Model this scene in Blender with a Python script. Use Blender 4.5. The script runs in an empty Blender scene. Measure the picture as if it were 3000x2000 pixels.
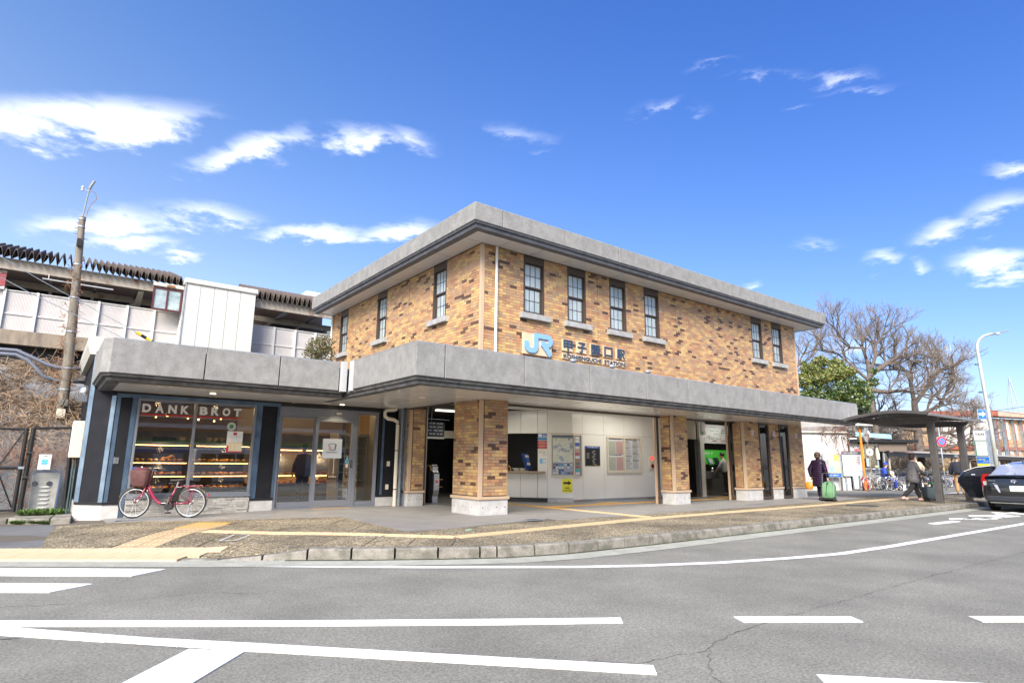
import bpy, bmesh, math, random
from mathutils import Vector, Matrix, Euler, noise as mnoise
R_ = math.radians
random.seed(7)
SC = bpy.context.scene
COL = SC.collection

# ------------------------------------------------------------------ camera
cam_d = bpy.data.cameras.new('camera'); cam = bpy.data.objects.new('camera', cam_d); COL.objects.link(cam)
SC.camera = cam
YAW, PITCH, ROLL = .9172, .1993, .0086
_f = Vector((math.cos(YAW)*math.cos(PITCH), math.sin(YAW)*math.cos(PITCH), math.sin(PITCH)))
_r = Vector((math.sin(YAW), -math.cos(YAW), 0)); _u = _r.cross(_f)
_r2 = _r*math.cos(ROLL)+_u*math.sin(ROLL); _u2 = _u*math.cos(ROLL)-_r*math.sin(ROLL)
cam.matrix_world = Matrix(((_r2.x,_u2.x,-_f.x,0),(_r2.y,_u2.y,-_f.y,0),(_r2.z,_u2.z,-_f.z,1.15),(0,0,0,1)))
cam_d.sensor_width = 36; cam_d.lens = 21.01; cam_d.clip_start = .05; cam_d.clip_end = 4000

# ------------------------------------------------------------------ world
SUN_AZ, SUN_EL = R_(221), R_(38)      # direction TO the sun, azimuth measured from +X towards +Y
W = bpy.data.worlds.new('World'); SC.world = W; W.use_nodes = True
nt = W.node_tree; nt.nodes.clear()
def wn(t, **k):
    n = nt.nodes.new(t)
    for a, b in k.items(): setattr(n, a, b)
    return n
L = nt.links.new
def wmath(op, a, b=None, c=None, clamp=False):
    n = wn('ShaderNodeMath', operation=op); n.use_clamp = clamp
    for i, v in enumerate((a, b, c)):
        if v is None: continue
        if isinstance(v, (int, float)): n.inputs[i].default_value = v
        else: L(v, n.inputs[i])
    return n.outputs[0]
out = wn('ShaderNodeOutputWorld'); bg = wn('ShaderNodeBackground'); bg.inputs[1].default_value = .10
sky = wn('ShaderNodeTexSky', sky_type='NISHITA'); sky.sun_disc = False
sky.sun_elevation = SUN_EL; sky.sun_rotation = R_(90)-SUN_AZ; sky.air_density = 1.0; sky.dust_density = 1.2; sky.ozone_density = 2.5
geo = wn('ShaderNodeTexCoord'); sep = wn('ShaderNodeSeparateXYZ'); L(geo.outputs['Generated'], sep.inputs[0])
x_, y_, z_ = sep.outputs
zc = wmath('MAXIMUM', z_, 0.0)
az = wmath('ARCTAN2', y_, x_); el = wmath('ARCSINE', z_)
# clouds: blobs placed by azimuth and elevation, broken up with noise of the view direction
comb = wn('ShaderNodeCombineXYZ'); L(wmath('MULTIPLY', az, 1.0), comb.inputs[0]); L(wmath('MULTIPLY', el, 2.6), comb.inputs[1])
n1 = wn('ShaderNodeTexNoise'); n1.inputs['Scale'].default_value = 9; n1.inputs['Detail'].default_value = 12; n1.inputs['Roughness'].default_value = .64; n1.inputs['Distortion'].default_value = .12
L(comb.outputs[0], n1.inputs['Vector'])
n2 = wn('ShaderNodeTexNoise'); n2.inputs['Scale'].default_value = 3.2; n2.inputs['Detail'].default_value = 5; L(comb.outputs[0], n2.inputs['Vector'])
warp = wmath('MULTIPLY', wmath('SUBTRACT', n2.outputs[0], .5), .10)
warp2 = wmath('MULTIPLY', wmath('SUBTRACT', n1.outputs[0], .5), .10)
c2 = wn('ShaderNodeCombineXYZ'); L(wmath('ADD', az, warp), c2.inputs[0]); L(wmath('ADD', el, warp2), c2.inputs[1])
CLOUDS = [(1.577, 0.449, 0.219, 0.039, -0.32, 1.0), (1.562, 0.445, 0.121, 0.037, -0.33, 1.0), (1.362, 0.468, 0.156, 0.026, -0.43, 0.75), (1.31, 0.487, 0.088, 0.034, -0.33, 0.35), (1.178, 0.51, 0.135, 0.027, -0.02, 0.7), (1.118, 0.522, 0.064, 0.024, 0.16, 0.5), (0.933, 0.536, 0.13, 0.024, 0.06, 0.38), (0.865, 0.505, 0.045, 0.01, 0.01, 0.3), (1.56, 0.32, 0.123, 0.027, -0.33, 0.8), (1.423, 0.357, 0.124, 0.026, -0.09, 0.72), (1.524, 0.299, 0.096, 0.024, -0.24, 0.85), (1.451, 0.296, 0.054, 0.016, -0.21, 0.8), (1.263, 0.354, 0.129, 0.022, -0.17, 0.85), (1.125, 0.373, 0.116, 0.022, -0.15, 0.75), (0.557, 0.612, 0.064, 0.01, -0.0, 0.32), (0.482, 0.576, 0.094, 0.013, 0.11, 0.38), (0.373, 0.555, 0.069, 0.015, 0.11, 0.38), (0.35, 0.526, 0.078, 0.01, 0.17, 0.3), (0.646, 0.56, 0.089, 0.017, 0.05, 0.4), (0.434, 0.521, 0.04, 0.009, 0.2, 0.33), (0.253, 0.319, 0.069, 0.021, -0.07, 0.6), (0.195, 0.324, 0.062, 0.034, 0.08, 0.75), (0.208, 0.259, 0.079, 0.029, 0.24, 1.0), (0.347, 0.292, 0.045, 0.02, -0.05, 0.6), (0.303, 0.28, 0.026, 0.015, 0.18, 0.35), (0.172, 0.377, 0.042, 0.014, 0.26, 0.55), (0.43, 0.333, 0.049, 0.011, 0.14, 0.3), (0.524, 0.27, 0.028, 0.013, 0.02, 0.55), (0.381, 0.173, 0.087, 0.024, -0.0, 0.4), (2.6, 0.5, 0.5, 0.09, 0.1, 0.8), (3.4, 0.35, 0.6, 0.08, -0.1, 0.8), (-0.9, 0.4, 0.5, 0.09, 0.05, 0.7), (-1.7, 0.3, 0.5, 0.07, 0.1, 0.8), (-2.4, 0.55, 0.5, 0.1, -0.05, 0.7), (-1.3, 0.75, 0.35, 0.1, 0.1, 0.6)]
total = None
for (a0, e0, wx, wy, rot, dens) in CLOUDS:
    sb = wn('ShaderNodeVectorMath', operation='SUBTRACT'); L(c2.outputs[0], sb.inputs[0]); sb.inputs[1].default_value = (a0, e0, 0)
    mp = wn('ShaderNodeVectorRotate', rotation_type='Z_AXIS'); L(sb.outputs[0], mp.inputs['Vector']); mp.inputs['Angle'].default_value = -rot
    sc_ = wn('ShaderNodeVectorMath', operation='MULTIPLY'); L(mp.outputs[0], sc_.inputs[0]); sc_.inputs[1].default_value = (1/wx, 1/wy, 0)
    ln = wn('ShaderNodeVectorMath', operation='LENGTH'); L(sc_.outputs[0], ln.inputs[0])
    d = wmath('MULTIPLY', wmath('SUBTRACT', 1.0, ln.outputs['Value'], clamp=True), dens)
    total = d if total is None else wmath('MAXIMUM', total, d)
dens = wmath('ADD', wmath('MULTIPLY', total, 1.6), wmath('MULTIPLY', wmath('SUBTRACT', n1.outputs[0], .525), 3.4))
mrc = wn('ShaderNodeMapRange', interpolation_type='SMOOTHSTEP'); L(dens, mrc.inputs[0]); mrc.inputs[1].default_value = -.1; mrc.inputs[2].default_value = 1.7
cm = wmath('MULTIPLY', mrc.outputs[0], wmath('MULTIPLY', total, 4.0, clamp=True), clamp=True)
cm = wmath('MULTIPLY', cm, wmath('MULTIPLY_ADD', total, 1.6, .15, clamp=True))
# the deepening of the blue away from the horizon and towards the right of the sun
spx = wn('ShaderNodeSeparateColor'); L(sky.outputs[0], spx.inputs[0]); cbx = wn('ShaderNodeCombineColor')
for i_, (a_, b_, c_, lo_, hi_) in enumerate(((.537,-1.694,-.849,.22,1.05),(.103,-.539,-.47,.45,1.0),(-.13,.36,-.071,.85,1.1))):
    e_ = wmath('EXPONENT', wmath('ADD', wmath('MULTIPLY_ADD', zc, b_, a_), wmath('MULTIPLY', x_, c_)))
    e_ = wmath('MINIMUM', wmath('MAXIMUM', e_, lo_), hi_); L(wmath('MULTIPLY', spx.outputs[i_], e_), cbx.inputs[i_])
mx = wn('ShaderNodeMix', data_type='RGBA'); mx.inputs[7].default_value = (6.1,6.2,6.6,1); L(cm, mx.inputs[0]); L(cbx.outputs[0], mx.inputs[6])
L(mx.outputs[2], bg.inputs[0]); L(bg.outputs[0], out.inputs[0])

sun_d = bpy.data.lights.new('sun', 'SUN'); sun = bpy.data.objects.new('sun', sun_d); COL.objects.link(sun)
sun_d.energy = 3.3; sun_d.angle = R_(32); sun_d.color = (1, .93, .83)
_sd = Vector((math.cos(SUN_AZ)*math.cos(SUN_EL), math.sin(SUN_AZ)*math.cos(SUN_EL), math.sin(SUN_EL)))
sun.rotation_euler = _sd.to_track_quat('Z', 'Y').to_euler()
SC.view_settings.view_transform = 'Standard'; SC.view_settings.look = 'None'
SC.view_settings.exposure = 1.42; SC.view_settings.gamma = 1; SC.view_settings.use_curve_mapping = False
SC.cycles.max_bounces = 8; SC.cycles.transparent_max_bounces = 16; SC.cycles.use_denoising = True
try: SC.cycles.denoiser = 'OPENIMAGEDENOISE'
except Exception: pass

# ------------------------------------------------------------------ materials
def lin(c):
    return tuple((v/255/12.92 if v <= 10 else ((v/255+.055)/1.055)**2.4) for v in c)
def M(name, col, rough=.6, metal=0., col2=None, vs=4., vdet=4., vlo=.35, vhi=.65, stretch=(1,1,1), bump=0., bs=40., bd=.01, wave=None, coat=0., spec=.5, fine=0., emit=None, es=0., alpha=None, attr=None, world=False):
    m = bpy.data.materials.new(name); m.use_nodes = True; t = m.node_tree; N = t.nodes; K = t.links.new
    b = N['Principled BSDF']; b.inputs['Roughness'].default_value = rough; b.inputs['Metallic'].default_value = metal
    b.inputs['Base Color'].default_value = (*col, 1); b.inputs['Coat Weight'].default_value = coat; b.inputs['Coat Roughness'].default_value = .05
    b.inputs['Specular IOR Level'].default_value = spec
    tc = N.new('ShaderNodeTexCoord'); mp = N.new('ShaderNodeMapping'); mp.inputs['Scale'].default_value = stretch
    if world:
        g = N.new('ShaderNodeNewGeometry'); K(g.outputs['Position'], mp.inputs[0])
    else: K(tc.outputs['Object'], mp.inputs[0])
    colsock = None
    if col2 is not None:
        n = N.new('ShaderNodeTexNoise'); n.inputs['Scale'].default_value = vs; n.inputs['Detail'].default_value = vdet; n.inputs['Roughness'].default_value = .6; K(mp.outputs[0], n.inputs['Vector'])
        mr = N.new('ShaderNodeMapRange'); mr.inputs[1].default_value = vlo; mr.inputs[2].default_value = vhi; K(n.outputs[0], mr.inputs[0])
        mi = N.new('ShaderNodeMix'); mi.data_type = 'RGBA'; mi.inputs[6].default_value = (*col, 1); mi.inputs[7].default_value = (*col2, 1); K(mr.outputs[0], mi.inputs[0])
        colsock = mi.outputs[2]
    if attr:
        a = N.new('ShaderNodeVertexColor'); a.layer_name = attr; colsock = a.outputs[0]
    if fine > 0:
        n = N.new('ShaderNodeTexNoise'); n.inputs['Scale'].default_value = 60 if fine < 1 else 52; n.inputs['Detail'].default_value = 8; n.inputs['Roughness'].default_value = .5 if fine < 1 else .85; K(mp.outputs[0], n.inputs['Vector'])
        mr = N.new('ShaderNodeMapRange'); mr.inputs[1].default_value = .25 if fine < 1 else .36; mr.inputs[2].default_value = .75 if fine < 1 else .64; mr.inputs[3].default_value = 1-fine % 1; mr.inputs[4].default_value = 1+fine % 1; K(n.outputs[0], mr.inputs[0])
        mu = N.new('ShaderNodeMix'); mu.data_type = 'RGBA'; mu.blend_type = 'MULTIPLY'; mu.inputs[0].default_value = 1; mu.clamp_result = False
        if colsock: K(colsock, mu.inputs[6])
        else: mu.inputs[6].default_value = (*col, 1)
        K(mr.outputs[0], mu.inputs[7]); colsock = mu.outputs[2]
    if colsock: K(colsock, b.inputs['Base Color'])
    if bump > 0 or wave:
        bp = N.new('ShaderNodeBump'); bp.inputs['Strength'].default_value = bump if bump > 0 else wave[2]; bp.inputs['Distance'].default_value = bd
        if wave:
            w = N.new('ShaderNodeTexWave'); w.bands_direction = wave[0]; w.inputs['Scale'].default_value = wave[1]; K(mp.outputs[0], w.inputs['Vector']); K(w.outputs[0], bp.inputs['Height'])
        else:
            n = N.new('ShaderNodeTexNoise'); n.inputs['Scale'].default_value = bs; n.inputs['Detail'].default_value = 6; K(mp.outputs[0], n.inputs['Vector']); K(n.outputs[0], bp.inputs['Height'])
        K(bp.outputs[0], b.inputs['Normal'])
    if emit is not None:
        b.inputs['Emission Color'].default_value = (*emit, 1); b.inputs['Emission Strength'].default_value = es
    return m
def glass_mat(name, tint=(.9,.93,.93), base=.06, refl=(1,1,1)):
    m = bpy.data.materials.new(name); m.use_nodes = True; t = m.node_tree; N = t.nodes; K = t.links.new
    N.clear(); o = N.new('ShaderNodeOutputMaterial'); mi = N.new('ShaderNodeMixShader'); tr = N.new('ShaderNodeBsdfTransparent'); gl = N.new('ShaderNodeBsdfGlossy')
    tr.inputs[0].default_value = (*tint, 1); gl.inputs['Roughness'].default_value = .0; gl.inputs['Color'].default_value = (*refl, 1)
    fr = N.new('ShaderNodeFresnel'); fr.inputs[0].default_value = 1.5
    ma = N.new('ShaderNodeMath'); ma.operation = 'ADD'; ma.inputs[1].default_value = base; ma.use_clamp = True
    K(fr.outputs[0], ma.inputs[0]); K(ma.outputs[0], mi.inputs[0]); K(tr.outputs[0], mi.inputs[1]); K(gl.outputs[0], mi.inputs[2]); K(mi.outputs[0], o.inputs[0])
    return m

# ------------------------------------------------------------------ object helpers
ORG = {}
def thing(name, label=None, cat=None, loc=(0,0,0), rz=0., group=None, local=False, kind=None):
    o = bpy.data.objects.new(name, None); COL.objects.link(o); o.empty_display_size = .1
    o.location = loc; o.rotation_euler = (0, 0, rz)
    ORG[o.name] = Vector((0,0,0)) if local else Vector(loc)
    tag(o, label, cat, group, kind); return o
def tag(o, label=None, cat=None, group=None, kind=None):
    if label: o['label'] = label
    if cat: o['category'] = cat
    if group: o['group'] = group
    if kind: o['kind'] = kind
    return o
def copy_tree(o, parent=None):
    c = o.copy(); COL.objects.link(c); c.parent = parent
    for ch in list(o.children): copy_tree(ch, c)
    ORG[c.name] = ORG.get(o.name, Vector((0,0,0))); return c
def link_mesh(name, me, parent=None, loc=(0,0,0)):
    o = bpy.data.objects.new(name, me); COL.objects.link(o); o.location = loc
    if parent: o.parent = parent; ORG[o.name] = ORG[parent.name]
    else: ORG[o.name] = Vector((0,0,0))
    return o
class MB:
    def __init__(s): s.v = []; s.f = []; s.m = []; s.c = []; s.cm = 0
    def mat(s, i): s.cm = i; return s
    def add(s, vs, fs, col=None):
        b = len(s.v); s.v += [tuple(p) for p in vs]
        for f in fs: s.f.append(tuple(b+i for i in f)); s.m.append(s.cm); s.c.append(col)
        return s
    def box(s, x0, x1, y0, y1, z0, z1, col=None):
        x0,x1=min(x0,x1),max(x0,x1); y0,y1=min(y0,y1),max(y0,y1); z0,z1=min(z0,z1),max(z0,z1)
        vs = [(x,y,z) for z in (z0,z1) for y in (y0,y1) for x in (x0,x1)]
        return s.add(vs, [(0,2,3,1),(4,5,7,6),(0,1,5,4),(2,6,7,3),(0,4,6,2),(1,3,7,5)], col)
    def obox(s, c, r, u, n, w, h, d, col=None):  # centre, right, up, normal
        c = Vector(c); r = Vector(r).normalized()*w/2; u = Vector(u).normalized()*h/2; n = Vector(n).normalized()*d/2
        vs = [c+i*r+j*u+k*n for k in (-1,1) for j in (-1,1) for i in (-1,1)]
        return s.add(vs, [(0,2,3,1),(4,5,7,6),(0,1,5,4),(2,6,7,3),(0,4,6,2),(1,3,7,5)], col)
    def prism(s, poly, z0, z1, col=None):
        n = len(poly); a = sum(poly[i][0]*poly[(i+1)%n][1]-poly[(i+1)%n][0]*poly[i][1] for i in range(n))
        if a < 0: poly = poly[::-1]
        zf0 = z0 if callable(z0) else (lambda x, y: z0); zf1 = z1 if callable(z1) else (lambda x, y: z1)
        vs = [(p[0],p[1],zf0(*p[:2])) for p in poly]+[(p[0],p[1],zf1(*p[:2])) for p in poly]
        fs = [tuple(range(n-1,-1,-1)), tuple(range(n,2*n))]+[(i,(i+1)%n,n+(i+1)%n,n+i) for i in range(n)]
        return s.add(vs, fs, col)
    def extrude(s, pts, off, col=None):  # polygon of 3d points, extruded by vector
        n = len(pts); off = Vector(off); pts = [Vector(p) for p in pts]
        vs = pts+[p+off for p in pts]
        fs = [tuple(range(n-1,-1,-1)), tuple(range(n,2*n))]+[(i,(i+1)%n,n+(i+1)%n,n+i) for i in range(n)]
        return s.add(vs, fs, col)
    def tube(s, pts, r, n=8, cap=True, col=None, closed=False):
        pts = [Vector(p) for p in pts]; k = len(pts)
        rs = r if isinstance(r, (list, tuple)) else [r]*k
        t0 = (pts[1]-pts[0]).normalized(); a = Vector((0,0,1)) if abs(t0.z) < .9 else Vector((1,0,0))
        u = t0.cross(a).normalized(); vs = []
        for i in range(k):
            if closed: t = (pts[(i+1)%k]-pts[i-1])
            else: t = pts[min(i+1,k-1)]-pts[max(i-1,0)]
            if t.length < 1e-9: t = t0
            t = t.normalized(); u = (u-t*u.dot(t)); u = u.normalized() if u.length > 1e-6 else t.orthogonal().normalized(); w = t.cross(u)
            for j in range(n):
                an = 2*math.pi*j/n; vs.append(pts[i]+(u*math.cos(an)+w*math.sin(an))*rs[i])
        fs = []
        for i in range(k if closed else k-1):
            q = (i+1) % k
            for j in range(n): fs.append((i*n+j, i*n+(j+1)%n, q*n+(j+1)%n, q*n+j))
        if cap and not closed: fs += [tuple(range(n-1,-1,-1)), tuple((k-1)*n+j for j in range(n))]
        return s.add(vs, fs, col)
    def loft(s, rings, cap=True, col=None):
        n = len(rings[0]); vs = [p for r in rings for p in r]; fs = []
        for i in range(len(rings)-1):
            for j in range(n): fs.append((i*n+j, i*n+(j+1)%n, (i+1)*n+(j+1)%n, (i+1)*n+j))
        if cap: fs += [tuple(range(n-1,-1,-1)), tuple((len(rings)-1)*n+j for j in range(n))]
        return s.add(vs, fs, col)
    def ell(s, c, rx, ry, rz, n=12, k=8, rot=None, col=None):
        c = Vector(c); rings = []
        for i in range(1, k):
            ph = math.pi*i/k; ring = []
            for j in range(n):
                p = Vector((rx*math.sin(ph)*math.cos(2*math.pi*j/n), ry*math.sin(ph)*math.sin(2*math.pi*j/n), -rz*math.cos(ph)))
                if rot: p = rot @ p
                ring.append(c+p)
            rings.append(ring)
        p0 = Vector((0,0,-rz)); p1 = Vector((0,0,rz))
        if rot: p0 = rot @ p0; p1 = rot @ p1
        vs = [c+p0]+[p for r in rings for p in r]+[c+p1]; fs = []
        for j in range(n): fs.append((0, 1+(j+1)%n, 1+j))
        for i in range(k-2):
            for j in range(n): fs.append((1+i*n+j, 1+i*n+(j+1)%n, 1+(i+1)*n+(j+1)%n, 1+(i+1)*n+j))
        b = 1+(k-2)*n
        for j in range(n): fs.append((b+j, b+(j+1)%n, len(vs)-1))
        return s.add(vs, fs, col)
    def disc(s, c, nrm, r, d, n=24, col=None):  # cylinder disc
        c = Vector(c); nrm = Vector(nrm).normalized(); return s.tube([c-nrm*d/2, c+nrm*d/2], r, n, True, col)
    def mesh(s, name, mats, org=Vector((0,0,0)), smooth=False, colname=None):
        me = bpy.data.meshes.new(name); me.from_pydata([(p[0]-org.x, p[1]-org.y, p[2]-org.z) for p in s.v], [], s.f)
        for m in (mats if isinstance(mats, (list, tuple)) else [mats]): me.materials.append(m)
        if any(s.m): me.polygons.foreach_set('material_index', s.m)
        if smooth: me.polygons.foreach_set('use_smooth', [True]*len(s.f))
        if colname:
            ca = me.color_attributes.new(colname, 'FLOAT_COLOR', 'CORNER'); buf = []
            for f, c in zip(s.f, s.c):
                if isinstance(c, (list,)) and len(c) == len(f):
                    for q in c: buf += [*q, 1]
                else: buf += ([*(c or (1,1,1)), 1])*len(f)
            ca.data.foreach_set('color', buf)
        me.update(); return me
    def build(s, name, mats, parent=None, smooth=False, bevel=0., colname=None, auto=None, seg=2):
        org = ORG[parent.name] if parent else Vector((0,0,0))
        o = link_mesh(name, s.mesh(name, mats, org, smooth, colname), parent)
        if auto:
            try: o.data.set_sharp_from_angle(angle=R_(auto))
            except Exception: pass
        if bevel > 0:
            b = o.modifiers.new('bevel', 'BEVEL'); b.width = bevel; b.segments = seg; b.limit_method = 'ANGLE'
        return o
def struct(name, mb, mats, **k):
    o = mb.build(name, mats, None, **k); o['kind'] = 'structure'; return o
_TC = {}
def text_geo(body, bold=0.):
    key = (body, bold)
    if key not in _TC:
        c = bpy.data.curves.new('lettering', 'FONT'); c.body = body; c.size = 1; c.offset = bold; c.resolution_u = 3; c.extrude = .5
        o = bpy.data.objects.new('lettering', c); COL.objects.link(o)
        dg = bpy.context.evaluated_depsgraph_get(); me = bpy.data.meshes.new_from_object(o.evaluated_get(dg))
        vs = [v.co.copy() for v in me.vertices]; fs = [tuple(p.vertices) for p in me.polygons]
        bpy.data.objects.remove(o); bpy.data.curves.remove(c); bpy.data.meshes.remove(me)
        x0 = min(v.x for v in vs); x1 = max(v.x for v in vs); y0 = min(v.y for v in vs); y1 = max(v.y for v in vs)
        _TC[key] = ([((v.x-x0)/(x1-x0), (v.y-y0)/(y1-y0), v.z) for v in vs], fs, (x1-x0)/(y1-y0))
    return _TC[key]
def text_into(mb, body, o, right, up, w, h, depth=.006, bold=0., col=None):
    """lettering that fills a w x h box whose lower left corner is o; depth stands out along right x up"""
    vs, fs, asp = text_geo(body, bold); o = Vector(o); right = Vector(right).normalized(); up = Vector(up).normalized(); n = right.cross(up)
    if w is None: w = h*asp
    if h is None: h = w/asp
    return mb.add([o+right*(v[0]*w)+up*(v[1]*h)+n*((v[2]+.5)*depth) for v in vs], fs, col)
def rect(mb, o, right, up, x, y, w, h, d=.004, col=None, off=0.):
    r = Vector(right).normalized(); u = Vector(up).normalized(); n = r.cross(u)
    c = Vector(o)+r*(x+w/2)+u*(y+h/2)+n*(off+d/2)
    return mb.obox(c, r, u, n, w, h, d, col)
def smooth01(t): t = max(0., min(1., t)); return t*t*(3-2*t)
X_, Y_, Z_ = Vector((1,0,0)), Vector((0,1,0)), Vector((0,0,1))

MAT = {}
MAT['vc'] = M('painted_colours', (1,1,1), .45, attr='Col')
MAT['vcm'] = M('matt_colours', (1,1,1), .85, attr='Col')
MAT['tile'] = M('brick_tile', (1,1,1), .42, attr='Col', fine=.12, bump=.12, bs=120, bd=.003)
MAT['mortar'] = M('mortar', (.10,.08,.065), .9)
MAT['concrete_smooth'] = M('concrete_plinth', (.40,.39,.37), .8, col2=(.52,.51,.49), vs=5, fine=.06, bump=.1, bs=60)
MAT['fascia'] = M('concrete_fascia', (.190,.188,.180), .9, col2=(.258,.254,.245), vs=5.5, vdet=10, vlo=.36, vhi=.68, stretch=(1,1,.8), fine=.22, bump=.35, bs=45, bd=.006)
MAT['rib'] = M('dark_concrete_rib', (.05,.05,.05), .85, col2=(.11,.11,.11), vs=5, fine=.2, bump=.2, bs=60)
MAT['ribup'] = M('slate_rib', (.085,.09,.105), .6, col2=(.13,.135,.15), vs=5, fine=.1)
MAT['soffit'] = M('soffit_panel_white', (.74,.71,.66), .14, col2=(.78,.75,.70), vs=1.5)
MAT['soffit_up'] = M('soffit_panel_upper', (.66,.64,.61), .3, col2=(.68,.66,.64), vs=1.2)
MAT['white'] = M('white_paint', (.72,.71,.68), .5, col2=(.66,.65,.61), vs=3)
MAT['wallw'] = M('glossy_wall_panel', (.76,.745,.68), .2, col2=(.80,.785,.73), vs=1.3)
MAT['cream'] = M('cream_plastic', (.66,.60,.48), .5)
MAT['trim'] = M('beige_trim', (.50,.36,.24), .45)
MAT['brownmetal'] = M('bronze_metal', (.075,.055,.045), .4, metal=.2)
MAT['black'] = M('black_metal', (.012,.012,.013), .4)
MAT['blackgloss'] = M('black_glossy', (.01,.01,.011), .12)
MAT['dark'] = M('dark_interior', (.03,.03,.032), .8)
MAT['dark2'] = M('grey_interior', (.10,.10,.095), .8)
MAT['steel'] = M('stainless_steel', (.55,.55,.54), .25, metal=.9)
MAT['galv'] = M('galvanised_steel', (.42,.46,.50), .45, metal=.5, col2=(.30,.33,.37), vs=6)
MAT['alu'] = M('grey_aluminium', (.20,.215,.245), .4, metal=.25)
MAT['bluestrip'] = M('blue_steel_strip', (.13,.20,.28), .35, metal=.5, col2=(.07,.11,.17), vs=3, stretch=(1,1,.8))
MAT['litcopystrip'] = M('lit_copy_steel_strip', (.22,.29,.36), .4, metal=.4, col2=(.11,.16,.22), vs=3, stretch=(1,1,.8))  # paler copy of the blue strip; chamfer faces carry their light in the colour
MAT['siding'] = M('dark_ribbed_siding', (.016,.017,.022), .75, spec=.25, col2=(.023,.024,.030), vs=3, wave=('Z', 16, .9), bd=.012)
MAT['glass'] = glass_mat('window_glass', base=.07)
MAT['glassdoor'] = glass_mat('door_glass', base=.09)
MAT['frost'] = M('frosted_pane', (.27,.34,.36), .10, col2=(.50,.56,.56), vs=1.0, spec=1.0)
MAT['asphalt'] = M('old_asphalt', (.168,.162,.140), .95, spec=.2, col2=(.225,.217,.187), vs=.9, vdet=8, fine=1.55, bump=.5, bs=160, bd=.006, world=True)
MAT['asphalt2'] = M('patched_asphalt', (.10,.10,.105), .9, col2=(.14,.14,.14), vs=1.6, fine=1.3, bump=.5, bs=120, bd=.006, world=True)
MAT['crack'] = M('crack_dark', (.05,.05,.048), .95, col2=(.12,.115,.105), vs=14, world=True)
MAT['paint'] = M('road_marking_paint', (.80,.80,.78), .8, col2=(.58,.575,.55), vs=16, vdet=10, vlo=.55, vhi=.80, fine=.10, world=True)
MAT['gutter'] = M('gutter_concrete', (.28,.28,.235), .9, col2=(.36,.355,.30), vs=4, fine=1.25, world=True, bump=.4, bs=90)
MAT['kerb'] = M('kerb_concrete', (.24,.222,.19), .9, col2=(.125,.118,.095), vs=5, vdet=8, vlo=.4, vhi=.62, fine=.25, bump=.5, bs=70, bd=.008, world=True)
MAT['apron'] = M('apron_tile', (.20,.19,.175), .55, col2=(.235,.225,.21), vs=2, fine=.06, world=True)
MAT['apron_in'] = M('concourse_tile', (.17,.16,.145), .35, col2=(.20,.19,.175), vs=2, fine=.05, world=True)
MAT['joint'] = M('paver_bedding', (.10,.085,.065), .95)
MAT['yellow'] = M('yellow_tactile', (.55,.31,.07), .7, col2=(.49,.27,.06), vs=6, world=True)
MAT['paleyellow'] = M('pale_yellow_tactile', (.56,.42,.25), .75, col2=(.49,.36,.21), vs=3, fine=.05, world=True)
MAT['dirt'] = M('bare_soil', (.12,.10,.075), .95, col2=(.08,.07,.05), vs=3, fine=.3, world=True)
MAT['bark'] = M('tree_bark', (.085,.065,.052), .95, col2=(.055,.042,.036), vs=6, fine=.2)
MAT['twig'] = M('bare_twigs', (.22,.18,.145), .95)
MAT['barkpale'] = M('pale_tree_bark', (.15,.12,.10), .95, col2=(.09,.07,.06), vs=6, fine=.2)
MAT['vine'] = M('dead_vines', (.33,.24,.16), .95, col2=(.20,.14,.09), vs=5, vlo=.42, vhi=.58)
MAT['vinered'] = M('rusty_creeper', (.30,.14,.07), .95, col2=(.20,.11,.06), vs=8)
MAT['wood'] = M('brown_wood', (.20,.11,.06), .6, col2=(.15,.08,.04), vs=3, stretch=(1,1,6))
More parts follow.
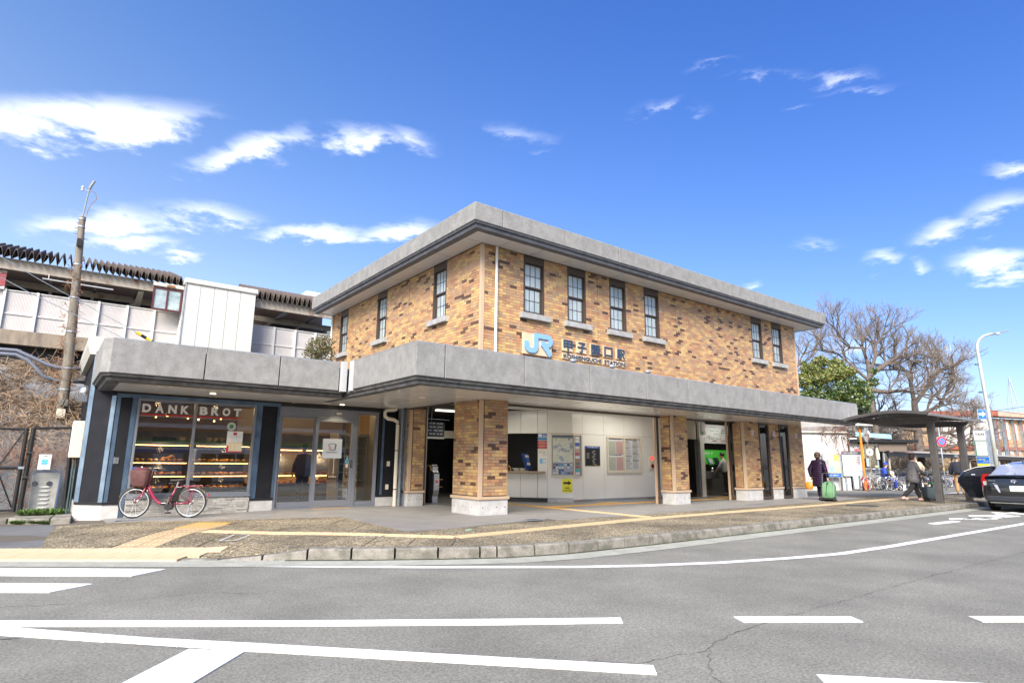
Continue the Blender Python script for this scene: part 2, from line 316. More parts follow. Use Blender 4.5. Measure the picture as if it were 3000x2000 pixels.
def aggregate_mat():
    m = M('exposed_aggregate', (.2,.17,.13), .85); t = m.node_tree; N = t.nodes; K = t.links.new; b = N['Principled BSDF']
    g = N.new('ShaderNodeNewGeometry')
    v = N.new('ShaderNodeTexVoronoi'); v.inputs['Scale'].default_value = 56; K(g.outputs['Position'], v.inputs['Vector'])
    s = N.new('ShaderNodeSeparateColor'); K(v.outputs['Color'], s.inputs[0])
    r = N.new('ShaderNodeValToRGB'); e = r.color_ramp; e.elements[0].color = (.045,.037,.022,1); e.elements[1].color = (.34,.285,.17,1)
    for p, c in ((.3,(.088,.072,.042,1)),(.55,(.134,.101,.056,1)),(.8,(.20,.156,.095,1)),(.93,(.28,.265,.215,1))):
        q = e.elements.new(p); q.color = c
    K(s.outputs[0], r.inputs[0])
    mr = N.new('ShaderNodeMapRange'); mr.inputs[1].default_value = .5; mr.inputs[2].default_value = .85; mr.inputs[3].default_value = 1; mr.inputs[4].default_value = .55; K(v.outputs['Distance'], mr.inputs[0])
    n = N.new('ShaderNodeTexNoise'); n.inputs['Scale'].default_value = .9; n.inputs['Detail'].default_value = 5; K(g.outputs['Position'], n.inputs['Vector'])
    mr2 = N.new('ShaderNodeMapRange'); mr2.inputs[1].default_value = .35; mr2.inputs[2].default_value = .65; mr2.inputs[3].default_value = .8; mr2.inputs[4].default_value = 1.2; n5 = N.new('ShaderNodeTexNoise'); n5.inputs['Scale'].default_value = 46; n5.inputs['Detail'].default_value = 6; n5.inputs['Roughness'].default_value = .9; K(g.outputs['Position'], n5.inputs['Vector']); ad = N.new('ShaderNodeMath'); ad.operation = 'MULTIPLY_ADD'; K(n5.outputs[0], ad.inputs[0]); ad.inputs[1].default_value = 1.5; sb5 = N.new('ShaderNodeMath'); sb5.operation = 'SUBTRACT'; K(n.outputs[0], sb5.inputs[0]); sb5.inputs[1].default_value = .75; K(sb5.outputs[0], ad.inputs[2]); K(ad.outputs[0], mr2.inputs[0]); mr2.inputs[3].default_value = .92; mr2.inputs[4].default_value = 2.05
    mu = N.new('ShaderNodeMix'); mu.data_type = 'RGBA'; mu.blend_type = 'MULTIPLY'; mu.inputs[0].default_value = 1; mu.clamp_result = False; K(r.outputs[0], mu.inputs[6]); K(mr.outputs[0], mu.inputs[7])
    mu2 = N.new('ShaderNodeMix'); mu2.data_type = 'RGBA'; mu2.blend_type = 'MULTIPLY'; mu2.inputs[0].default_value = 1; mu2.clamp_result = False; K(mu.outputs[2], mu2.inputs[6]); K(mr2.outputs[0], mu2.inputs[7])
    K(mu2.outputs[2], b.inputs['Base Color'])
    bp = N.new('ShaderNodeBump'); bp.inputs['Strength'].default_value = .6; bp.inputs['Distance'].default_value = .004; bp.invert = True; K(v.outputs['Distance'], bp.inputs['Height']); K(bp.outputs[0], b.inputs['Normal'])
    return m
MAT['aggregate'] = aggregate_mat()
def dots_mat(name, c1, c2, scale):
    m = M(name, c1, .65); t = m.node_tree; N = t.nodes; K = t.links.new; b = N['Principled BSDF']
    g = N.new('ShaderNodeNewGeometry'); mp = N.new('ShaderNodeMapping'); mp.inputs['Rotation'].default_value = (0,0,R_(35)); K(g.outputs['Position'], mp.inputs[0])
    v = N.new('ShaderNodeTexVoronoi'); v.inputs['Scale'].default_value = scale; v.inputs['Randomness'].default_value = 0; K(mp.outputs[0], v.inputs['Vector'])
    mr = N.new('ShaderNodeMapRange'); mr.inputs[1].default_value = .18; mr.inputs[2].default_value = .34; K(v.outputs['Distance'], mr.inputs[0])
    mi = N.new('ShaderNodeMix'); mi.data_type = 'RGBA'; mi.inputs[6].default_value = (*c2, 1); mi.inputs[7].default_value = (*c1, 1); K(mr.outputs[0], mi.inputs[0]); K(mi.outputs[2], b.inputs['Base Color'])
    bp = N.new('ShaderNodeBump'); bp.inputs['Strength'].default_value = .6; bp.inputs['Distance'].default_value = .005; bp.invert = True; K(mr.outputs[0], bp.inputs['Height']); K(bp.outputs[0], b.inputs['Normal'])
    return m
MAT['dots'] = dots_mat('blister_tactile', (.58,.45,.29), (.58,.37,.15), 16.6)

# ================================================================== GROUND
KERB = [(-6.5,15.0),(-.28,10.48),(.84,9.69),(1.97,8.88),(2.95,8.27),(3.7,7.79),(4.5,7.34),(5.25,6.97),(6.2,6.76),(8,6.70),(12,6.70),(34,6.70),(70,6.70)]
def kerb_y(x):
    for (a, b) in zip(KERB, KERB[1:]):
        if a[0] <= x <= b[0]: return a[1]+(b[1]-a[1])*(x-a[0])/(b[0]-a[0])
    return KERB[0][1] if x < KERB[0][0] else KERB[-1][1]
def gz(x, y):
    zb = -.02*max(0, min(1, 4.2-x))-.06*smooth01((1.8-x)/1.6)
    w = max(0, min(1, (3.0-x)/1.0)); d = (y-kerb_y(x))*.82
    return zb+(-.135-zb)*(1-smooth01(d/2.0))*w
def along(pts, step):
    """resample a polyline"""
    out_ = []; 
    for (a, b) in zip(pts, pts[1:]):
        l = math.dist(a, b); n = max(1, round(l/step))
        for i in range(n): out_.append((a[0]+(b[0]-a[0])*i/n, a[1]+(b[1]-a[1])*i/n))
    out_.append(pts[-1]); return out_
def offset_line(pts, d):
    o = []
    for i, p in enumerate(pts):
        a = Vector(pts[max(0,i-1)]); b = Vector(pts[min(len(pts)-1,i+1)]); t = (b-a).normalized(); n = Vector((-t.y, t.x)); o.append((p[0]+n.x*d, p[1]+n.y*d))
    return o
def ribbon(mb, pts, d0, d1, zf, thick=0, col=None):
    A = offset_line(pts, d0); B = offset_line(pts, d1); n = len(pts)
    z = zf if callable(zf) else (lambda x, y: zf)
    vs = [(p[0],p[1],z(*p)) for p in A]+[(p[0],p[1],z(*p)) for p in B]
    mb.add(vs, [(i,i+1,n+i+1,n+i) for i in range(n-1)], col)
struct('ground', MB().box(-1500,1500,-1500,1500,-.6,-.5), MAT['dirt'])
m = MB(); m.add([(-60,-60,-.15),(160,-60,-.15),(160,60,-.15),(-60,60,-.15)], [(0,1,2,3)]); struct('road', m, MAT['asphalt'])
Kf = along(KERB, .3)
m = MB(); ribbon(m, Kf, -.48, .1, -.145); struct('gutter', m, MAT['gutter'])
m = MB(); ribbon(m, [q for q in Kf if q[0] > 2.6], -.06, .02, -.141); struct('gutter_moss_line', m, M('moss_and_dirt', (.035,.035,.02), .95, col2=(.06,.085,.02), vs=4, vlo=.5, vhi=.6, world=True))
# pavement bed (height field)
xs = [-6.5+i*.35 for i in range(30)]+[4+i*.5 for i in range(12)]+[10+i*2 for i in range(31)]
m = MB(); NY = 24
cols_ = []
for x in xs:
    y0 = kerb_y(x)+.1; y1 = 17.5 if x < 22.2 else 24
    cols_.append([(x, y0+(y1-y0)*(j/NY)**1.5, gz(x, y0+(y1-y0)*(j/NY)**1.5)-.012) for j in range(NY+1)])
vs = [p for c in cols_ for p in c]; fs = []
for i in range(len(xs)-1):
    for j in range(NY): a = i*(NY+1)+j; fs.append((a, a+NY+1, a+NY+2, a+1))
m.add(vs, fs); pave = struct('pavement', m, MAT['joint']); 
# asphalt side road to the right of the apron
m = MB(); m.prism([(24.2,11.0),(27.5,9.6),(70,9.6),(70,24),(22.3,24),(22.3,11.2)], -.02, .003); struct('side_lane', m, MAT['asphalt'])
m = MB(); m.prism([(30.5,9.55),(60,9.2),(60,9.32),(30.5,9.67)], .002, .007); struct('lane_edge_line', m, MAT['paint'])
m = MB(); m.prism([(-6.5,14.2),(-.5,11.55),(.15,11.35),(.33,14.1),(.28,14.6),(-6.5,16)], lambda x,y: gz(x,y)-.05, lambda x,y: gz(x,y)+.004); struct('cracked_asphalt_patch', m, MAT['asphalt2'])

def clip_poly(p, q):  # convex clip p by q (ccw)
    res = list(p)
    for i in range(len(q)):
        a, b = q[i], q[(i+1)%len(q)]; inp = res; res = []
        def side(c): return (b[0]-a[0])*(c[1]-a[1])-(b[1]-a[1])*(c[0]-a[0])
        for k in range(len(inp)):
            c, d = inp[k-1], inp[k]; sc, sd = side(c), side(d)
            if (sc >= 0) != (sd >= 0):
                t = sc/(sc-sd); res.append((c[0]+(d[0]-c[0])*t, c[1]+(d[1]-c[1])*t))
            if sd >= 0: res.append(d)
        if not res: return []
    return res
def area(p): return abs(sum(p[i-1][0]*p[i][1]-p[i][0]*p[i-1][1] for i in range(len(p))))/2
def tile_field(parent, name, mats, zones, org, ang, w, h, gap, zf, th=.03, stagger=0., limit=300, jit=.0, mcho=None):
    """lays rectangular tiles; every zone is a convex ccw polygon. The nearest `limit` become objects, the rest one mesh"""
    ca, sa = math.cos(ang), math.sin(ang); out_ = []
    for zone in zones:
        loc = [((p[0]-org[0])*ca+(p[1]-org[1])*sa, -(p[0]-org[0])*sa+(p[1]-org[1])*ca) for p in zone]
        u0, u1 = min(p[0] for p in loc), max(p[0] for p in loc); v0, v1 = min(p[1] for p in loc), max(p[1] for p in loc)
        for j in range(math.floor(v0/h), math.ceil(v1/h)):
            sh = (j % 2)*stagger*w
            for i in range(math.floor(u0/w)-1, math.ceil(u1/w)+1):
                a, b = i*w+sh, j*h
                q = [(a+gap/2,b+gap/2),(a+w-gap/2,b+gap/2),(a+w-gap/2,b+h-gap/2),(a+gap/2,b+h-gap/2)]
                q = clip_poly(q, loc)
                if len(q) > 2 and area(q) > .004: out_.append([(org[0]+p[0]*ca-p[1]*sa, org[1]+p[0]*sa+p[1]*ca) for p in q])
    out_.sort(key=lambda q: min(math.hypot(*p) for p in q))
    for k, q in enumerate(out_[:limit]):
        dz = random.uniform(-jit, jit); b = MB(); b.prism(q, lambda x,y: zf(x,y)-th, lambda x,y: zf(x,y)+dz)
        b.build(name, mats[k % len(mats)] if mcho is None else mcho(q), parent)
    rest = out_[limit:]
    if rest:
        b = MB()
        for q in rest: b.prism(q, lambda x,y: zf(x,y)-th, lambda x,y: zf(x,y))
        o = b.build(name, mats, parent); o['kind'] = 'stuff'
    return len(out_)
B1 = offset_line(KERB, .19)   # back of the kerb
ang = math.atan2(-.60, .80)
zA = [(-2.5,12.6),(-.2,10.62),(.93,9.86),(2.07,9.03),(3.05,8.43),(3.8,7.95),(4.6,7.5),(5.33,7.13),(4.95,9.2),(5.09,12.45),(1.1,14.0),(.3,14.4),(.15,11.4)]
def tri_fan_zones(hull, lines): return []
# left field is cut into convex zones
zl = [[(.13,11.4),(-.6,11.62),(-.6,10.88),(-.18,10.6),(.93,9.83),(2.07,9.03)],
      [(.13,11.4),(2.07,9.03),(3.05,8.43),(5.09,12.45),(1.1,14.0),(.33,14.3)],
      [(3.05,8.43),(3.8,7.95),(4.6,7.5),(4.97,9.2),(5.09,12.45)],
      [(4.6,7.5),(5.36,7.13),(5.36,9.27),(4.97,9.2)]]
agg2 = MAT['aggregate']
n_slab = tile_field(pave, 'paving_slab', [agg2], zl, (2.0,9.05), ang, .62, .62, .012, lambda x,y: gz(x,y), jit=.003, limit=150)
zr = [[(5.36,7.13),(6.25,6.95),(8,6.89),(16,6.89),(16,9.5),(7.3,9.47),(5.36,9.27)], [(16,6.89),(24.2,6.89),(24.2,9.75),(16,9.5)]]
tile_field(pave, 'paving_slab', [agg2], zr, (5.36,6.89), 0, .72, .60, .010, lambda x,y: gz(x,y), jit=.003, stagger=.5, limit=140)
m = MB(); m.prism([(24.2,6.89),(70,6.89),(70,9.6),(27.5,9.6),(24.2,11)], -.03, 0.); m.build('paving_field', MAT['aggregate'], pave)['kind'] = 'stuff'
# light apron tiles
ap = MB(); apron = struct('station_apron', ap.box(1.3,24,12.7,20.4,-.14,-.10), MAT['joint'])
zt = [[(1.1,14.05),(5.09,12.45),(8.6,12.45),(8.6,14.95),(1.1,14.95)], [(5.0,9.2),(5.36,9.27),(7.3,9.47),(8.6,9.5),(8.6,12.45),(5.09,12.45)], [(8.6,9.5),(16,9.5),(16,11.6),(8.6,11.6)]]
tile_field(apron, 'apron_tile', [MAT['apron']], zt, (5.0,9.2), 0, .60, .60, .008, lambda x,y: gz(x,y)+.004, jit=.0015, limit=230)
m = MB(); m.prism([(16.004,9.5),(23.7,9.85),(23.75,11.1),(22.1,11.6),(16.004,11.6)], -.03, .004); m.build('apron_field', MAT['apron'], apron)
m = MB(); m.prism([(8.603,11.603),(22.0,11.603),(22.0,20.3),(8.3,20.3),(8.3,14.96),(8.603,14.96)], -.03, .003); m.build('concourse_floor', MAT['apron_in'], apron)
# drain grates
for (x0,x1,y0,y1,w) in ((1.25,1.95,14.12,14.32,0),(2.0,3.0,14.05,14.18,1),(7.92,8.25,9.62,9.96,2),(16.0,17.2,9.85,10.0,2)):
    g = thing('drain_grate', ['light steel drain grate set in the tiles under the bicycle','narrow dark drain grate beside the light grate at the bicycle','square dark floor grate in the apron before the corner pillar','long dark floor grate in the apron before the slit windows'][0 if w==0 else 1 if w==1 else 2 if x0<10 else 3], 'drain', (x0,y0,gz(x0,y0)))
    b = MB(); zz = gz((x0+x1)/2,y0)+.006
    b.box(x0-.012,x0,y0,y1,zz,zz+.006).box(x1,x1+.012,y0,y1,zz,zz+.006).box(x0,x1,y0,y0+.012,zz,zz+.006).box(x0,x1,y1-.012,y1,zz,zz+.006); b.build('frame', MAT['galv'], g)
    b = MB(); nb = int((x1-x0)/.03)
    for i in range(nb): b.box(x0+i*.03,x0+i*.03+.012,y0+.012,y1-.012,zz,zz+.005)
    b.build('bars', MAT['galv'] if w==0 else MAT['dark2'], g); b = MB(); b.box(x0,x1,y0+.012,y1-.012,zz-.001,zz+.001); b.build('trough', MAT['black'], g)
# kerb stones
kerb = thing('kerb', kind='structure', loc=(0,0,0))
kp = along([p for p in KERB if p[0] > 1.9 and p[0] < 60], .02)
def kerb_stone(pts, z0f, w=.18, name='kerb_stone'):
    fr = pts; bk = offset_line(pts, w); n = len(pts); mb = MB(); vs = []
    for i in range(n):
        f, b = Vector(fr[i]), Vector(bk[i]); t = z0f(i/(n-1)); inw = (b-f).normalized()
        vs += [(f.x,f.y,-.16), (f.x+inw.x*.012,f.y+inw.y*.012,t-.02), (f.x+inw.x*.032,f.y+inw.y*.032,t), (b.x,b.y,t), (b.x,b.y,-.16)]
    fs = []
    for i in range(n-1):
        for j in range(5): fs.append((i*5+j, i*5+(j+1)%5, (i+1)*5+(j+1)%5, (i+1)*5+j))
    fs += [(0,1,2,3,4), tuple((n-1)*5+j for j in (4,3,2,1,0))]
    mb.add(vs, fs); bmv = mb.mesh(name, MAT['kerb']); bm = bmesh.new(); bm.from_mesh(bmv); bmesh.ops.recalc_face_normals(bm, faces=bm.faces); bm.to_mesh(bmv); bm.free()
    return link_mesh(name, bmv, kerb)
i = 0; cnt = 0
while i < len(kp)-5 and cnt < 90:
    L0 = 29
    if cnt == 6: L0 = 12
    seg = kp[i:i+L0]
    if len(seg) < 6: break
    seg = seg[:-1]+[tuple(Vector(seg[-2]).lerp(Vector(seg[-1]),.7))] if len(seg) == L0 else seg
    s2 = [seg[0], seg[len(seg)//2], seg[-1]] if cnt > 8 else seg[::4]+[seg[-1]]
    if cnt == 0: zf = lambda t: -.14+.055*t
    elif cnt == 1: zf = lambda t: -.085+.075*t
    else:
        dz = random.uniform(-.006,.006); zf = lambda t, dz=dz: -.004+dz
    kerb_stone(s2, zf); i += L0; cnt += 1
low = along([p for p in KERB if p[0] < 2.0], .9)
for a, b in zip(low, low[1:]):
    k = kerb_stone([a, (a[0]+(b[0]-a[0])*.98, a[1]+(b[1]-a[1])*.98)], lambda t: -.132, w=.14)
# tactile paving
tac = thing('tactile_path', kind='structure', loc=(0,0,0))
def strip_tiles(pts, width, mat, name='tactile_tile', zoff=.006, bars=True, step=.3, parent=tac, th=.02):
    for a, b in zip(pts, pts[1:]):
        a, b = Vector(a), Vector(b); l = (b-a).length; n = max(1, round(l/step)); t = (b-a)/l; nn = Vector((-t.y,t.x))
        for k in range(n):
            p = a+t*(l*k/n+.003); q = a+t*(l*(k+1)/n-.003)
            poly = [p-nn*width/2, q-nn*width/2, q+nn*width/2, p+nn*width/2]
            mb = MB(); zf = lambda x, y: gz(x, y)+zoff
            mb.prism([tuple(v) for v in poly], lambda x,y: gz(x,y)-th, zf)
            if bars:
                for s in (-.36,-.12,.12,.36):
                    c0 = p+nn*width*s; c1 = q+nn*width*s; hw = nn*width*.045; tt = t*.012
                    mb.prism([tuple(c0+tt-hw), tuple(c1-tt-hw), tuple(c1-tt+hw), tuple(c0+tt+hw)], zf, lambda x,y: zf(x,y)+.005)
            mb.build(name, mat, parent)
strip_tiles([(5.24,8.24),(7.0,8.42),(10.0,8.70),(14.0,8.78),(18.0,8.80),(21,8.92),(27,9.2)], .30, MAT['paleyellow'])
strip_tiles([(2.28,11.36),(3.30,10.34),(5.24,8.24)], .28, MAT['paleyellow'])
strip_tiles([(.82,10.20),(2.50,12.52)], .29, MAT['paleyellow'])
strip_tiles([(1.07,10.02),(2.74,12.34)], .29, MAT['yellow'] if False else MAT['paleyellow'])
strip_tiles([(2.20,11.90),(2.72,12.74)], .62, MAT['yellow'], bars=False, zoff=.009)
d_ = Vector((.8186,-.5743)); n_ = Vector((.5743,.8186))
for row in range(3):
    a = Vector((-1.9,12.36))+n_*(-.28*row)-d_*(-.0)
    strip_tiles([tuple(a), tuple(a+d_*(5.0-.16*row))], .275, MAT['dots'], bars=False, step=.305, zoff=.016)
strip_tiles([(10.65,8.95),(10.62,11.55)], .28, MAT['paleyellow'])
strip_tiles([(10.62,11.55),(10.58,12.6),(10.57,15.0)], .28, MAT['yellow'])
strip_tiles([(10.75,12.35),(13.5,12.30),(21.8,12.25)], .28, MAT['yellow'])
strip_tiles([(12.9,12.75),(13.8,12.75)], .3, MAT['yellow'], bars=False)
strip_tiles([(5.3,14.80),(6.25,14.80)], .16, MAT['yellow'], bars=False)
strip_tiles([(18.9,12.85),(21.5,12.85)], .28, MAT['yellow'], bars=False)
# small markers in the pavement
def frame_mark(poly, w, label):
    mb = MB(); n = len(poly)
    for i in range(n): ribbon(mb, [poly[i], poly[(i+1)%n]], -w/2, w/2, lambda x,y: gz(x,y)+.008)
    o = mb.build('survey_cover', MAT['concrete_smooth']); tag(o, label, 'access cover')
frame_mark([(2.25,10.14),(2.56,10.58),(2.76,10.43),(2.46,10.0)], .035, 'small pale rimmed access cover in the pavement between the two yellow strips')
frame_mark([(4.03,8.97),(4.57,8.68),(4.66,8.82),(4.12,9.1)], .02, 'thin pale rimmed cover just kerbward of the pale yellow strip')
mb = MB(); mb.disc((19.05,8.05,.006), (0,0,1), .42, .01, 28); o = mb.build('manhole_cover', M('iron_cover', (.07,.07,.065), .6, metal=.3, bump=.5, bs=30)); tag(o, 'round dark iron manhole cover in the pavement before the shelter', 'manhole cover')
mb = MB(); mb.obox((5.95,8.95,.008), (1,.3,0), (0,0,1), (-.3,1,0), .14, .004, .05); o = mb.build('paper_scrap', M('green_paper', (.35,.75,.55), .8)); tag(o, 'tiny pale green litter on the pavement at the bend of the yellow strip', 'litter')
# ---- road markings
zr_ = -.146
def mark(name, poly): mb = MB(); mb.prism(poly, zr_-.002, zr_+.002+.004); return struct(name, mb, MAT['paint'])
dz_ = Vector((.80,-.60))
b1 = [(1.33,8.55),(.95,8.26)]; mark('crossing_bar', [(1.33,8.55),(-3.2,11.93),(-3.55,11.62),(.95,8.26)])
mark('crossing_bar', [(.58,7.99),(-3.4,10.95),(-3.75,10.62),(.21,7.74)])
mb = MB(); EL = along([(1.62,8.72),(2.95,7.70),(3.9,6.98),(4.87,6.32),(5.6,5.83),(6.33,5.44),(7.4,5.0),(8.6,4.66),(9.6,4.45),(11.2,4.36),(12.7,4.33),(18.2,4.2),(40,4.2)], .5)
ribbon(mb, EL, -.075, .075, zr_); struct('edge_line', mb, MAT['paint'])
mark('centre_line', [(-3.5,9.0),(-.11,6.65),(1.73,5.33),(3.30,4.28),(4.08,3.77),(3.98,3.65),(3.20,4.14),(1.68,5.17),(-.11,6.44),(-3.6,8.82)])
mark('centre_dash', [(4.91,3.22),(5.76,2.62),(5.66,2.48),(4.82,3.07)]); mark('centre_dash', [(6.63,2.01),(7.6,1.32),(7.5,1.18),(6.51,1.88)])
mark('guide_line', [(-3.5,9.3),(-.10,6.42),(.80,5.39),(1.35,4.84),(2.68,3.46),(3.33,2.80),(3.22,2.68),(2.58,3.34),(1.30,4.65),(.78,5.20),(-.09,6.13),(-3.6,9.0)])
mark('guide_line', [(4.03,2.08),(5.2,.9),(5.05,.75),(3.90,1.96)])
mark('hatching_bar', [(.97,4.94),(1.26,4.65),(.5,3.8),(.1,3.95)])
# painted road letters near the taxi rank
for i, q in enumerate([[(16.2,5.31),(17.55,5.23),(17.6,5.42),(16.3,5.5)], [(18.0,5.6),(19.3,4.95),(19.5,5.05),(18.3,5.7)], [(18.6,5.1),(19.9,5.0),(19.95,5.12),(18.7,5.25)], [(18.3,5.35),(19.1,5.27),(19.15,5.37),(18.4,5.47)], [(19.65,5.65),(20.8,4.95),(21,5.05),(19.9,5.75)], [(20.1,5.0),(20.9,4.86),(21.0,4.96),(20.2,5.1)],
                       [(21.7,5.7),(21.9,5.7),(22.1,5.0),(21.9,5.0)], [(21.2,5.35),(22.4,5.25),(22.4,5.4),(21.2,5.5)]]): mark('road_lettering', q)
# cracks
def crack(pts, w, seed):
    random.seed(seed); P = []
    for a, b in zip(pts, pts[1:]):
        l = math.dist(a, b); n = max(2, int(l/.07))
        for i in range(n):
            t = i/n; nx, ny = -(b[1]-a[1])/l, (b[0]-a[0])/l; j = random.gauss(0,.013); P.append((a[0]+(b[0]-a[0])*t+nx*j, a[1]+(b[1]-a[1])*t+ny*j))
    mb = MB(); n = len(P); ws = [w*random.uniform(.15,1.1) for _ in P]; A = []; B = []
    for i, p in enumerate(P):
        a = Vector(P[max(0,i-1)]); b = Vector(P[min(n-1,i+1)]); t = (b-a).normalized(); A.append((p[0]-t.y*ws[i], p[1]+t.x*ws[i], zr_-.0005)); B.append((p[0]+t.y*ws[i], p[1]-t.x*ws[i], zr_-.0005))
    mb.add(A+B, [(i, i+1, n+i+1, n+i) for i in range(n-1)]); return struct('road_crack', mb, MAT['crack'])
crack([(40,2.9),(12.24,2.87),(8.16,2.96),(6.29,2.96),(5.47,2.97),(4.38,2.93),(3.9,2.8),(3.3,2.9),(2.6,3.5),(1.9,4.2),(1.1,4.95),(.3,5.9)], .0042, 1)
for i_, pl in enumerate(([(-.6,6.75),(.1,5.95),(.9,5.05),(.95,5.15),(.2,6.05),(-.5,6.85)],[(.9,5.02),(1.5,4.55),(2.2,3.85),(2.23,3.9),(1.55,4.62),(.95,5.12)])):
    b_ = MB(); b_.prism([(x,y) for x, y in pl], zr_-.003, zr_+.0012); struct('dark_asphalt_streak', b_, MAT['asphalt2'])
crack([(.3,5.95),(-.1,6.0),(-.8,6.6)], .02, 2); crack([(3.95,2.8),(3.5,2.5),(3.3,2.1)], .003, 3); crack([(-.2,7.3),(.7,6.9),(1.4,6.9),(1.9,6.5)], .004, 5)

# ================================================================== STATION BUILDING
ZC = 2.543; ZU = 6.245
st = thing('station_building', 'two storey station building clad in tan and brown brick tiles under grey concrete canopies', 'building', (7.66,11.13,0))
PAL = [((212,178,124),.23),((202,162,116),.20),((188,151,119),.21),((180,136,104),.12),((176,148,120),.14),((192,140,106),.06),((160,124,100),.04)]
PALF = [(tuple(c*k for c, k in zip(lin(p), (.80,.79,.74))), w) for p, w in PAL]; DARKB = tuple(c*.85 for c in lin((98,74,60)))
bricks = []
BL, BH, GAP = .213, .071, .0065
def brick_cols(rng, dark):
    if dark: base = DARKB; v = rng.uniform(.8,1.15)
    else:
        r = rng.random()*sum(w for _, w in PALF); base = PALF[0][0]
        for c, w in PALF:
            r -= w
            if r <= 0: base = c; break
        base = tuple(q*.90+m_*.10 for q, m_ in zip(base, (.42,.27,.14))); v = rng.uniform(.93,1.07)
    g = rng.choice([0,0,1,-1])*rng.uniform(.06,.2)*(0 if dark else 1)
    return tuple(c*v for c in base), g
def brick_wall(org, right, length, z0, z1, holes=(), a0=0., seed=1, dark=.06, joints=()):
    """running bond tiles on the plane org + right*a, from z0 to z1, outward = right x Z"""
    rng = random.Random(seed); right = Vector(right).normalized(); nrm = right.cross(Z_); nr = int((z1-z0)/BH)+1; prev = []
    for r in range(nr):
        zb, zt = z0+r*BH+GAP/2, min(z0+(r+1)*BH-GAP/2, z1)
        if zt-zb < .012: continue
        off = (r % 2)*BL/2; k0 = -1; cur = []
        for k in range(-1, int(length/BL)+2):
            xa, xb = k*BL+off+GAP/2, (k+1)*BL+off-GAP/2
            xa, xb = max(xa, 0), min(xb, length)
            if xb-xa < .015: continue
            xm = (k+.5)*BL+off
            dk = rng.random() < dark
            if not dk and any(abs(abs(xm-q)-BL/2) < .01 for q in prev) and rng.random() < .035: dk = True
            if dk: cur.append(xm)
            segs = [(xa, xb)]
            for (h0, h1, g0, g1) in holes:
                if zt > g0 and zb < g1:
                    ns = []
                    for (s, e) in segs:
                        if e <= h0 or s >= h1: ns.append((s, e)); continue
                        if s < h0: ns.append((s, h0))
                        if e > h1: ns.append((h1, e))
                    segs = ns
            for j in joints:
                ns = []
                for (s, e) in segs:
                    if e <= j-.009 or s >= j+.009: ns.append((s, e)); continue
                    if s < j-.009: ns.append((s, j-.009))
                    if e > j+.009: ns.append((j+.009, e))
                segs = ns
            col, g = brick_cols(rng, dk)
            for (s, e) in segs:
                if e-s < .012: continue
                c = Vector(org)+right*((s+e)/2); c.z = (zb+zt)/2; bricks.append((c, right, nrm, e-s, zt-zb, col, g))
        prev = cur
TH = .016
def brick_geo(mb, c, right, nrm, w, h, col, g):
    r = right*(w/2); u = Z_*(h/2); n = nrm*TH; b = [c-r-u, c+r-u, c+r+u, c-r+u]; f = [p+n for p in b]
    lo = tuple(x*(1-g) for x in col); hi = tuple(x*(1+g) for x in col)
    mb.add(f+b, [(0,1,2,3)], [lo, hi, hi, lo]); k = len(mb.v)-8
    for q in ((0,4,5,1),(3,2,6,7),(0,3,7,4),(1,5,6,2)): mb.f.append(tuple(k+i for i in q)); mb.m.append(mb.cm); mb.c.append(col)
def slab_wall(name, x0, x1, y0, y1, z0, z1, mat='mortar'): return MB().box(x0,x1,y0,y1,z0,z1).build(name, MAT[mat], st)
XW, YW = 7.62, 11.133
XE, YE = 22.02, 20.45
# upper storey: backing walls with window openings
WF = [8.86,10.33,11.92,13.38,19.05,20.40]; WL = [12.70,16.13,19.10]; WW = .67; WZ0, WZ1 = 4.74, 6.24
def wall_with_holes(mb, org, right, nrm, length, z0, z1, holes, t=.12):
    hs = sorted(holes); cur = 0
    def blk(a, b, za, zb):
        if b-a < .001 or zb-za < .001: return
        c = Vector(org)+Vector(right)*((a+b)/2)-Vector(nrm)*t/2; c.z = (za+zb)/2; mb.obox(c, right, Z_, nrm, b-a, zb-za, t)
    for (a, b, g0, g1) in hs: blk(cur, a, z0, z1); blk(a, b, z0, g0); blk(a, b, g1, z1); cur = b
    blk(cur, length, z0, z1)
mb = MB(); hF = [(x-XW, x-XW+WW, WZ0, WZ1+.01) for x in WF]; wall_with_holes(mb, (XW,YW,0), X_, -Y_, XE-XW, 2.9, ZU, hF); mb.build('upper_wall', MAT['mortar'], st)
mb = MB(); hL = [(YE-(y+WW), YE-y, WZ0, WZ1+.01) for y in WL]; wall_with_holes(mb, (XW,YE,0), -Y_, -X_, YE-YW-.12, 2.9, ZU, hL); mb.build('upper_wall', MAT['mortar'], st)
slab_wall('upper_wall', XE-.12, XE, YW+.12, YE, 2.9, ZU); slab_wall('upper_wall', XW+.12, XE-.12, YE-.12, YE, 2.9, ZU)
brick_wall((XW+.07,YW,0), X_, XE-XW-.12, 3.10, ZU, [(a-.07,b-.07,c,d) for a,b,c,d in hF], seed=3, joints=(3.76,7.15,10.54))
brick_wall((XW,YE-.06,0), -Y_, YE-YW-.13, 3.10, ZU, [(a-.06,b-.06,c,d) for a,b,c,d in hL], seed=8, joints=(1.72,5.67))
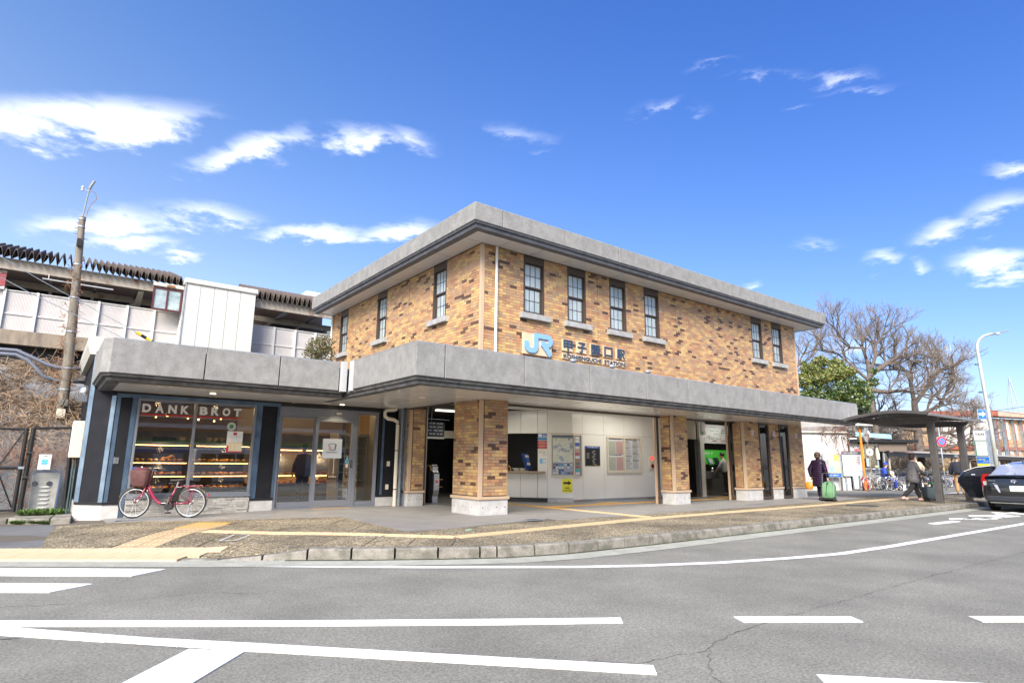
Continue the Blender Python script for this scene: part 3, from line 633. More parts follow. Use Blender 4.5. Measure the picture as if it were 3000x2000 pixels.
# corner trims and joints
mb = MB(); mb.box(XW-.028,XW+.058,YW-.028,YW+.055,3.0,ZU-.004); mb.build('corner_trim', MAT['trim'], st)
mb = MB(); mb.box(XE-.045,XE+.028,YW-.028,YW+.05,3.0,ZU-.004); mb.build('corner_trim', MAT['trim'], st)
mb = MB(); mb.box(XW-.028,XW+.05,YE-.055,YE+.02,3.0,ZU-.004); mb.build('corner_trim', MAT['trim'], st)
for (x, y) in ((8.0,YW-.06),(XE+.07,YW+.1),(XW-.07,YE-.02)):
    p = MB().tube([(x,y,3.3),(x,y,ZU-.02)], .034, 12).build('downpipe', MAT['white'], st, smooth=True, auto=40)
    for z in (4.5,5.6): MB().tube([(x,y,z),(x,y,z+.05)], .040, 12).build('pipe_socket', MAT['white'], p, smooth=True, auto=40)
# sash windows
def sash_window(front, a):
    """a: lower coordinate of the opening along the wall"""
    if front: o = Vector((a,YW,0)); r = X_; n = -Y_
    else: o = Vector((XW,a+WW,0)); r = -Y_; n = -X_
    def B(mb, x0, x1, z0, z1, d0, d1):
        c = o+r*((x0+x1)/2)+n*((d0+d1)/2); c.z = (z0+z1)/2; mb.obox(c, r, Z_, n, x1-x0, z1-z0, abs(d1-d0))
    mb = MB(); g = .002
    B(mb, g, .045, WZ0, WZ1, -.118, .02); B(mb, WW-.045, WW-g, WZ0, WZ1, -.118, .02); B(mb, .046, WW-.046, WZ1-.19, WZ1, -.118, .018); B(mb, .046, WW-.046, WZ0, WZ0+.05, -.118, .015)
    w = mb.build('window', MAT['brownmetal'], st)
    zm = WZ0+.05+(WZ1-.19-WZ0-.05)*.5; z0, z1 = WZ0+.052, WZ1-.192
    mb = MB()
    for (s0, s1, d) in ((z0, zm, -.09), (zm, z1, -.06)):
        B(mb, .047, .085, s0, s1, d, d+.028); B(mb, WW-.085, WW-.047, s0, s1, d, d+.028); B(mb, .086, WW-.086, s0, s0+.04, d, d+.028); B(mb, .086, WW-.086, s1-.035, s1, d, d+.028)
        for k in (1, 2): xx = .085+(WW-.17)*k/3; B(mb, xx-.008, xx+.008, s0+.041, s1-.036, d+.004, d+.024)
        zz = (s0+s1)/2; B(mb, .086, WW-.086, zz-.008, zz+.008, d+.006, d+.022)
    mb.build('sash', MAT['brownmetal'], w)
    mb = MB(); B(mb, .06, WW-.06, z0, zm, -.080, -.074); mb.build('pane', MAT['frost'], w); mb = MB(); B(mb, .06, WW-.06, zm, z1, -.050, -.044); mb.build('pane', MAT['frost'], w)
    mb = MB(); B(mb, .046, WW-.046, WZ0, WZ1, -.119, -.112); mb.build('reveal', MAT['black'], w)
    mb = MB(); B(mb, -.13, WW+.13, WZ0-.145, WZ0-.003, -.02, .13); mb.build('window_sill', bpy.data.materials.get('sill_concrete') or M('sill_concrete', (.27,.27,.265), .9, col2=(.36,.36,.355), vs=6, fine=.15), st, bevel=.008)
for a in WF: sash_window(True, a)
for a in WL: sash_window(False, a)
# ---- canopies
def sweep(mb, path, prof, closed=False):
    """prof: list of (outward, z); path: list of (x,y); outward = right of travel"""
    n = len(path); ring = []
    for i, p in enumerate(path):
        p = Vector(p)
        def nrm(a, b): t = (Vector(b)-Vector(a)).normalized(); return Vector((t.y,-t.x))
        ns = []
        if i > 0: ns.append(nrm(path[i-1], path[i]))
        if i < n-1: ns.append(nrm(path[i], path[i+1]))
        m = sum(ns, Vector((0,0))); m = m/m.length; k = 1/max(.3, m.dot(ns[0]))
        ring.append([(p.x+m.x*k*o, p.y+m.y*k*o, z) for o, z in prof])
    k = len(prof); vs = [q for r in ring for q in r]; fs = []
    for i in range(n-1):
        for j in range(k): fs.append((i*k+j, (i+1)*k+j, (i+1)*k+(j+1)%k, i*k+(j+1)%k))
    fs += [tuple(range(k)), tuple((n-1)*k+j for j in range(k-1,-1,-1))]
    mb.add(vs, fs)
def fascia_panels(a, b, joints, z0, z1, mat, parent, ax, outn, t=.09, gap=.022):
    """panels along axis ax (0 x, 1 y) between a and b at the given joints; a/b are fixed coords"""
    js = sorted(joints)
    for i, (j0, j1) in enumerate(zip(js, js[1:])):
        g0 = 0 if i == 0 else gap/2; g1 = 0 if i == len(js)-2 else gap/2; mb = MB()
        if ax == 0: mb.box(j0+g0, j1-g1, a, a+t*outn, z0, z1)
        else: mb.box(a, a+t*outn, j0+g0, j1-g1, z0, z1)
        mb.build('fascia_panel', mat, parent, bevel=.006, seg=1)
Zf0, Zf1 = 2.69, 3.315
# lower canopy: front at y=9.60, left return at x=5.158
can = MB(); can.box(5.26,23.05,9.72,11.0,2.56,3.20); can.box(5.26,7.60,11.0,14.4,2.56,3.20); can.box(7.60,23.05,11.0,11.13,2.56,3.20); can.box(22.0,23.05,11.13,16,2.56,3.20)
can.build('canopy_slab', MAT['dark2'], st)
fascia_panels(9.60, 0, [5.158,5.77,7.69,9.60,11.54,13.22,14.90,16.62,18.35,20.30,22.22,23.15], Zf0, Zf1, MAT['fascia'], st, 0, 1)
fascia_panels(5.158, 0, [9.692,11.24,12.46], Zf0, Zf1, MAT['fascia'], st, 1, 1)
fascia_panels(23.15, 0, [9.692,12,14,16], Zf0, Zf1, MAT['fascia'], st, 1, -1)
mb = MB(); mb.box(5.158,5.25,12.462,12.70,2.66,3.335).box(5.03,5.157,12.80,12.91,2.66,3.335); mb.build('expansion_joint_cover', M('pale_joint_cover', (.40,.41,.42), .5), st, bevel=.004)
ribp = [(0,2.689),(-.05,2.689),(-.05,2.655),(-.015-.03,2.650),(-.045,2.60),(-.11,2.595),(-.095,2.548),(-.20,2.548),(-.20,2.689)]
ribp = [(-.03,2.688),(-.045,2.625),(-.085,2.618),(-.075,2.612),(-.09,2.552),(-.16,2.545),(-.25,2.545),(-.25,2.688)]
mb = MB(); sweep(mb, [(23.15,15.9),(23.15,9.60),(5.158,9.60),(5.158,12.9)][::-1], ribp); mb.build('drip_rib', MAT['rib'], st)
mb = MB(); mb.box(5.16,23.13,9.61,9.70,3.317,3.333).box(5.16,5.26,9.70,12.46,3.317,3.333); mb.build('coping', MAT['galv'], st)
# upper roof
roof = MB(); roof.box(6.95,22.84,10.42,20.53,6.26,6.72); roof.build('roof_slab', MAT['dark2'], st)
fascia_panels(10.32, 0, [6.85,7.62,9.54,11.48,13.19,14.88,16.61,18.32,20.26,22.21,22.94], 6.39, 6.796, MAT['fascia'], st, 0, 1)
fascia_panels(6.85, 0, [10.412,11.18,12.93,14.69,16.69,18.67,20.63], 6.39, 6.796, MAT['fascia'], st, 1, 1)
fascia_panels(22.94, 0, [10.412,12.93,14.69,16.69,18.67,20.63], 6.39, 6.796, MAT['fascia'], st, 1, -1)
ribu = [(-.02,6.388),(-.035,6.345),(-.09,6.338),(-.075,6.33),(-.095,6.258),(-.17,6.247),(-.26,6.247),(-.26,6.388)]
mb = MB(); sweep(mb, [(6.85,20.63),(6.85,10.32),(22.94,10.32),(22.94,20.63)], ribu); mb.build('drip_rib', MAT['ribup'], st)
mb = MB(); mb.box(6.86,22.93,10.33,10.42,6.798,6.812).box(6.86,6.95,10.42,20.62,6.798,6.812); mb.build('coping', MAT['galv'], st)
mb = MB(); mb.tube([(22.6,10.6,6.8),(22.6,10.6,7.02),(22.72,10.55,7.05)], .012, 6); mb.build('roof_hook', MAT['galv'], st)
# soffit panels
def soffit(x0, x1, y0, y1, z, nx, ny, mat, gap=.022):
    for i in range(nx):
        for j in range(ny):
            a0, a1 = x0+(x1-x0)*i/nx, x0+(x1-x0)*(i+1)/nx; b0, b1 = y0+(y1-y0)*j/ny, y0+(y1-y0)*(j+1)/ny
            MB().box(a0+gap/2,a1-gap/2,b0+gap/2,b1-gap/2,z,z+.012).build('soffit_panel', mat, st)
slab_wall('soffit_backing',7.09,22.72,10.56,YW-.03,6.2585,6.2595,'mortar'); soffit(7.095,22.70,10.565,YW-.03,6.246,16,1,MAT['soffit_up']); soffit(7.095,XW-.03,YW-.03,20.4,6.246,1,7,MAT['soffit_up']); soffit(XE+.03,22.70,YW-.03,20.4,6.246,1,7,MAT['soffit_up'])
soffit(5.40,22.9,9.85,11.11,2.545,12,2,MAT['soffit']); soffit(5.40,7.60,11.11,14.42,2.545,3,3,MAT['soffit']); soffit(7.6,22.0,11.16,11.66,2.545,10,1,MAT['soffit']); soffit(22.03,22.9,11.11,15.8,2.545,1,4,MAT['soffit'])
soffit(8.2,22.0,11.72,14.4,2.72,9,2,MAT['soffit'])
mb = MB(); mb.box(7.7,22.0,11.66,11.72,2.50,2.75); mb.build('shutter_guide', MAT['brownmetal'], st); mb = MB(); mb.box(7.60,7.66,12.28,14.45,2.51,2.58); mb.build('shutter_guide', MAT['brownmetal'], st)
# ---- pillars
def pillar(x0, x1, y0, y1, sides, seed, trim_l=True, trim_r=False):
    p = MB().box(x0+.02,x1-.02,y0+.02,y1-.02,.40,ZC).build('brick_pillar', MAT['mortar'], st)
    MB().box(x0,x1,y0,y1,-.02,.335).build('plinth', MAT['concrete_smooth'], p, bevel=.006)
    MB().box(x0-.03,x1+.03,y0-.03,y1+.03,.337,.40).build('base_trim', MAT['trim'], p, bevel=.004)
    for (cx, cy, nx) in [(x0+(x1-x0)*t, y0-.001, 0) for t in (.12,.6,.9) if x1-x0 > .3]+[(x0-.001, y0+(y1-y0)*t, 1) for t in (.25,.6,.9) if y1-y0 > .5]:
        MB().disc((cx,cy,.17), ((-1,0,0) if nx else (0,-1,0)), .014, .004, 10).build('form_tie_hole', MAT['dark2'], p)
    b0 = x0+.105 if 'l' in sides else x0+.012
    if 'f' in sides:
        brick_wall((b0,y0+.02,0), X_, x1-.012-b0, .42, ZC, seed=seed)
    if 'l' in sides:
        MB().box(x0-.004,x0+.075,y0-.004,y0+.075,.402,ZC).build('corner_trim', MAT['trim'], p)
        brick_wall((x0+.02,y1-.012,0), -Y_, y1-y0-.012-.105, .42, ZC, seed=seed+50)
    return p
pillar(7.66,8.44,11.13,12.26,'fl',21); 
pillar(7.66,8.13,14.45,14.96,'fl',22)
pillar(14.45,15.16,11.13,11.58,'fl',24); pillar(18.13,19.085,11.13,11.52,'fl',26)
pillar(19.725,20.395,11.13,11.40,'f',27); pillar(21.035,22.02,11.13,11.50,'f',28)
MB().box(19.3,22.0,11.52,11.6,2.3,ZC).build('lintel', MAT['brownmetal'], st)
for (x, y) in ((8.15,14.50),(8.20,14.56),(14.36,11.60),(14.30,11.66),(18.02,11.56),(17.95,11.62)):
    MB().box(x,x+.05,y,y+.05,0,2.7).build('door_jamb', MAT['brownmetal'] if x in (8.15,14.36,18.02) else MAT['trim'], st)
MB().box(8.262,8.29,14.62,14.70,0,2.7).build('door_jamb', MAT['steel'], st); MB().box(14.24,14.28,11.7,13.4,0,.01).build('threshold', MAT['steel'], st)
# grey steel post and cream drain pipe at the joint with the bakery
mb = MB(); mb.box(7.50,7.515,14.60,14.84,0,ZC).box(7.63,7.645,14.60,14.84,0,ZC).box(7.515,7.63,14.74,14.755,0,ZC)
mb.build('steel_post', MAT['galv'], st)
t = thing('drain_pipe', 'cream plastic drain pipe with a double bend at the corner of the bakery', 'pipe', (7.42,14.70,0))
MB().tube([(7.42,14.70,0),(7.42,14.70,2.10),(7.40,14.70,2.19),(7.30,14.70,2.24),(7.12,14.70,2.26),(7.04,14.70,2.32),(7.03,14.70,2.42),(7.08,14.70,2.48),(7.3,14.70,2.5),(7.36,14.70,2.53)], .048, 14).build('pipe', MAT['cream'], t, smooth=True, auto=50)
for z in (.42,1.42,2.12): MB().tube([(7.42,14.70,z),(7.42,14.70,z+.022)], .053, 14).build('pipe_clip', MAT['black'], t)
# JR emblem and station name
def zp(a, z, d=0): return (a, YW-d, z)
em = thing('station_emblem', 'light blue rounded emblem on a cream square beside the station name', 'emblem', (8.81,YW,3.73))
MB().box(8.81,9.72,YW-.075,YW-.02,3.72,4.24).build('backing_plate', M('cream_plate', (.60,.46,.31), .5), em, bevel=.004)
def path_outline(pts, w):
    P = [Vector(p) for p in pts]; A = []; B = []
    for i, p in enumerate(P):
        a = P[max(0,i-1)]; b = P[min(len(P)-1,i+1)]; t = (b-a).normalized(); n = Vector((-t.y,t.x)); k = 1
        if 0 < i < len(P)-1:
            t1 = (P[i]-P[i-1]).normalized(); k = 1/max(.5, t.dot(t1))
        A.append(p+n*w/2*k); B.append(p-n*w/2*k)
    return A, B
def glyph_stroke(mb, pts, w, y0, y1):
    A, B = path_outline(pts, w); n = len(A)
    for i in range(n-1):
        q = [A[i],A[i+1],B[i+1],B[i]]; mb.extrude([(p.x,y0,p.y) for p in q], (0,y1-y0,0))
def arc(cx, cz, r, a0, a1, n=8): return [(cx+r*math.cos(R_(a0+(a1-a0)*i/n)), cz+r*math.sin(R_(a0+(a1-a0)*i/n))) for i in range(n+1)]
jm = M('emblem_blue', (.20,.38,.68), .5)
mb = MB(); glyph_stroke(mb, [(8.895,4.04),(8.895,3.93)]+arc(9.005,3.93,.11,180,270,7)[1:]+[(9.07,3.82)]+arc(9.09,3.92,.10,270,350,5)[1:]+[(9.19,4.20)], .125, YW-.115, YW-.076); 
mb.box(9.127,9.30,YW-.1145,YW-.0765,4.137,4.262)
mb.build('letter_stroke', jm, em)
mb = MB(); glyph_stroke(mb, [(9.28,4.20),(9.56,4.20)]+arc(9.56,4.10,.10,90,-60,8)[1:]+[(9.555,4.0)], .12, YW-.117, YW-.076); glyph_stroke(mb, [(9.36,4.02),(9.43,4.02),(9.66,3.74)], .12, YW-.116, YW-.0762); mb.build('letter_stroke', jm, em)
nav = M('navy_letter', (.04,.065,.11), .3); crm = M('cream_letter_edge', (.60,.46,.30), .5)
nm = thing('station_name_sign', 'raised navy station name characters with latin letters below on the brick wall', 'sign', (10.12,YW,3.75))
for i, ch in enumerate('甲子園口駅'):
    x = 10.12+i*.495
    b = MB(); b.box(x-.01,x+.345,YW-.05,YW-.021,3.95,4.25); b.build('letter_block', crm, nm)
    b = MB(); text_into(b, ch, (x+.015,YW-.052,3.965), X_, Z_, .305, .27, .03, .008); b.build('letter', nav, nm)
b = MB(); b.box(10.11,11.50,YW-.045,YW-.021,3.745,3.895).box(11.59,12.44,YW-.045,YW-.021,3.745,3.895); b.build('letter_block', crm, nm)
for wd, x0, x1 in (('KOSHIENGUCHI',10.14,11.48),('STATION',11.62,12.42)):
    b = MB(); text_into(b, wd, (x0,YW-.047,3.768), X_, Z_, x1-x0, .105, .02, .0); b.build('letter', nav, nm)
b = MB(); b.box(10.255,10.315,YW-.092,YW-.047,3.892,3.905); b.build('letter', nav, nm)
for x in (9.39,10.69,12.02):
    l = thing('sign_spotlight', 'small grey floodlight on the canopy edge %s' % {9.39:'under the first station name character',10.69:'between the two words of the latin station name',12.02:'right of the station name'}[x], 'light', (x,9.95,3.2), group='floodlights on the canopy')
    MB().tube([(x,9.95,3.2),(x,9.95,3.42)], .014, 8).build('stem', MAT['galv'], l); MB().ell((x+.02,9.95,3.46), .09,.06,.05).build('lamp_head', MAT['galv'], l, smooth=True)
# slit windows
for k, (x0, x1) in enumerate(((19.09,19.72),(20.40,21.03))):
    w = thing('slit_window', ['tall narrow dark window nearest the ticket hall, with a small poster low inside','tall narrow dark window near the building corner, with an advert panel inside'][k], 'window', (x0,11.2,0))
    MB().box(x0,x0+.045,11.12,11.24,.03,2.53).box(x1-.045,x1,11.12,11.24,.03,2.53).box(x0+.046,x1-.046,11.12,11.24,2.47,2.53).box(x0+.046,x1-.046,11.12,11.24,.03,.10).build('frame', MAT['brownmetal'], w)
    MB().box(x0+.045,x1-.045,11.175,11.181,.10,2.47).build('pane', MAT['glass'], w)
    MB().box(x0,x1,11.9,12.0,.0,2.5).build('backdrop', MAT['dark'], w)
    mb = MB(); O = (x0+.03,11.30,0)
    def rc(x, z, w_, h, c, off=0.): rect(mb, (x0,11.30,0), X_, Z_, x, z, w_, h, .003, c, off)
    if k == 0:
        rc(.05,2.1,.5,.3,(.25,.27,.28)); rc(.05,1.78,.5,.12,(.5,.5,.48)); rc(.06,1.45,.5,.25,(.02,.04,.16)); rc(.06,1.05,.22,.18,(.06,.35,.08)); rc(.3,.95,.28,.3,(.04,.12,.45)); rc(.38,1.03,.12,.13,(.5,.3,.22),.003); rc(.08,.85,.16,.16,(.5,.35,.25)); 
        for j in range(12): rc(.28,.35+j*.045,.3,.035,(.25,.25,.24))
        rc(.2,.1,.05,.85,(.35,.45,.5))
        mb.build('posters', MAT['vc'], w, colname='Col')
    else:
        rc(.07,2.05,.46,.36,(.5,.52,.52)); rc(.04,.45,.56,.75,(.06,.045,.04))
        rc(.1,.9,.45,.2,(.35,.1,.1)); rc(.3,1.02,.25,.22,(.55,.5,.45),.003)
        mb.ell((x0+.42,11.196,.72),.17,.006,.2,16,8,None,(.45,.3,.28)); mb.ell((x0+.3,11.196,.95),.15,.006,.1,14,8,None,(.5,.5,.3))
        mb.build('posters', MAT['vc'], w, colname='Col')
        mb = MB(); yl = (.65,.7,.05); text_into(mb, 'アウト', (x0+.56,11.198,1.62), -X_, Z_, .5, .22, -.004, .02, yl); text_into(mb, '-1560', (x0+.56,11.198,1.32), -X_, Z_, .5, .12, -.004, .02, (.6,.6,.6)); text_into(mb, '000', (x0+.56,11.198,.33), -X_, Z_, .48, .17, -.004, .04, yl); text_into(mb, '婚', (x0+.54,11.196,1.0), -X_, Z_, .2, .2, -.004, .04, (.65,.65,.6))
        mb.build('lettering', MAT['vc'], w, colname='Col')
for i, (x, z) in enumerate(((18.61,2.10),(19.96,2.095),(21.46,2.09))):
    o = MB().box(x,x+.17,11.118,11.136,z,z+.19).build('notice_plate', M('pale_pink_plate', (.55,.46,.50), .4)); tag(o, 'small pale pink plate on the brick %s' % ('left of both slit windows','between the two slit windows','right of both slit windows')[i], 'sign', 'pale plates on the brick piers')

# bricks: the 300 that show largest are objects, the rest one mesh
bricks.sort(key=lambda b: (b[0]-Vector((0,0,1.15))).length)
BM = {}
def emit_bricks():
    for (c, r, n, w, h, col, g) in bricks[:300]:
        key = (round(w,3), round(h,3), round(r.x,2), tuple(round(q*12)/12 for q in col), round(g,1))
        if key not in BM:
            mb = MB(); brick_geo(mb, Vector((0,0,0)), r, n, w, h, col, g); BM[key] = mb.mesh('brick', MAT['tile'], colname='Col')
        link_mesh('brick', BM[key], st, c-ORG[st.name])
    mb = MB()
    for (c, r, n, w, h, col, g) in bricks[300:]: brick_geo(mb, c, r, n, w, h, col, g)
    o = mb.build('brickwork', MAT['tile'], st, colname='Col'); o['kind'] = 'stuff'
emit_bricks()
# ---------------- concourse
def panel_wall(name, a, b, zs, mat, step, t=.03, seam=.008, parent=st):
    """wall of panels from a to b (xy), outward = right of travel; zs = seam heights"""
    a, b = Vector(a), Vector(b); l = (b-a).length; r = ((b-a)/l).to_3d(); n = r.cross(Z_); k = max(1, round(l/step)) if not isinstance(step, list) else None
    cuts = [l*i/k for i in range(k+1)] if k else [0]+[s for s in step if 0 < s < l]+[l]
    for c0, c1 in zip(cuts, cuts[1:]):
        for z0, z1 in zip(zs, zs[1:]):
            c = a.to_3d()+r*((c0+c1)/2)-n*t/2; c.z = (z0+z1)/2
            MB().obox(c, r, Z_, n, c1-c0-seam, z1-z0-seam, t).build(name, mat, parent)
    c = a.to_3d()+r*(l/2)-n*(t+.012); c.z = (zs[0]+zs[-1])/2
    MB().obox(c, r, Z_, n, l, zs[-1]-zs[0], .02).build('wall_backing', MAT['trim'], parent)
panel_wall('wall_panel', (12.63,13.45), (17.55,13.45), [.07,2.02,2.72], MAT['wallw'], [.44,1.37,2.30,3.23,4.16])
panel_wall('wall_panel', (12.0,13.86), (12.62,13.42), [.12,2.02,2.72], MAT['wallw'], 5.)
MB().prism([(12.0,13.845),(12.62,13.405),(12.70,13.6),(12.05,14.0)], 0, .118).build('wall_base', MAT['concrete_smooth'], st)
MB().box(12.66,17.5,13.47,13.49,.003,.07).build('skirting', MAT['steel'], st)
A = Vector((12.0,13.86)); Dv = Vector((-.6,.8)); e = lambda t: tuple(A+Dv*t)
panel_wall('wall_panel', e(.305), e(0), [.12,2.02,2.72], MAT['wallw'], 5.)
panel_wall('wall_panel', e(1.9), e(.31), [2.02,2.72], MAT['wallw'], .55)
panel_wall('wall_panel', e(1.9), e(.31), [.12,.83], MAT['wallw'], .55)
MB().obox((A.x+Dv.x*.95+.03,A.y+Dv.y*.95+.02,.06), (-.6,.8,0), Z_, (.8,.6,0), 1.9, .118, .02).build('skirting', MAT['black'], st)
c = A+Dv*.8; MB().obox((c.x-.04,c.y-.03,.865), (-.6,.8,0), Z_, (.8,.6,0), 1.45, .06, .26).build('counter_ledge', M('tan_stone_ledge', (.36,.27,.19), .4, col2=(.28,.2,.14), vs=20), st, bevel=.005)
# station interior shell
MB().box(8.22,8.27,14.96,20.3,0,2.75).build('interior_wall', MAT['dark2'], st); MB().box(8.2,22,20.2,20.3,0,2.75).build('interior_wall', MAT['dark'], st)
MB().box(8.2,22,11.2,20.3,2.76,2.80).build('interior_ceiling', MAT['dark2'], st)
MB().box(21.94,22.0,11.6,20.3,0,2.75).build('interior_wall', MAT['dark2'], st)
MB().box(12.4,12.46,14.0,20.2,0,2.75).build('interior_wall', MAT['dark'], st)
MB().box(9.4,9.9,18.0,18.03,0,1.9).build('interior_screen', M('grey_screen', (.16,.155,.14), .6), st); MB().box(8.3,11.9,17.95,18.0,1.95,2.2).build('interior_beam', MAT['cream'], st)
MB().box(8.6,9.9,16.4,16.44,1.85,2.02).build('interior_beam', MAT['white'], st)
for x, y in ((9.5,16.2),(10.6,13.2),(20.4,13.0)):
    MB().box(x,x+.9,y,y+.12,2.70,2.745).build('ceiling_tube_light', M('tube_light', (.9,.9,.85), .5, emit=(1,.93,.8), es=.9), st)
for (x, y, e_, sx, sy) in ((10.0,13.5,12,1.4,.9),(14.2,12.5,14,2.4,.5),(10.0,16.5,6,1,1),(20.2,12.9,12,1.2,.5)):
    ld = bpy.data.lights.new('ceiling_lamp', 'AREA'); lo = bpy.data.objects.new('ceiling_lamp', ld); COL.objects.link(lo); lo.location = (x,y,2.69); ld.shape = 'RECTANGLE'; ld.size = sx; ld.size_y = sy; ld.energy = e_; ld.color = (1,.95,.86)
# departure board
d = thing('departure_board', 'black hanging departure board with rows of white lettering inside the left entrance', 'display', (8.6,15.3,1.85))
MB().box(8.42,9.25,15.30,15.42,1.86,2.30).build('case', MAT['blackgloss'], d, bevel=.01); MB().box(8.8,8.84,15.34,15.38,2.30,2.74).build('hanger', MAT['black'], d)
mb = MB()
for z, s in ((2.22,'普通 京都 高槻'),(2.12,'10:21 快速 米原'),(2.02,'10:28 普通'),(1.92,'10:36 普通 京都')):
    text_into(mb, s, (8.48,15.299,z), X_, Z_, .70, .045, .003, 0, (.55,.62,.75))
mb.build('lettering', MAT['vc'], d, colname='Col')
# ticket gate on the left
g = thing('ticket_gate', 'stainless ticket gate with a red no entry sticker between the pilaster and the corner pillar', 'ticket gate', (8.88,15.30,0))
prof = [(15.30,0),(15.30,.18),(15.26,.26),(15.24,.36),(15.24,.80),(15.30,.86),(15.34,.88),(15.34,1.0),(15.40,1.06),(16.9,1.06),(16.95,0)]
MB().extrude([(8.90,y,z) for y,z in prof], (.19,0,0)).build('cabinet', MAT['steel'], g, bevel=.012); MB().box(8.84,8.898,15.4,16.8,0,1.0).build('side_panel', MAT['black'], g)
mb = MB(); rect(mb, (8.94,15.238,.50), X_, Z_, 0, 0, .12, .16, .003, (.75,.75,.75)); mb.disc((9.0,15.233,.59), (0,1,0), .048, .003, 18, (.6,.02,.03)); rect(mb, (8.97,15.230,.583), X_, Z_, 0,0,.06,.014,.002,(.8,.8,.8)); mb.build('sticker', MAT['vc'], g, colname='Col')
mb = MB(); mb.tube([(8.86,15.42,1.02),(8.86,15.36,.98),(8.86,15.33,.90)], .02, 8); mb.build('yellow_edge', MAT['yellow'], g)
mb = MB(); mb.box(9.12,9.6,15.9,15.92,.62,.64).box(9.12,9.6,15.9,15.92,.4,.42); mb.build('flap', MAT['yellow'], g)
# gate bank right of the corner pillar
g = thing('ticket_gate', 'pale ticket gate with a red strip and a blue arrow display beside the staffed counter', 'ticket gate', (11.6,15.0,0))
MB().box(11.62,11.80,14.85,16.2,0,.98).build('cabinet', MAT['cream'], g, bevel=.01); MB().extrude([(11.36,14.95,0),(11.36,14.95,.30),(11.40,14.9,.45),(11.40,14.9,.86),(11.40,15.1,1.04),(11.40,16.2,1.04),(11.36,16.2,0)], (.17,0,0)).build('cabinet', MAT['steel'], g, bevel=.01)
mb = MB(); mb.box(11.42,11.75,14.80,14.86,.70,.78,(.5,.02,.03)).box(11.58,11.74,14.80,14.86,.40,.69,(.03,.03,.035)).box(11.60,11.72,14.79,14.80,.54,.66,(.05,.12,.75)).box(11.60,11.72,14.79,14.80,.43,.52,(.8,.5,.02)); mb.build('reader_panel', MAT['vc'], g, colname='Col')
mb = MB(); mb.tube([(11.40,15.0,1.05),(11.40,14.92,1.0),(11.40,14.885,.9),(11.40,14.88,.75)], .018, 8); mb.build('yellow_edge', MAT['yellow'], g)
l = thing('leaflet_stand', 'cream stand holding blue and white leaflets in front of the counter', 'leaflet stand', (11.6,14.6,0))
MB().box(11.62,11.83,14.56,14.70,0,.98).build('stand', MAT['cream'], l, bevel=.006)
q0 = Vector((11.64,14.55,1.0)); mb = MB(); up = Vector((.25,-.12,-1)).normalized(); rt = Vector((1,0,0)); 
mb.obox((11.72,14.52,1.18), (1,.0,.0), (-.25,.12,1), (0,-1,.1), .22, .50, .04, (.03,.08,.28))
for j in range(4): mb.obox((11.69+.035*j+(.02),14.488+.002*j,1.33-.11*j), (1,0,0), (-.25,.12,1), (0,-1,.1), .13, .085, .01, [(.7,.72,.75),(.08,.2,.55),(.75,.78,.8),(.1,.35,.7)][j])
mb.build('leaflets', MAT['vc'], l, colname='Col')
# boards on the concourse wall
rD = Vector((.62,-.44,0)).normalized(); nD = rD.cross(Z_)
def flat(mb, O, r, x, z, w, h, c, off=.0, d=.003): rect(mb, O, r, Z_, x, z, w, h, d, c, off)
mp_ = thing('area_map_board', 'large cream framed local area map on the angled wall beside the ticket counter', 'map board', (12.05,13.8,.74))
O = Vector((12.075,13.795,0))
fr = MB()
for (x, z, w, h) in ((0,.74,.72,.03),(0,1.97,.72,.035),(0,.771,.03,1.198),(.69,.771,.03,1.198)): rect(fr, O, rD, Z_, x, z, w, h, .03, None, .004)
fr.build('frame', MAT['cream'], mp_)
m = M('printed_street_map', (.62,.64,.56), .35); t = m.node_tree; N = t.nodes; K = t.links.new; b = N['Principled BSDF']; tc = N.new('ShaderNodeTexCoord'); v = N.new('ShaderNodeTexVoronoi'); v.feature = 'DISTANCE_TO_EDGE'; v.inputs['Scale'].default_value = 9; K(tc.outputs['Object'], v.inputs['Vector']); n = N.new('ShaderNodeTexNoise'); n.inputs['Scale'].default_value = 5; K(tc.outputs['Object'], n.inputs['Vector'])
r = N.new('ShaderNodeValToRGB'); r.color_ramp.elements[0].color = (.30,.36,.42,1); r.color_ramp.elements[1].color = (.62,.63,.55,1); r.color_ramp.elements[0].position = .4; r.color_ramp.elements[1].position = .46; e2 = r.color_ramp.elements.new(.72); e2.color = (.48,.56,.36,1); K(n.outputs[0], r.inputs[0])
mi = N.new('ShaderNodeMix'); mi.data_type = 'RGBA'; mr = N.new('ShaderNodeMapRange'); mr.inputs[1].default_value = .01; mr.inputs[2].default_value = .03; K(v.outputs['Distance'], mr.inputs[0]); K(mr.outputs[0], mi.inputs[0]); mi.inputs[6].default_value = (.75,.75,.72,1); K(r.outputs[0], mi.inputs[7]); K(mi.outputs[2], b.inputs['Base Color'])
MAT['map'] = m
mb = MB(); flat(mb, O, rD, .035, .79, .65, 1.17, None, .006); mb.build('map_print', M('board_grey', (.30,.32,.36), .3), mp_)
mb = MB(); flat(mb, O, rD, .055, 1.16, .61, .72, None, .010); mb.build('map_print', MAT['map'], mp_)
mb = MB(); text_into(mb, 'JR甲子園口駅周辺案内', tuple(O+rD*.03+nD*.036+Z_*1.905), rD, Z_, .62, .055, .003, .02, (.03,.06,.2)); mb.build('heading', MAT['vc'], mp_, colname='Col'); mb = MB()
rng = random.Random(4)
for i in range(7):
    for j in range(4): flat(mb, O, rD, .06+i*.086, .82+j*.08, .07, .06, rng.choice([(.05,.1,.3),(.6,.62,.62),(.35,.4,.5),(.6,.6,.55),(.1,.3,.5),(.35,.15,.1)]), .012)
mb.build('legend', MAT['vc'], mp_, colname='Col')
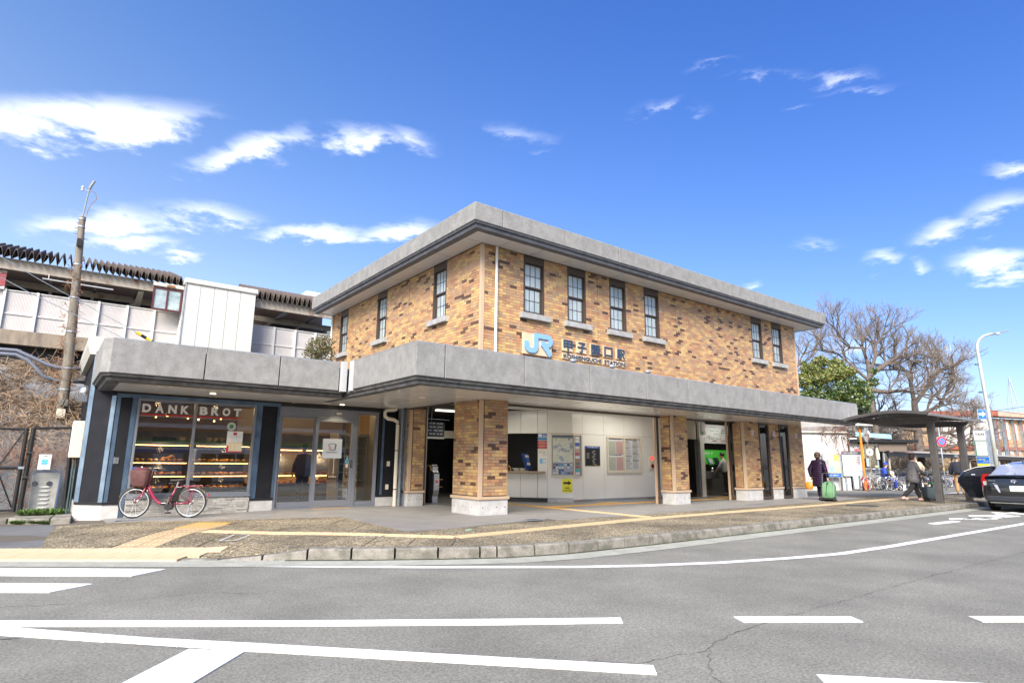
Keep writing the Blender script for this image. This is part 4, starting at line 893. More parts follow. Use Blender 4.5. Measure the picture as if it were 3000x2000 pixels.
b_ = thing('notice_board', 'narrow grey noticeboard strip right of the large area map', 'notice board', (12.68,13.45,.74)); O2 = Vector((12.66,13.449,0))
fr = MB()
for (x, z, w, h) in ((0,.74,.36,.03),(0,1.97,.36,.035),(.33,.771,.03,1.198),(0,.771,.02,1.198)): rect(fr, O2, X_, Z_, x, z, w, h, .03, None, .002)
fr.build('frame', MAT['cream'], b_)
mb = MB(); flat(mb, O2, X_, .022, .78, .305, 1.18, (.25,.27,.31), .004)
for j, c in enumerate([(.65,.65,.6),(.65,.67,.65),(.05,.1,.4),(.6,.6,.6),(.5,.35,.2),(.4,.1,.15),(.6,.65,.7),(.35,.2,.1),(.15,.15,.15),(.3,.12,.08),(.05,.4,.4),(.6,.6,.65)][::-1]): flat(mb, O2, X_, .09, .80+j*.096, .17, .075, c, .008)
mb.build('notices', MAT['vc'], b_, colname='Col')
y_ = thing('direction_poster', 'bright yellow poster with a black arrow on the angled wall below the map', 'poster', (12.36,13.6,.28)); Oy = Vector((12.355,13.607,0))
mb = MB(); flat(mb, Oy, rD, 0, .285, .30, .40, (.80,.74,.02), .004); 
pts = [(.03,.53),(.18,.53),(.18,.49),(.275,.56),(.18,.63),(.18,.59),(.03,.59)]
mb.extrude([tuple(Oy+rD*x+nD*.008+Z_*z) for x, z in pts], tuple(nD*.003), (.01,.01,.01))
text_into(mb, '自動', tuple(Oy+rD*.085+nD*.008+Z_*.395), rD, Z_, .13, .045, .003, .02, (.01,.01,.01)); text_into(mb, 'きっぷうりば', tuple(Oy+rD*.03+nD*.008+Z_*.325), rD, Z_, .245, .045, .003, .03, (.01,.01,.01))
mb.build('print', MAT['vc'], y_, colname='Col')
b_ = thing('exit_map_sign', 'black framed sign with a blue header and a small white plan', 'sign', (13.15,13.45,1.07)); O3 = Vector((13.15,13.449,0))
mb = MB(); flat(mb, O3, X_, 0, 1.06, .66, .61, (.45,.38,.2), .0, .014); flat(mb, O3, X_, .012, 1.072, .636, .586, (.015,.015,.018), .0145); flat(mb, O3, X_, .012, 1.60, .636, .058, (.03,.12,.5), .018); text_into(mb, '甲子園口駅のご案内', (13.27,13.428,1.612), X_, Z_, .42, .032, .002, .02, (.7,.7,.7))
rng = random.Random(9)
for j in range(9): flat(mb, O3, X_, .32+rng.uniform(-.03,.05), 1.12+j*.048, .10, .02, (.35,.35,.33), .018)
for j in range(5): flat(mb, O3, X_, .06, 1.3+j*.035, .12, .012, (.4,.4,.4), .018)
flat(mb, O3, X_, .40, 1.09, .12, .02, (.5,.3,.1), .018); mb.build('print', MAT['vc'], b_, colname='Col')
b_ = thing('timetable_board', 'cream framed double timetable board with two printed sheets', 'timetable', (14.12,13.45,.85)); O4 = Vector((14.12,13.449,0))
fr = MB()
for (x, z, w, h) in ((0,.85,1.62,.07),(0,1.94,1.62,.05),(0,.921,.05,1.018),(.785,.921,.05,1.018),(1.57,.921,.05,1.018)): rect(fr, O4, X_, Z_, x, z, w, h, .04, None, .002)
fr.build('frame', MAT['cream'], b_)
for k in (0, 1):
    mb = MB(); x0 = .06+k*.785; flat(mb, O4, X_, x0, .925, .715, 1.01, (.60,.61,.60), .004)
    rng = random.Random(30+k)
    if k == 0:
        for q in (0,.50):
            text_into(mb, 'JR 甲子園口駅 時刻表', (14.12+x0+.05,13.442,1.885-q), X_, Z_, .55, .04, .002, .03, (.04,.06,.2))
            flat(mb, O4, X_, x0+.02, 1.42-q+.0, .33, .43, (.50,.54,.46), .006); flat(mb, O4, X_, x0+.365, 1.42-q, .33, .43, (.58,.42,.38), .006)
            for j in range(13):
                flat(mb, O4, X_, x0+.03, 1.435-q+j*.032, .31, .012, (.28,.30,.27), .009); flat(mb, O4, X_, x0+.375, 1.435-q+j*.032, .31, .012, (.38,.22,.20), .009)
    else:
        text_into(mb, '運賃・料金のご案内', (14.12+x0+.05,13.442,1.885), X_, Z_, .5, .035, .002, .03, (.05,.05,.05))
        for c_ in (0, 1):
            z = 1.86
            while z > .95:
                big = rng.random() < .14; h = .014 if not big else .02; flat(mb, O4, X_, x0+.02+c_*.35, z, rng.uniform(.18,.32), h, (.15,.15,.15) if big else (.33,.34,.35), .006); z -= h+.014
    mb.build('sheet', MAT['vc'], b_, colname='Col')
b_ = thing('alarm_box', 'cream wall box with a lit red lamp above a dark red button', 'alarm', (16.17,13.45,.95)); O5 = Vector((16.15,13.449,0))
mb = MB(); rect(mb, O5, X_, Z_, 0, .95, .24, .46, .04); mb.build('case', MAT['cream'], b_, bevel=.008)
MB().disc((16.27,13.40,1.325), (0,1,0), .055, .03, 20).build('lamp', M('red_lamp', (.6,.02,.02), .3, emit=(1,.03,.02), es=1.5), b_); MB().disc((16.27,13.40,1.065), (0,1,0), .07, .02, 20).build('button', M('dark_red', (.16,.01,.012), .3), b_); MB().disc((16.27,13.403,1.2), (0,1,0), .045, .012, 16).build('speaker', MAT['cream'], b_)
# signs on the counter wall
rC = Vector((.6,-.8,0)); nC = rC.cross(Z_); OC = Vector((*e(.30),0))
b_ = thing('counter_signs', 'stack of small white, blue and red signs on the wall strip beside the ticket counter', 'sign', (11.82,14.10,1.6)); mb = MB()
flat(mb, OC, rC, .0, 1.91, .28, .10, (.03,.10,.35), .004); flat(mb, OC, rC, .02, 1.925, .11, .07, (.7,.7,.7), .008); text_into(mb, '北口', tuple(OC+rC*.15+nC*.008+Z_*1.925), rC, Z_, .11, .06, .003, .02, (.75,.75,.75))
flat(mb, OC, rC, 0, 1.81, .28, .085, (.05,.22,.42), .004)
for j in range(3): flat(mb, OC, rC, 0, 1.56+j*.083, .28, .072, (.42,.03,.03), .004); flat(mb, OC, rC, .03, 1.583+j*.083, .2, .025, (.6,.25,.2), .008)
text_into(mb, 'インターホンで', tuple(OC+rC*.02+nC*.006+Z_*1.49), rC, Z_, .2, .035, .002, 0, (.2,.2,.2)); text_into(mb, 'オペレーター', tuple(OC+rC*.03+nC*.006+Z_*1.43), rC, Z_, .22, .04, .002, .03, (.05,.05,.05)); text_into(mb, '応対', tuple(OC+rC*.15+nC*.006+Z_*1.37), rC, Z_, .1, .035, .002, 0, (.2,.2,.2))
flat(mb, OC, rC, .06, 1.12, .085, .15, (.15,.5,.75), .004); flat(mb, OC, rC, .17, 1.14, .07, .13, (.2,.45,.65), .004); flat(mb, OC, rC, .18, 1.16, .05, .09, (.75,.78,.78), .008); flat(mb, OC, rC, .03, .93, .1, .08, (.7,.72,.66), .004)
mb.build('print', MAT['vc'], b_, colname='Col')
# ticket machine recess
MB().box(17.56,18.76,13.40,13.44,0,2.02).build('lift_door', MAT['blackgloss'], st); MB().box(17.56,18.76,13.40,13.46,2.03,2.72).build('door_header', MAT['cream'], st)
MB().box(18.78,18.84,13.30,13.45,0,2.02).build('door_jamb', MAT['steel'], st); MB().box(18.90,19.16,13.36,13.46,0,2.72).build('wall_pier', MAT['wallw'], st)
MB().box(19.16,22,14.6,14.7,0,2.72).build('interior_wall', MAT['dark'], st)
t = thing('exit_light', 'white hanging light box with a green corner above the black door', 'light box', (19.0,13.2,2.4)); MB().box(18.80,19.02,13.18,13.26,2.18,2.66).build('case', MAT['white'], t, bevel=.01); MB().box(18.82,18.88,13.17,13.18,2.22,2.30).build('symbol', M('green_plastic', (.04,.4,.12), .4), t)
t = thing('route_map', 'white railway route map tilted above the ticket machines', 'map', (19.5,13.7,2.0)); mb = MB()
rt = Vector((1,0,0)); up = Vector((0,-.25,1)).normalized(); Om = Vector((19.45,13.78,1.93)); rect(mb, Om, rt, up, 0, 0, 1.75, .72, .02, (.50,.51,.50))
rng = random.Random(2); lc = [(.45,.08,.08),(.1,.15,.3),(.08,.08,.1),(.1,.3,.15),(.3,.25,.2)]
for i in range(34):
    x, z, w_ = rng.uniform(.05,1.4), rng.uniform(.08,.62), rng.uniform(.1,.4); rect(mb, Om, rt, up, x, z, w_ if i%2 else .02, .02 if i%2 else w_*.45 if z+w_*.45 < .7 else .05, .004, rng.choice(lc), .021)
mb.build('print', MAT['vc'], t, colname='Col')
t = thing('ticket_machine', 'row of ticket machines set in a green surround under a black header', 'ticket machine', (19.5,14.0,0))
MB().box(19.2,22,13.98,14.5,1.70,2.0).build('header', MAT['blackgloss'], t); mb = MB(); text_into(mb, 'きっぷうりば', (19.15,13.979,1.80), X_, Z_, .62, .10, .003, .02, (.6,.6,.6)); mb.build('lettering', MAT['vc'], t, colname='Col')
grn = M('green_panel', (.06,.34,.045), .4, emit=(.06,.5,.04), es=.12)
MB().box(19.5,21.6,14.0,14.1,1.15,1.69).build('surround', grn, t); mb = MB(); text_into(mb, 'きっぷ ICカード', (19.85,13.998,1.50), X_, Z_, .75, .12, .003, .03, (.65,.7,.62)); mb.build('lettering', MAT['vc'], t, colname='Col')
MB().box(19.3,21.8,13.86,14.5,.90,1.14).build('console', MAT['black'], t); MB().box(19.3,21.8,13.60,14.5,.62,.88).build('counter', MAT['steel'], t, bevel=.006); MB().box(19.45,21.8,13.75,14.5,0,.61).build('base', MAT['steel'], t)
for i, (x, c) in enumerate(((19.5,(.5,.06,.05)),(20.0,(.08,.3,.1)),(20.45,(.02,.03,.05)))):
    mb = MB(); mb.obox((x+.1,13.80,1.25), (1,0,0), (0,.5,1), (0,-1,.5), .26, .3, .05, c); mb.obox((x+.1,13.765,1.265), (1,0,0), (0,.5,1), (0,-1,.5), .2, .2, .01, (.35,.38,.42) if i != 2 else (.02,.02,.02)); mb.build('screen', MAT['vc'], t, colname='Col')
for x in (19.6,20.1): mb = MB(); mb.ell((x,13.72,.95), .07,.07,.08); mb.build('coin_tray', MAT['steel'], t, smooth=True)

# ================================================================== BAKERY
YB = 14.95
bk = thing('bakery', 'low bakery clad in dark ribbed siding with large windows under a grey concrete canopy', 'building', (1.05,14.95,0))
def B_(name, mat, *a, **k): return MB().box(*a).build(name, MAT[mat] if isinstance(mat, str) else mat, bk, **k)
fascia_panels(12.92, 0, [.73,2.29,3.72,5.02], Zf0, 3.318, MAT['fascia'], bk, 0, 1)
mb = MB(); mb.prism([(.735,12.92),(.60,13.055),(.68,13.12),(.77,13.01)], Zf0, 3.318); mb.build('fascia_panel', MAT['fascia'], bk)
fascia_panels(.60, 0, [13.06,15.50], Zf0, 3.318, MAT['fascia'], bk, 1, 1)
ribb = [(-.03,2.688),(-.05,2.635),(-.12,2.628),(-.105,2.618),(-.13,2.560),(-.21,2.545),(-.34,2.545),(-.34,2.688)]
mb = MB(); sweep(mb, [(.60,15.38),(.60,13.06),(.735,12.92),(5.157,12.92)], ribb); mb.build('drip_rib', MAT['rib'], bk)
B_('coping', 'galv', .74,5.01,12.925,13.02,3.32,3.332)
mb = MB(); mb.prism([(.75,13.04),(5.15,13.02),(5.25,13.02),(5.25,14.4),(7.6,14.4),(7.6,19.8),(.75,19.8)], 2.70, 3.22); mb.build('roof_slab', MAT['dark2'], bk)
for i in range(5): MB().box(.88+i*.86+.003,.88+(i+1)*.86-.003,13.12,14.93,2.546,2.556).build('soffit_panel', MAT['soffit'], bk)
MB().box(5.18,7.5,14.43,14.93,2.546,2.556).build('soffit_panel', MAT['soffit'], bk)
warm = M('warm_downlight', (1,.9,.7), .5, emit=(1,.82,.45), es=4.)
for (x, y, par, lit) in ((2.70,14.07,bk,1),(5.80,14.60,bk,1),(6.50,11.75,st,0),(9.6,10.9,st,0),(13.5,10.9,st,0)):
    f = MB().disc((x,y,2.541), (0,0,1), .075, .008, 20).build('downlight_ring', MAT['white'], par); f2 = MB().disc((x,y,2.536), (0,0,1), .058, .004, 20).build('downlight', warm if lit else MAT['soffit_up'], f)
    if lit:
        ld = bpy.data.lights.new('downlight_glow', 'SPOT'); lo = bpy.data.objects.new('downlight_glow', ld); COL.objects.link(lo); lo.location = (x,y,2.52); ld.energy = 12; ld.color = (1,.8,.5); ld.spot_size = R_(110); ld.shadow_soft_size = .05
B_('soffit_hatch', 'cream', 5.30,5.48,14.55,14.62,2.536,2.544)
# front wall
B_('siding', 'siding', 1.05,1.335,YB,YB+.12,.285,2.42); B_('siding', 'siding', 3.99,4.335,YB,YB+.12,.285,2.42); B_('siding', 'siding', 7.03,7.48,YB,YB+.12,.285,2.545)
B_('siding', 'black', 1.05,7.03,YB,YB+.12,2.50,2.545); B_('head_strip', 'bluestrip', 1.05,4.40,YB-.012,YB+.1,2.422,2.498); B_('head_strip', 'black', 4.401,7.03,YB-.008,YB+.1,2.445,2.499)
B_('edge_strip', 'bluestrip', 1.062,1.13,YB-.010,YB-.001,.285,2.42); B_('edge_strip', 'bluestrip', 1.337,1.43,YB-.014,YB+.1,0-.02,2.42); B_('edge_strip', 'bluestrip', 3.86,3.985,YB-.014,YB+.1,.285,2.42); B_('edge_strip', 'bluestrip', 4.337,4.39,YB-.014,YB+.1,.285,2.42); B_('edge_strip', 'bluestrip', 7.10,7.16,YB-.012,YB-.001,.285,2.545)
for (x0, x1) in ((1.05,1.335),(3.87,4.385),(6.99,7.49)):
    B_('base_flashing', 'black', x0-.01,x1+.005,YB-.02,YB+.12,.235,.284); B_('plinth', 'concrete_smooth', x0,x1,YB-.002,YB+.14,-.15,.233)
# chamfer and side walls
cd = Vector((-.7071,.7071,0)); cn = Vector((-.7071,-.7071,0)); C0 = Vector((1.05,YB,0))
def chbox(name, mat, a, b, z0, z1, d0, d1):
    c = C0+cd*((a+b)/2)+cn*((d0+d1)/2); c.z = (z0+z1)/2; MB().obox(c, cd, Z_, cn, b-a, z1-z0, d1-d0).build(name, MAT[mat], bk)
chbox('siding', 'siding', 0, .626, .285, 2.70, -.1, 0); chbox('plinth', 'concrete_smooth', .002, .626, -.15, .233, -.1, .002); chbox('base_flashing', 'black', -.005, .63, .235, .284, -.1, .02)
chbox('edge_strip', 'litcopystrip', .0, .10, .285, 2.45, .002, .014); chbox('edge_strip', 'litcopystrip', .535, .64, .285, 3.3, .002, .014)
B_('siding', 'siding', .607,.72,15.40,19.8,.285,3.4); B_('plinth', 'concrete_smooth', .60,.72,15.41,19.8,-.15,.284); B_('siding', 'siding', .72,7.6,19.7,19.8,0,3.2)
mb = MB(); mb.extrude([(.74,15.42,3.335),(.50,15.42,3.335),(.44,15.46,3.55),(.44,15.46,3.74),(.74,15.46,3.74)], (0,4.3,0)); mb.build('eaves_gutter', M('cream_gutter', (.46,.45,.40), .5), bk)
mb = MB(); mb.ell((.55,16.6,2.62), .13,.14,.16, 14, 8); mb.box(.45,.60,16.48,16.72,2.40,2.60); mb.build('vent_hood', MAT['steel'], bk, smooth=True, auto=40)
t = thing('meter_box', 'tall cream cabinet fixed to the side wall of the bakery beside the fence', 'cabinet', (.45,15.6,1.15)); MB().box(.40,.60,15.62,15.98,1.17,1.93).build('case', MAT['cream'], t, bevel=.012); MB().box(.395,.40,15.64,15.96,1.2,1.9).build('door', M('cream_light', (.72,.67,.56), .5), t)
mb = MB(); mb.tube([(.5,15.7,-.05),(.5,15.7,1.17)], .016, 8).tube([(.55,15.8,-.05),(.55,15.8,1.17)], .016, 8); mb.build('conduit', M('teal_conduit', (.04,.075,.08), .6), t)
# power plates
for i, (x, z, lb) in enumerate(((1.14,1.05,'small steel outlet plate on the dark siding left of the bakery window'),(7.27,1.02,'small beige switch plate on the dark siding right of the bakery door'),(7.26,.42,'small cream outlet cover low on the dark siding by the drain pipe'))):
    o = MB().box(x,x+.09,YB-.016,YB-.001,z,z+.13).build('wall_plate', MAT['steel'] if i == 0 else MAT['cream'], bevel=.004); tag(o, lb, 'outlet')
# ---- display window
wx0, wx1, wz0, wz1 = 1.44, 3.855, .37, 2.42
fr = MB(); fr.box(wx0,wx0+.05,YB-.01,YB+.09,wz0,wz1).box(wx1-.05,wx1,YB-.01,YB+.09,wz0,wz1).box(wx0+.05,wx1-.05,YB-.01,YB+.09,wz1-.045,wz1).box(wx0+.05,wx1-.05,YB-.01,YB+.09,wz0,wz0+.07).box(2.535,2.59,YB-.006,YB+.09,wz0+.07,wz1-.045)
dw = fr.build('display_window', MAT['alu'], bk, bevel=.004)
for (a, b) in ((wx0+.05,2.535),(2.59,wx1-.05)): MB().box(a,b,YB+.04,YB+.046,wz0+.07,wz1-.045).build('pane', MAT['glass'], dw)
MB().box(wx0-.01,wx1+.01,YB-.05,YB-.011,wz0-.03,wz0+.012).build('sill', MAT['alu'], dw)
lw = M('white_window_lettering', (.66,.66,.65), .5)
for s, x0, x1 in (('DANK',1.53,2.43),('BROT',2.645,3.52)):
    n = len(s); wl = (x1-x0-.21*0)/n
    for i, ch in enumerate(s):
        cw = .165; xx = x0+i*((x1-x0-cw)/(n-1)); mb = MB(); text_into(mb, ch, (xx,YB+.034,2.135), X_, Z_, cw, .185, .004, .045); mb.build('window_letter', lw, dw)
rd = M('red_vinyl', (.50,.012,.02), .5)
for a, b in ((1.52,2.53),(2.595,3.53)): MB().box(a,b,YB+.032,YB+.037,2.078,2.105).build('red_line', rd, dw)
for a, b in ((1.50,2.53),(2.595,3.66)): MB().box(a,b,YB+.050,YB+.056,2.055,2.068).build('blind_rail', MAT['white'], dw)
# stone veneer
rng = random.Random(5); z = -.04; sm = [M('pale_stone_%s' % c, (v,v*.96,v*.88), .85, col2=(v*.8,v*.76,v*.68), vs=14, fine=.15, bump=.5, bs=30, bd=.01) for c, v in (('light',.50),('cream',.44),('grey',.38))]
vn = MB().box(wx0,wx1,YB+.0,YB+.06,-.05,wz0-.03).build('stone_veneer', MAT['mortar'], bk)
while z < wz0-.05:
    h = rng.choice([.035,.045,.055]); h = min(h, wz0-.034-z); x = wx0+.0
    while x < wx1-.02:
        w = rng.uniform(.10,.34); w = min(w, wx1-x); dd = rng.uniform(.012,.04)
        if w > .03: MB().box(x+.0015,x+w-.0015,YB-dd,YB,z+.0015,z+h-.001).build('stone', sm[rng.randrange(3)], vn, bevel=.003, seg=1)
        x += w
    z += h
# ---- door unit
du = thing('entrance_door', 'grey aluminium glazed bakery entrance with a square white sign on the sliding leaf', 'door', (4.39,YB,0))
mb = MB(); mb.box(4.395,4.44,YB,YB+.12,.0,2.44).box(6.93,6.985,YB,YB+.12,.0,2.44).box(4.44,6.93,YB,YB+.12,2.395,2.44).box(6.32,6.40,YB+.005,YB+.12,.0,2.395).box(4.44,6.32,YB-.004,YB+.12,2.225,2.394).box(4.44,6.93,YB-.01,YB+.12,-.01,.035)
fr = mb.build('frame', MAT['alu'], du, bevel=.004)
mb = MB(); mb.box(4.45,4.50,YB+.06,YB+.10,.04,2.22).box(5.27,5.345,YB+.06,YB+.10,.04,2.22).box(4.50,5.27,YB+.06,YB+.10,.04,.17).box(4.50,5.27,YB+.06,YB+.10,2.17,2.22); lf = mb.build('fixed_leaf', MAT['alu'], du); MB().box(4.50,5.27,YB+.078,YB+.084,.17,2.17).build('pane', MAT['glassdoor'], lf)
mb = MB(); mb.box(5.30,5.375,YB+.005,YB+.05,.04,2.22).box(6.235,6.315,YB+.005,YB+.05,.04,2.22).box(5.375,6.235,YB+.005,YB+.05,.04,.19).box(5.375,6.235,YB+.005,YB+.05,2.12,2.22); lf = mb.build('sliding_leaf', MAT['alu'], du); MB().box(5.375,6.235,YB+.025,YB+.031,.19,2.12).build('pane', MAT['glassdoor'], lf)
MB().box(6.255,6.295,YB-.012,YB+.004,.98,1.17).build('handle', MAT['black'], lf); MB().box(6.268,6.282,YB-.02,YB-.012,1.0,1.15).build('handle_grip', MAT['steel'], lf)
mb = MB(); mb.box(6.40,6.43,YB+.03,YB+.07,.04,2.39).box(6.90,6.93,YB+.03,YB+.07,.04,2.39).box(6.43,6.90,YB+.03,YB+.07,.04,.14).box(6.43,6.90,YB+.03,YB+.07,2.35,2.39); lf = mb.build('side_light', MAT['alu'], du); MB().box(6.43,6.90,YB+.045,YB+.051,.14,2.35).build('pane', MAT['glassdoor'], lf)
MB().box(5.80,5.93,YB-.03,YB-.004,2.31,2.36).build('door_sensor', MAT['cream'], du)
sg = thing('logo_sign', 'square pale sign with a bread slice outline logo on the bakery sliding door', 'sign', (5.5,YB,1.21)); mb = MB(); Ol = Vector((5.5,YB-.0,0)); flat(mb, Ol, X_, 0, 1.215, .50, .48, (.60,.64,.68), .002)
def ln2(pts, c, w=.012): 
    A_, B__ = path_outline(pts, w)
    for i in range(len(A_)-1): mb.extrude([(p.x,YB-.006,p.y) for p in (A_[i],A_[i+1],B__[i+1],B__[i])], (0,-.002,0), c)
k_ = (.02,.02,.025); L2 = [(5.66,1.50),(5.66,1.53)]+arc(5.68,1.545,.028,180,90,3)+arc(5.80,1.545,.028,90,0,3)+[(5.815,1.49),(5.81,1.42),(5.70,1.415)]; ln2(L2, k_); ln2([(5.83,1.56),(5.85,1.54),(5.835,1.49),(5.83,1.42)], k_); ln2([(5.665,1.505),(5.665,1.425),(5.69,1.42),(5.715,1.44),(5.715,1.48),(5.69,1.505),(5.665,1.505)], (.6,.03,.05), .012)
text_into(mb, 'DANK BROT', (5.60,YB-.006,1.345), X_, Z_, .29, .03, .002, .02, k_); mb.build('print', MAT['vc'], sg, colname='Col')
o_ = thing('open_sign', 'brown OPEN sign hanging in the sliding door', 'sign', (5.68,YB,.7)); mb = MB(); mb.box(5.66,5.93,YB+.005,YB+.015,.70,.82,(.035,.02,.015)); text_into(mb, 'OPEN', (5.69,YB+.004,.735), X_, Z_, .21, .055, .003, .01, (.55,.42,.28)); mb.build('board', MAT['vc'], o_, colname='Col'); MB().box(5.815,5.825,YB+.008,YB+.012,.82,1.22).build('string', MAT['white'], o_)
o_ = thing('door_stickers', 'blue and white stickers by the sliding door handle', 'sticker'); mb = MB(); mb.extrude([(6.12,YB+.003,1.17),(6.20,YB+.003,1.17),(6.16,YB+.003,1.27)], (0,-.003,0), (.15,.45,.6)); mb.box(6.10,6.21,YB+.0,YB+.003,1.10,1.15,(.08,.35,.55)); mb.box(6.13,6.19,YB+.0,YB+.003,.98,1.08,(.6,.55,.55)); mb.build('print', MAT['vc'], o_, colname='Col')
p_ = thing('bread_poster', 'white poster of sliced bread with a red base on the bakery window', 'poster', (3.26,YB,1.32)); mb = MB(); Op = Vector((3.265,YB+.036,0)); flat(mb, Op, X_, 0, 1.32, .34, .48, (.70,.69,.66), .0); flat(mb, Op, X_, 0, 1.32, .34, .15, (.55,.04,.09), .003); flat(mb, Op, X_, .13, 1.71, .08, .06, (.45,.05,.06), .003); text_into(mb, 'ダンク食パン', (3.33,YB+.032,1.655), X_, Z_, .22, .03, .002, 0, (.3,.25,.2))
for j, cx in enumerate((.08,.12,.20)):
    w2 = .12 if j < 2 else .17
    mb.extrude([(3.265+cx-.03+x,YB+.030-.002*j,1.345+zz) for x, zz in ((0,0),(w2,0),(w2,.12),(w2+.01,.16),(w2*.9,.20),(w2*.5,.21),(.01,.20),(-.01,.16),(0,.12))], (0,-.002,0), (.70,.55,.33)); mb.extrude([(3.265+cx-.03+.015+x,YB+.0285-.002*j,1.36+zz) for x, zz in ((0,0),(w2-.03,0),(w2-.03,.11),(w2*.8,.165),(0,.165))], (0,-.001,0), (.75,.68,.48))
mb.build('print', MAT['vc'], p_, colname='Col')
s_ = thing('round_sticker', 'round green and white sticker above the bread poster', 'sticker'); mb = MB(); mb.disc((3.34,YB+.034,1.905), (0,1,0), .095, .004, 24, (.45,.47,.42)); mb.disc((3.34,YB+.030,1.905), (0,1,0), .055, .003, 5, (.05,.22,.06)); mb.build('print', MAT['vc'], s_, colname='Col')
# ---- bakery interior
bw = M('bakery_brick_wall', (.30,.22,.15), .8, col2=(.36,.27,.19), vs=3); t_ = bw.node_tree; N = t_.nodes; bt = N.new('ShaderNodeTexBrick'); bt.inputs['Scale'].default_value = 9; bt.inputs['Color1'].default_value = (.27,.19,.125,1); bt.inputs['Color2'].default_value = (.34,.25,.17,1); bt.inputs['Mortar'].default_value = (.17,.12,.08,1); tcn = N.new('ShaderNodeTexCoord'); mpn = N.new('ShaderNodeMapping'); mpn.inputs['Rotation'].default_value = (R_(90),0,0); t_.links.new(tcn.outputs['Object'], mpn.inputs[0]); t_.links.new(mpn.outputs[0], bt.inputs['Vector']); t_.links.new(bt.outputs[0], N['Principled BSDF'].inputs['Base Color'])
B_('interior_wall', bw, .75,4.3,18.6,18.7,0,2.7); tl = M('cream_wall_tile', (.62,.50,.34), .4); B_('interior_wall', tl, 4.3,7.5,18.6,18.7,0,2.7); B_('interior_wall', bw, 7.45,7.55,15.1,18.6,0,2.7); B_('interior_wall', bw, .72,.80,15.5,18.6,0,2.7)
B_('interior_floor', 'dark', 1.06,7.5,15.08,18.6,.0,.012); B_('interior_ceiling', 'wood', 1.06,7.5,15.08,18.6,2.62,2.68)
led = M('warm_shelf_light', (1,.8,.5), .5, emit=(1,.40,.09), es=7.)
crust = [M('bread_crust_%s' % n, c, .55, col2=tuple(x*.55 for x in c), vs=9, vlo=.4, vhi=.6) for n, c in (('gold',(.50,.24,.06)),('brown',(.34,.14,.04)),('pale',(.56,.36,.16)),('dark',(.20,.08,.03)))]
rng = random.Random(12)
def bun_mesh(mt, rx, ry, rz):
    mb = MB(); mb.ell((0,0,rz*.75), rx, ry, rz, 10, 6); vs = [(x,y,max(0,z)) for x,y,z in mb.v]; mb.v = vs; return mb.mesh('bread', mt, smooth=True)
BUN = {(i, k): bun_mesh(crust[i], *s) for i in range(4) for k, s in enumerate(((.055,.05,.035),(.08,.045,.03),(.045,.045,.04)))}
sh = thing('bread_rack', 'dark rack of glass bread shelves lit by warm strips behind the bakery window', 'shelf', (1.5,15.4,0))
for z in (.50,.80,1.09): MB().box(1.40,3.90,15.35,15.85,z,z+.018).build('shelf', M('shelf_glass_dark', (.05,.06,.06), .15), sh)
MB().box(1.40,3.90,15.30,15.9,1.475,1.53).build('top_shelf', MAT['alu'], sh); MB().box(1.40,3.90,15.9,15.93,.1,1.47).build('back_rail', MAT['dark'], sh); MB().box(1.40,3.9,15.35,15.9,.05,.48).build('base', MAT['black'], sh)
for z in (1.46,1.075,.785,):
    for a, b in ((1.45,2.55),(2.72,3.86)):
        MB().box(a,b,15.33,15.345,z-.012,z+.0).build('light_strip', led, sh)
lbl = {1.108:('roll in the %s row of the top glass shelf','rolls on the top glass shelf'),.818:('roll in the %s row of the middle glass shelf','rolls on the middle glass shelf'),.518:('pastry in the %s row of the lowest glass shelf','pastries on the lowest glass shelf')}
for z, (lb, gp) in lbl.items():
    x = 1.47
    while x < 3.85:
        for yy in (15.45, 15.62):
            i = rng.choice([0,0,1,2] if z > 1 else [0,1,1,2] if z > .7 else [1,3,1,0]); o = link_mesh('bread_roll', BUN[(i, rng.randrange(3))], None, (x+rng.uniform(-.015,.015),yy,z)); o.rotation_euler.z = rng.uniform(0,3); tag(o, '%s %s behind the %s pane' % (['golden','brown','pale','dark crusted'][i], lb % ('front' if yy < 15.5 else 'rear'), 'left' if x < 2.6 else 'right'), 'bread', group=gp)
        x += .115+rng.uniform(0,.02)
        if 2.5 < x < 2.68: x = 2.7
for x, y, z in ((2.2,15.5,1.185),(2.3,15.52,1.18),(2.26,15.45,1.22),(2.12,15.5,1.18)):
    o = link_mesh('bread_roll', BUN[(0,0)], None, (x,y,z-.03)); tag(o, 'round golden roll piled on the other rolls at the middle of the top shelf', 'bread', group='piled rolls')
def loaf(x, y, z, lb, gp):
    mb = MB(); mb.box(-.06,.06,-.06,.10,0,.13); me = mb.mesh('bread_loaf', crust[2]); o = link_mesh('bread_loaf', me, None, (x,y,z)); b = o.modifiers.new('bevel','BEVEL'); b.width = .03; b.segments = 3; tag(o, lb, 'bread', group=gp)
loaf(2.44,15.5,1.532,'single square loaf on the rack top behind the left window pane',None)
for i in range(5): loaf(3.0+i*.14,15.5,1.532,'square toast loaf in the row on the rack top behind the right window pane','toast loaves on the rack top')
o = MB().tube([(1.85,15.45,1.6),(2.3,15.45,1.6)], [.05,.03], 10).build('hanging_tray', MAT['black']); tag(o, 'flat dark tray standing on the rack top behind the left window pane', 'tray')
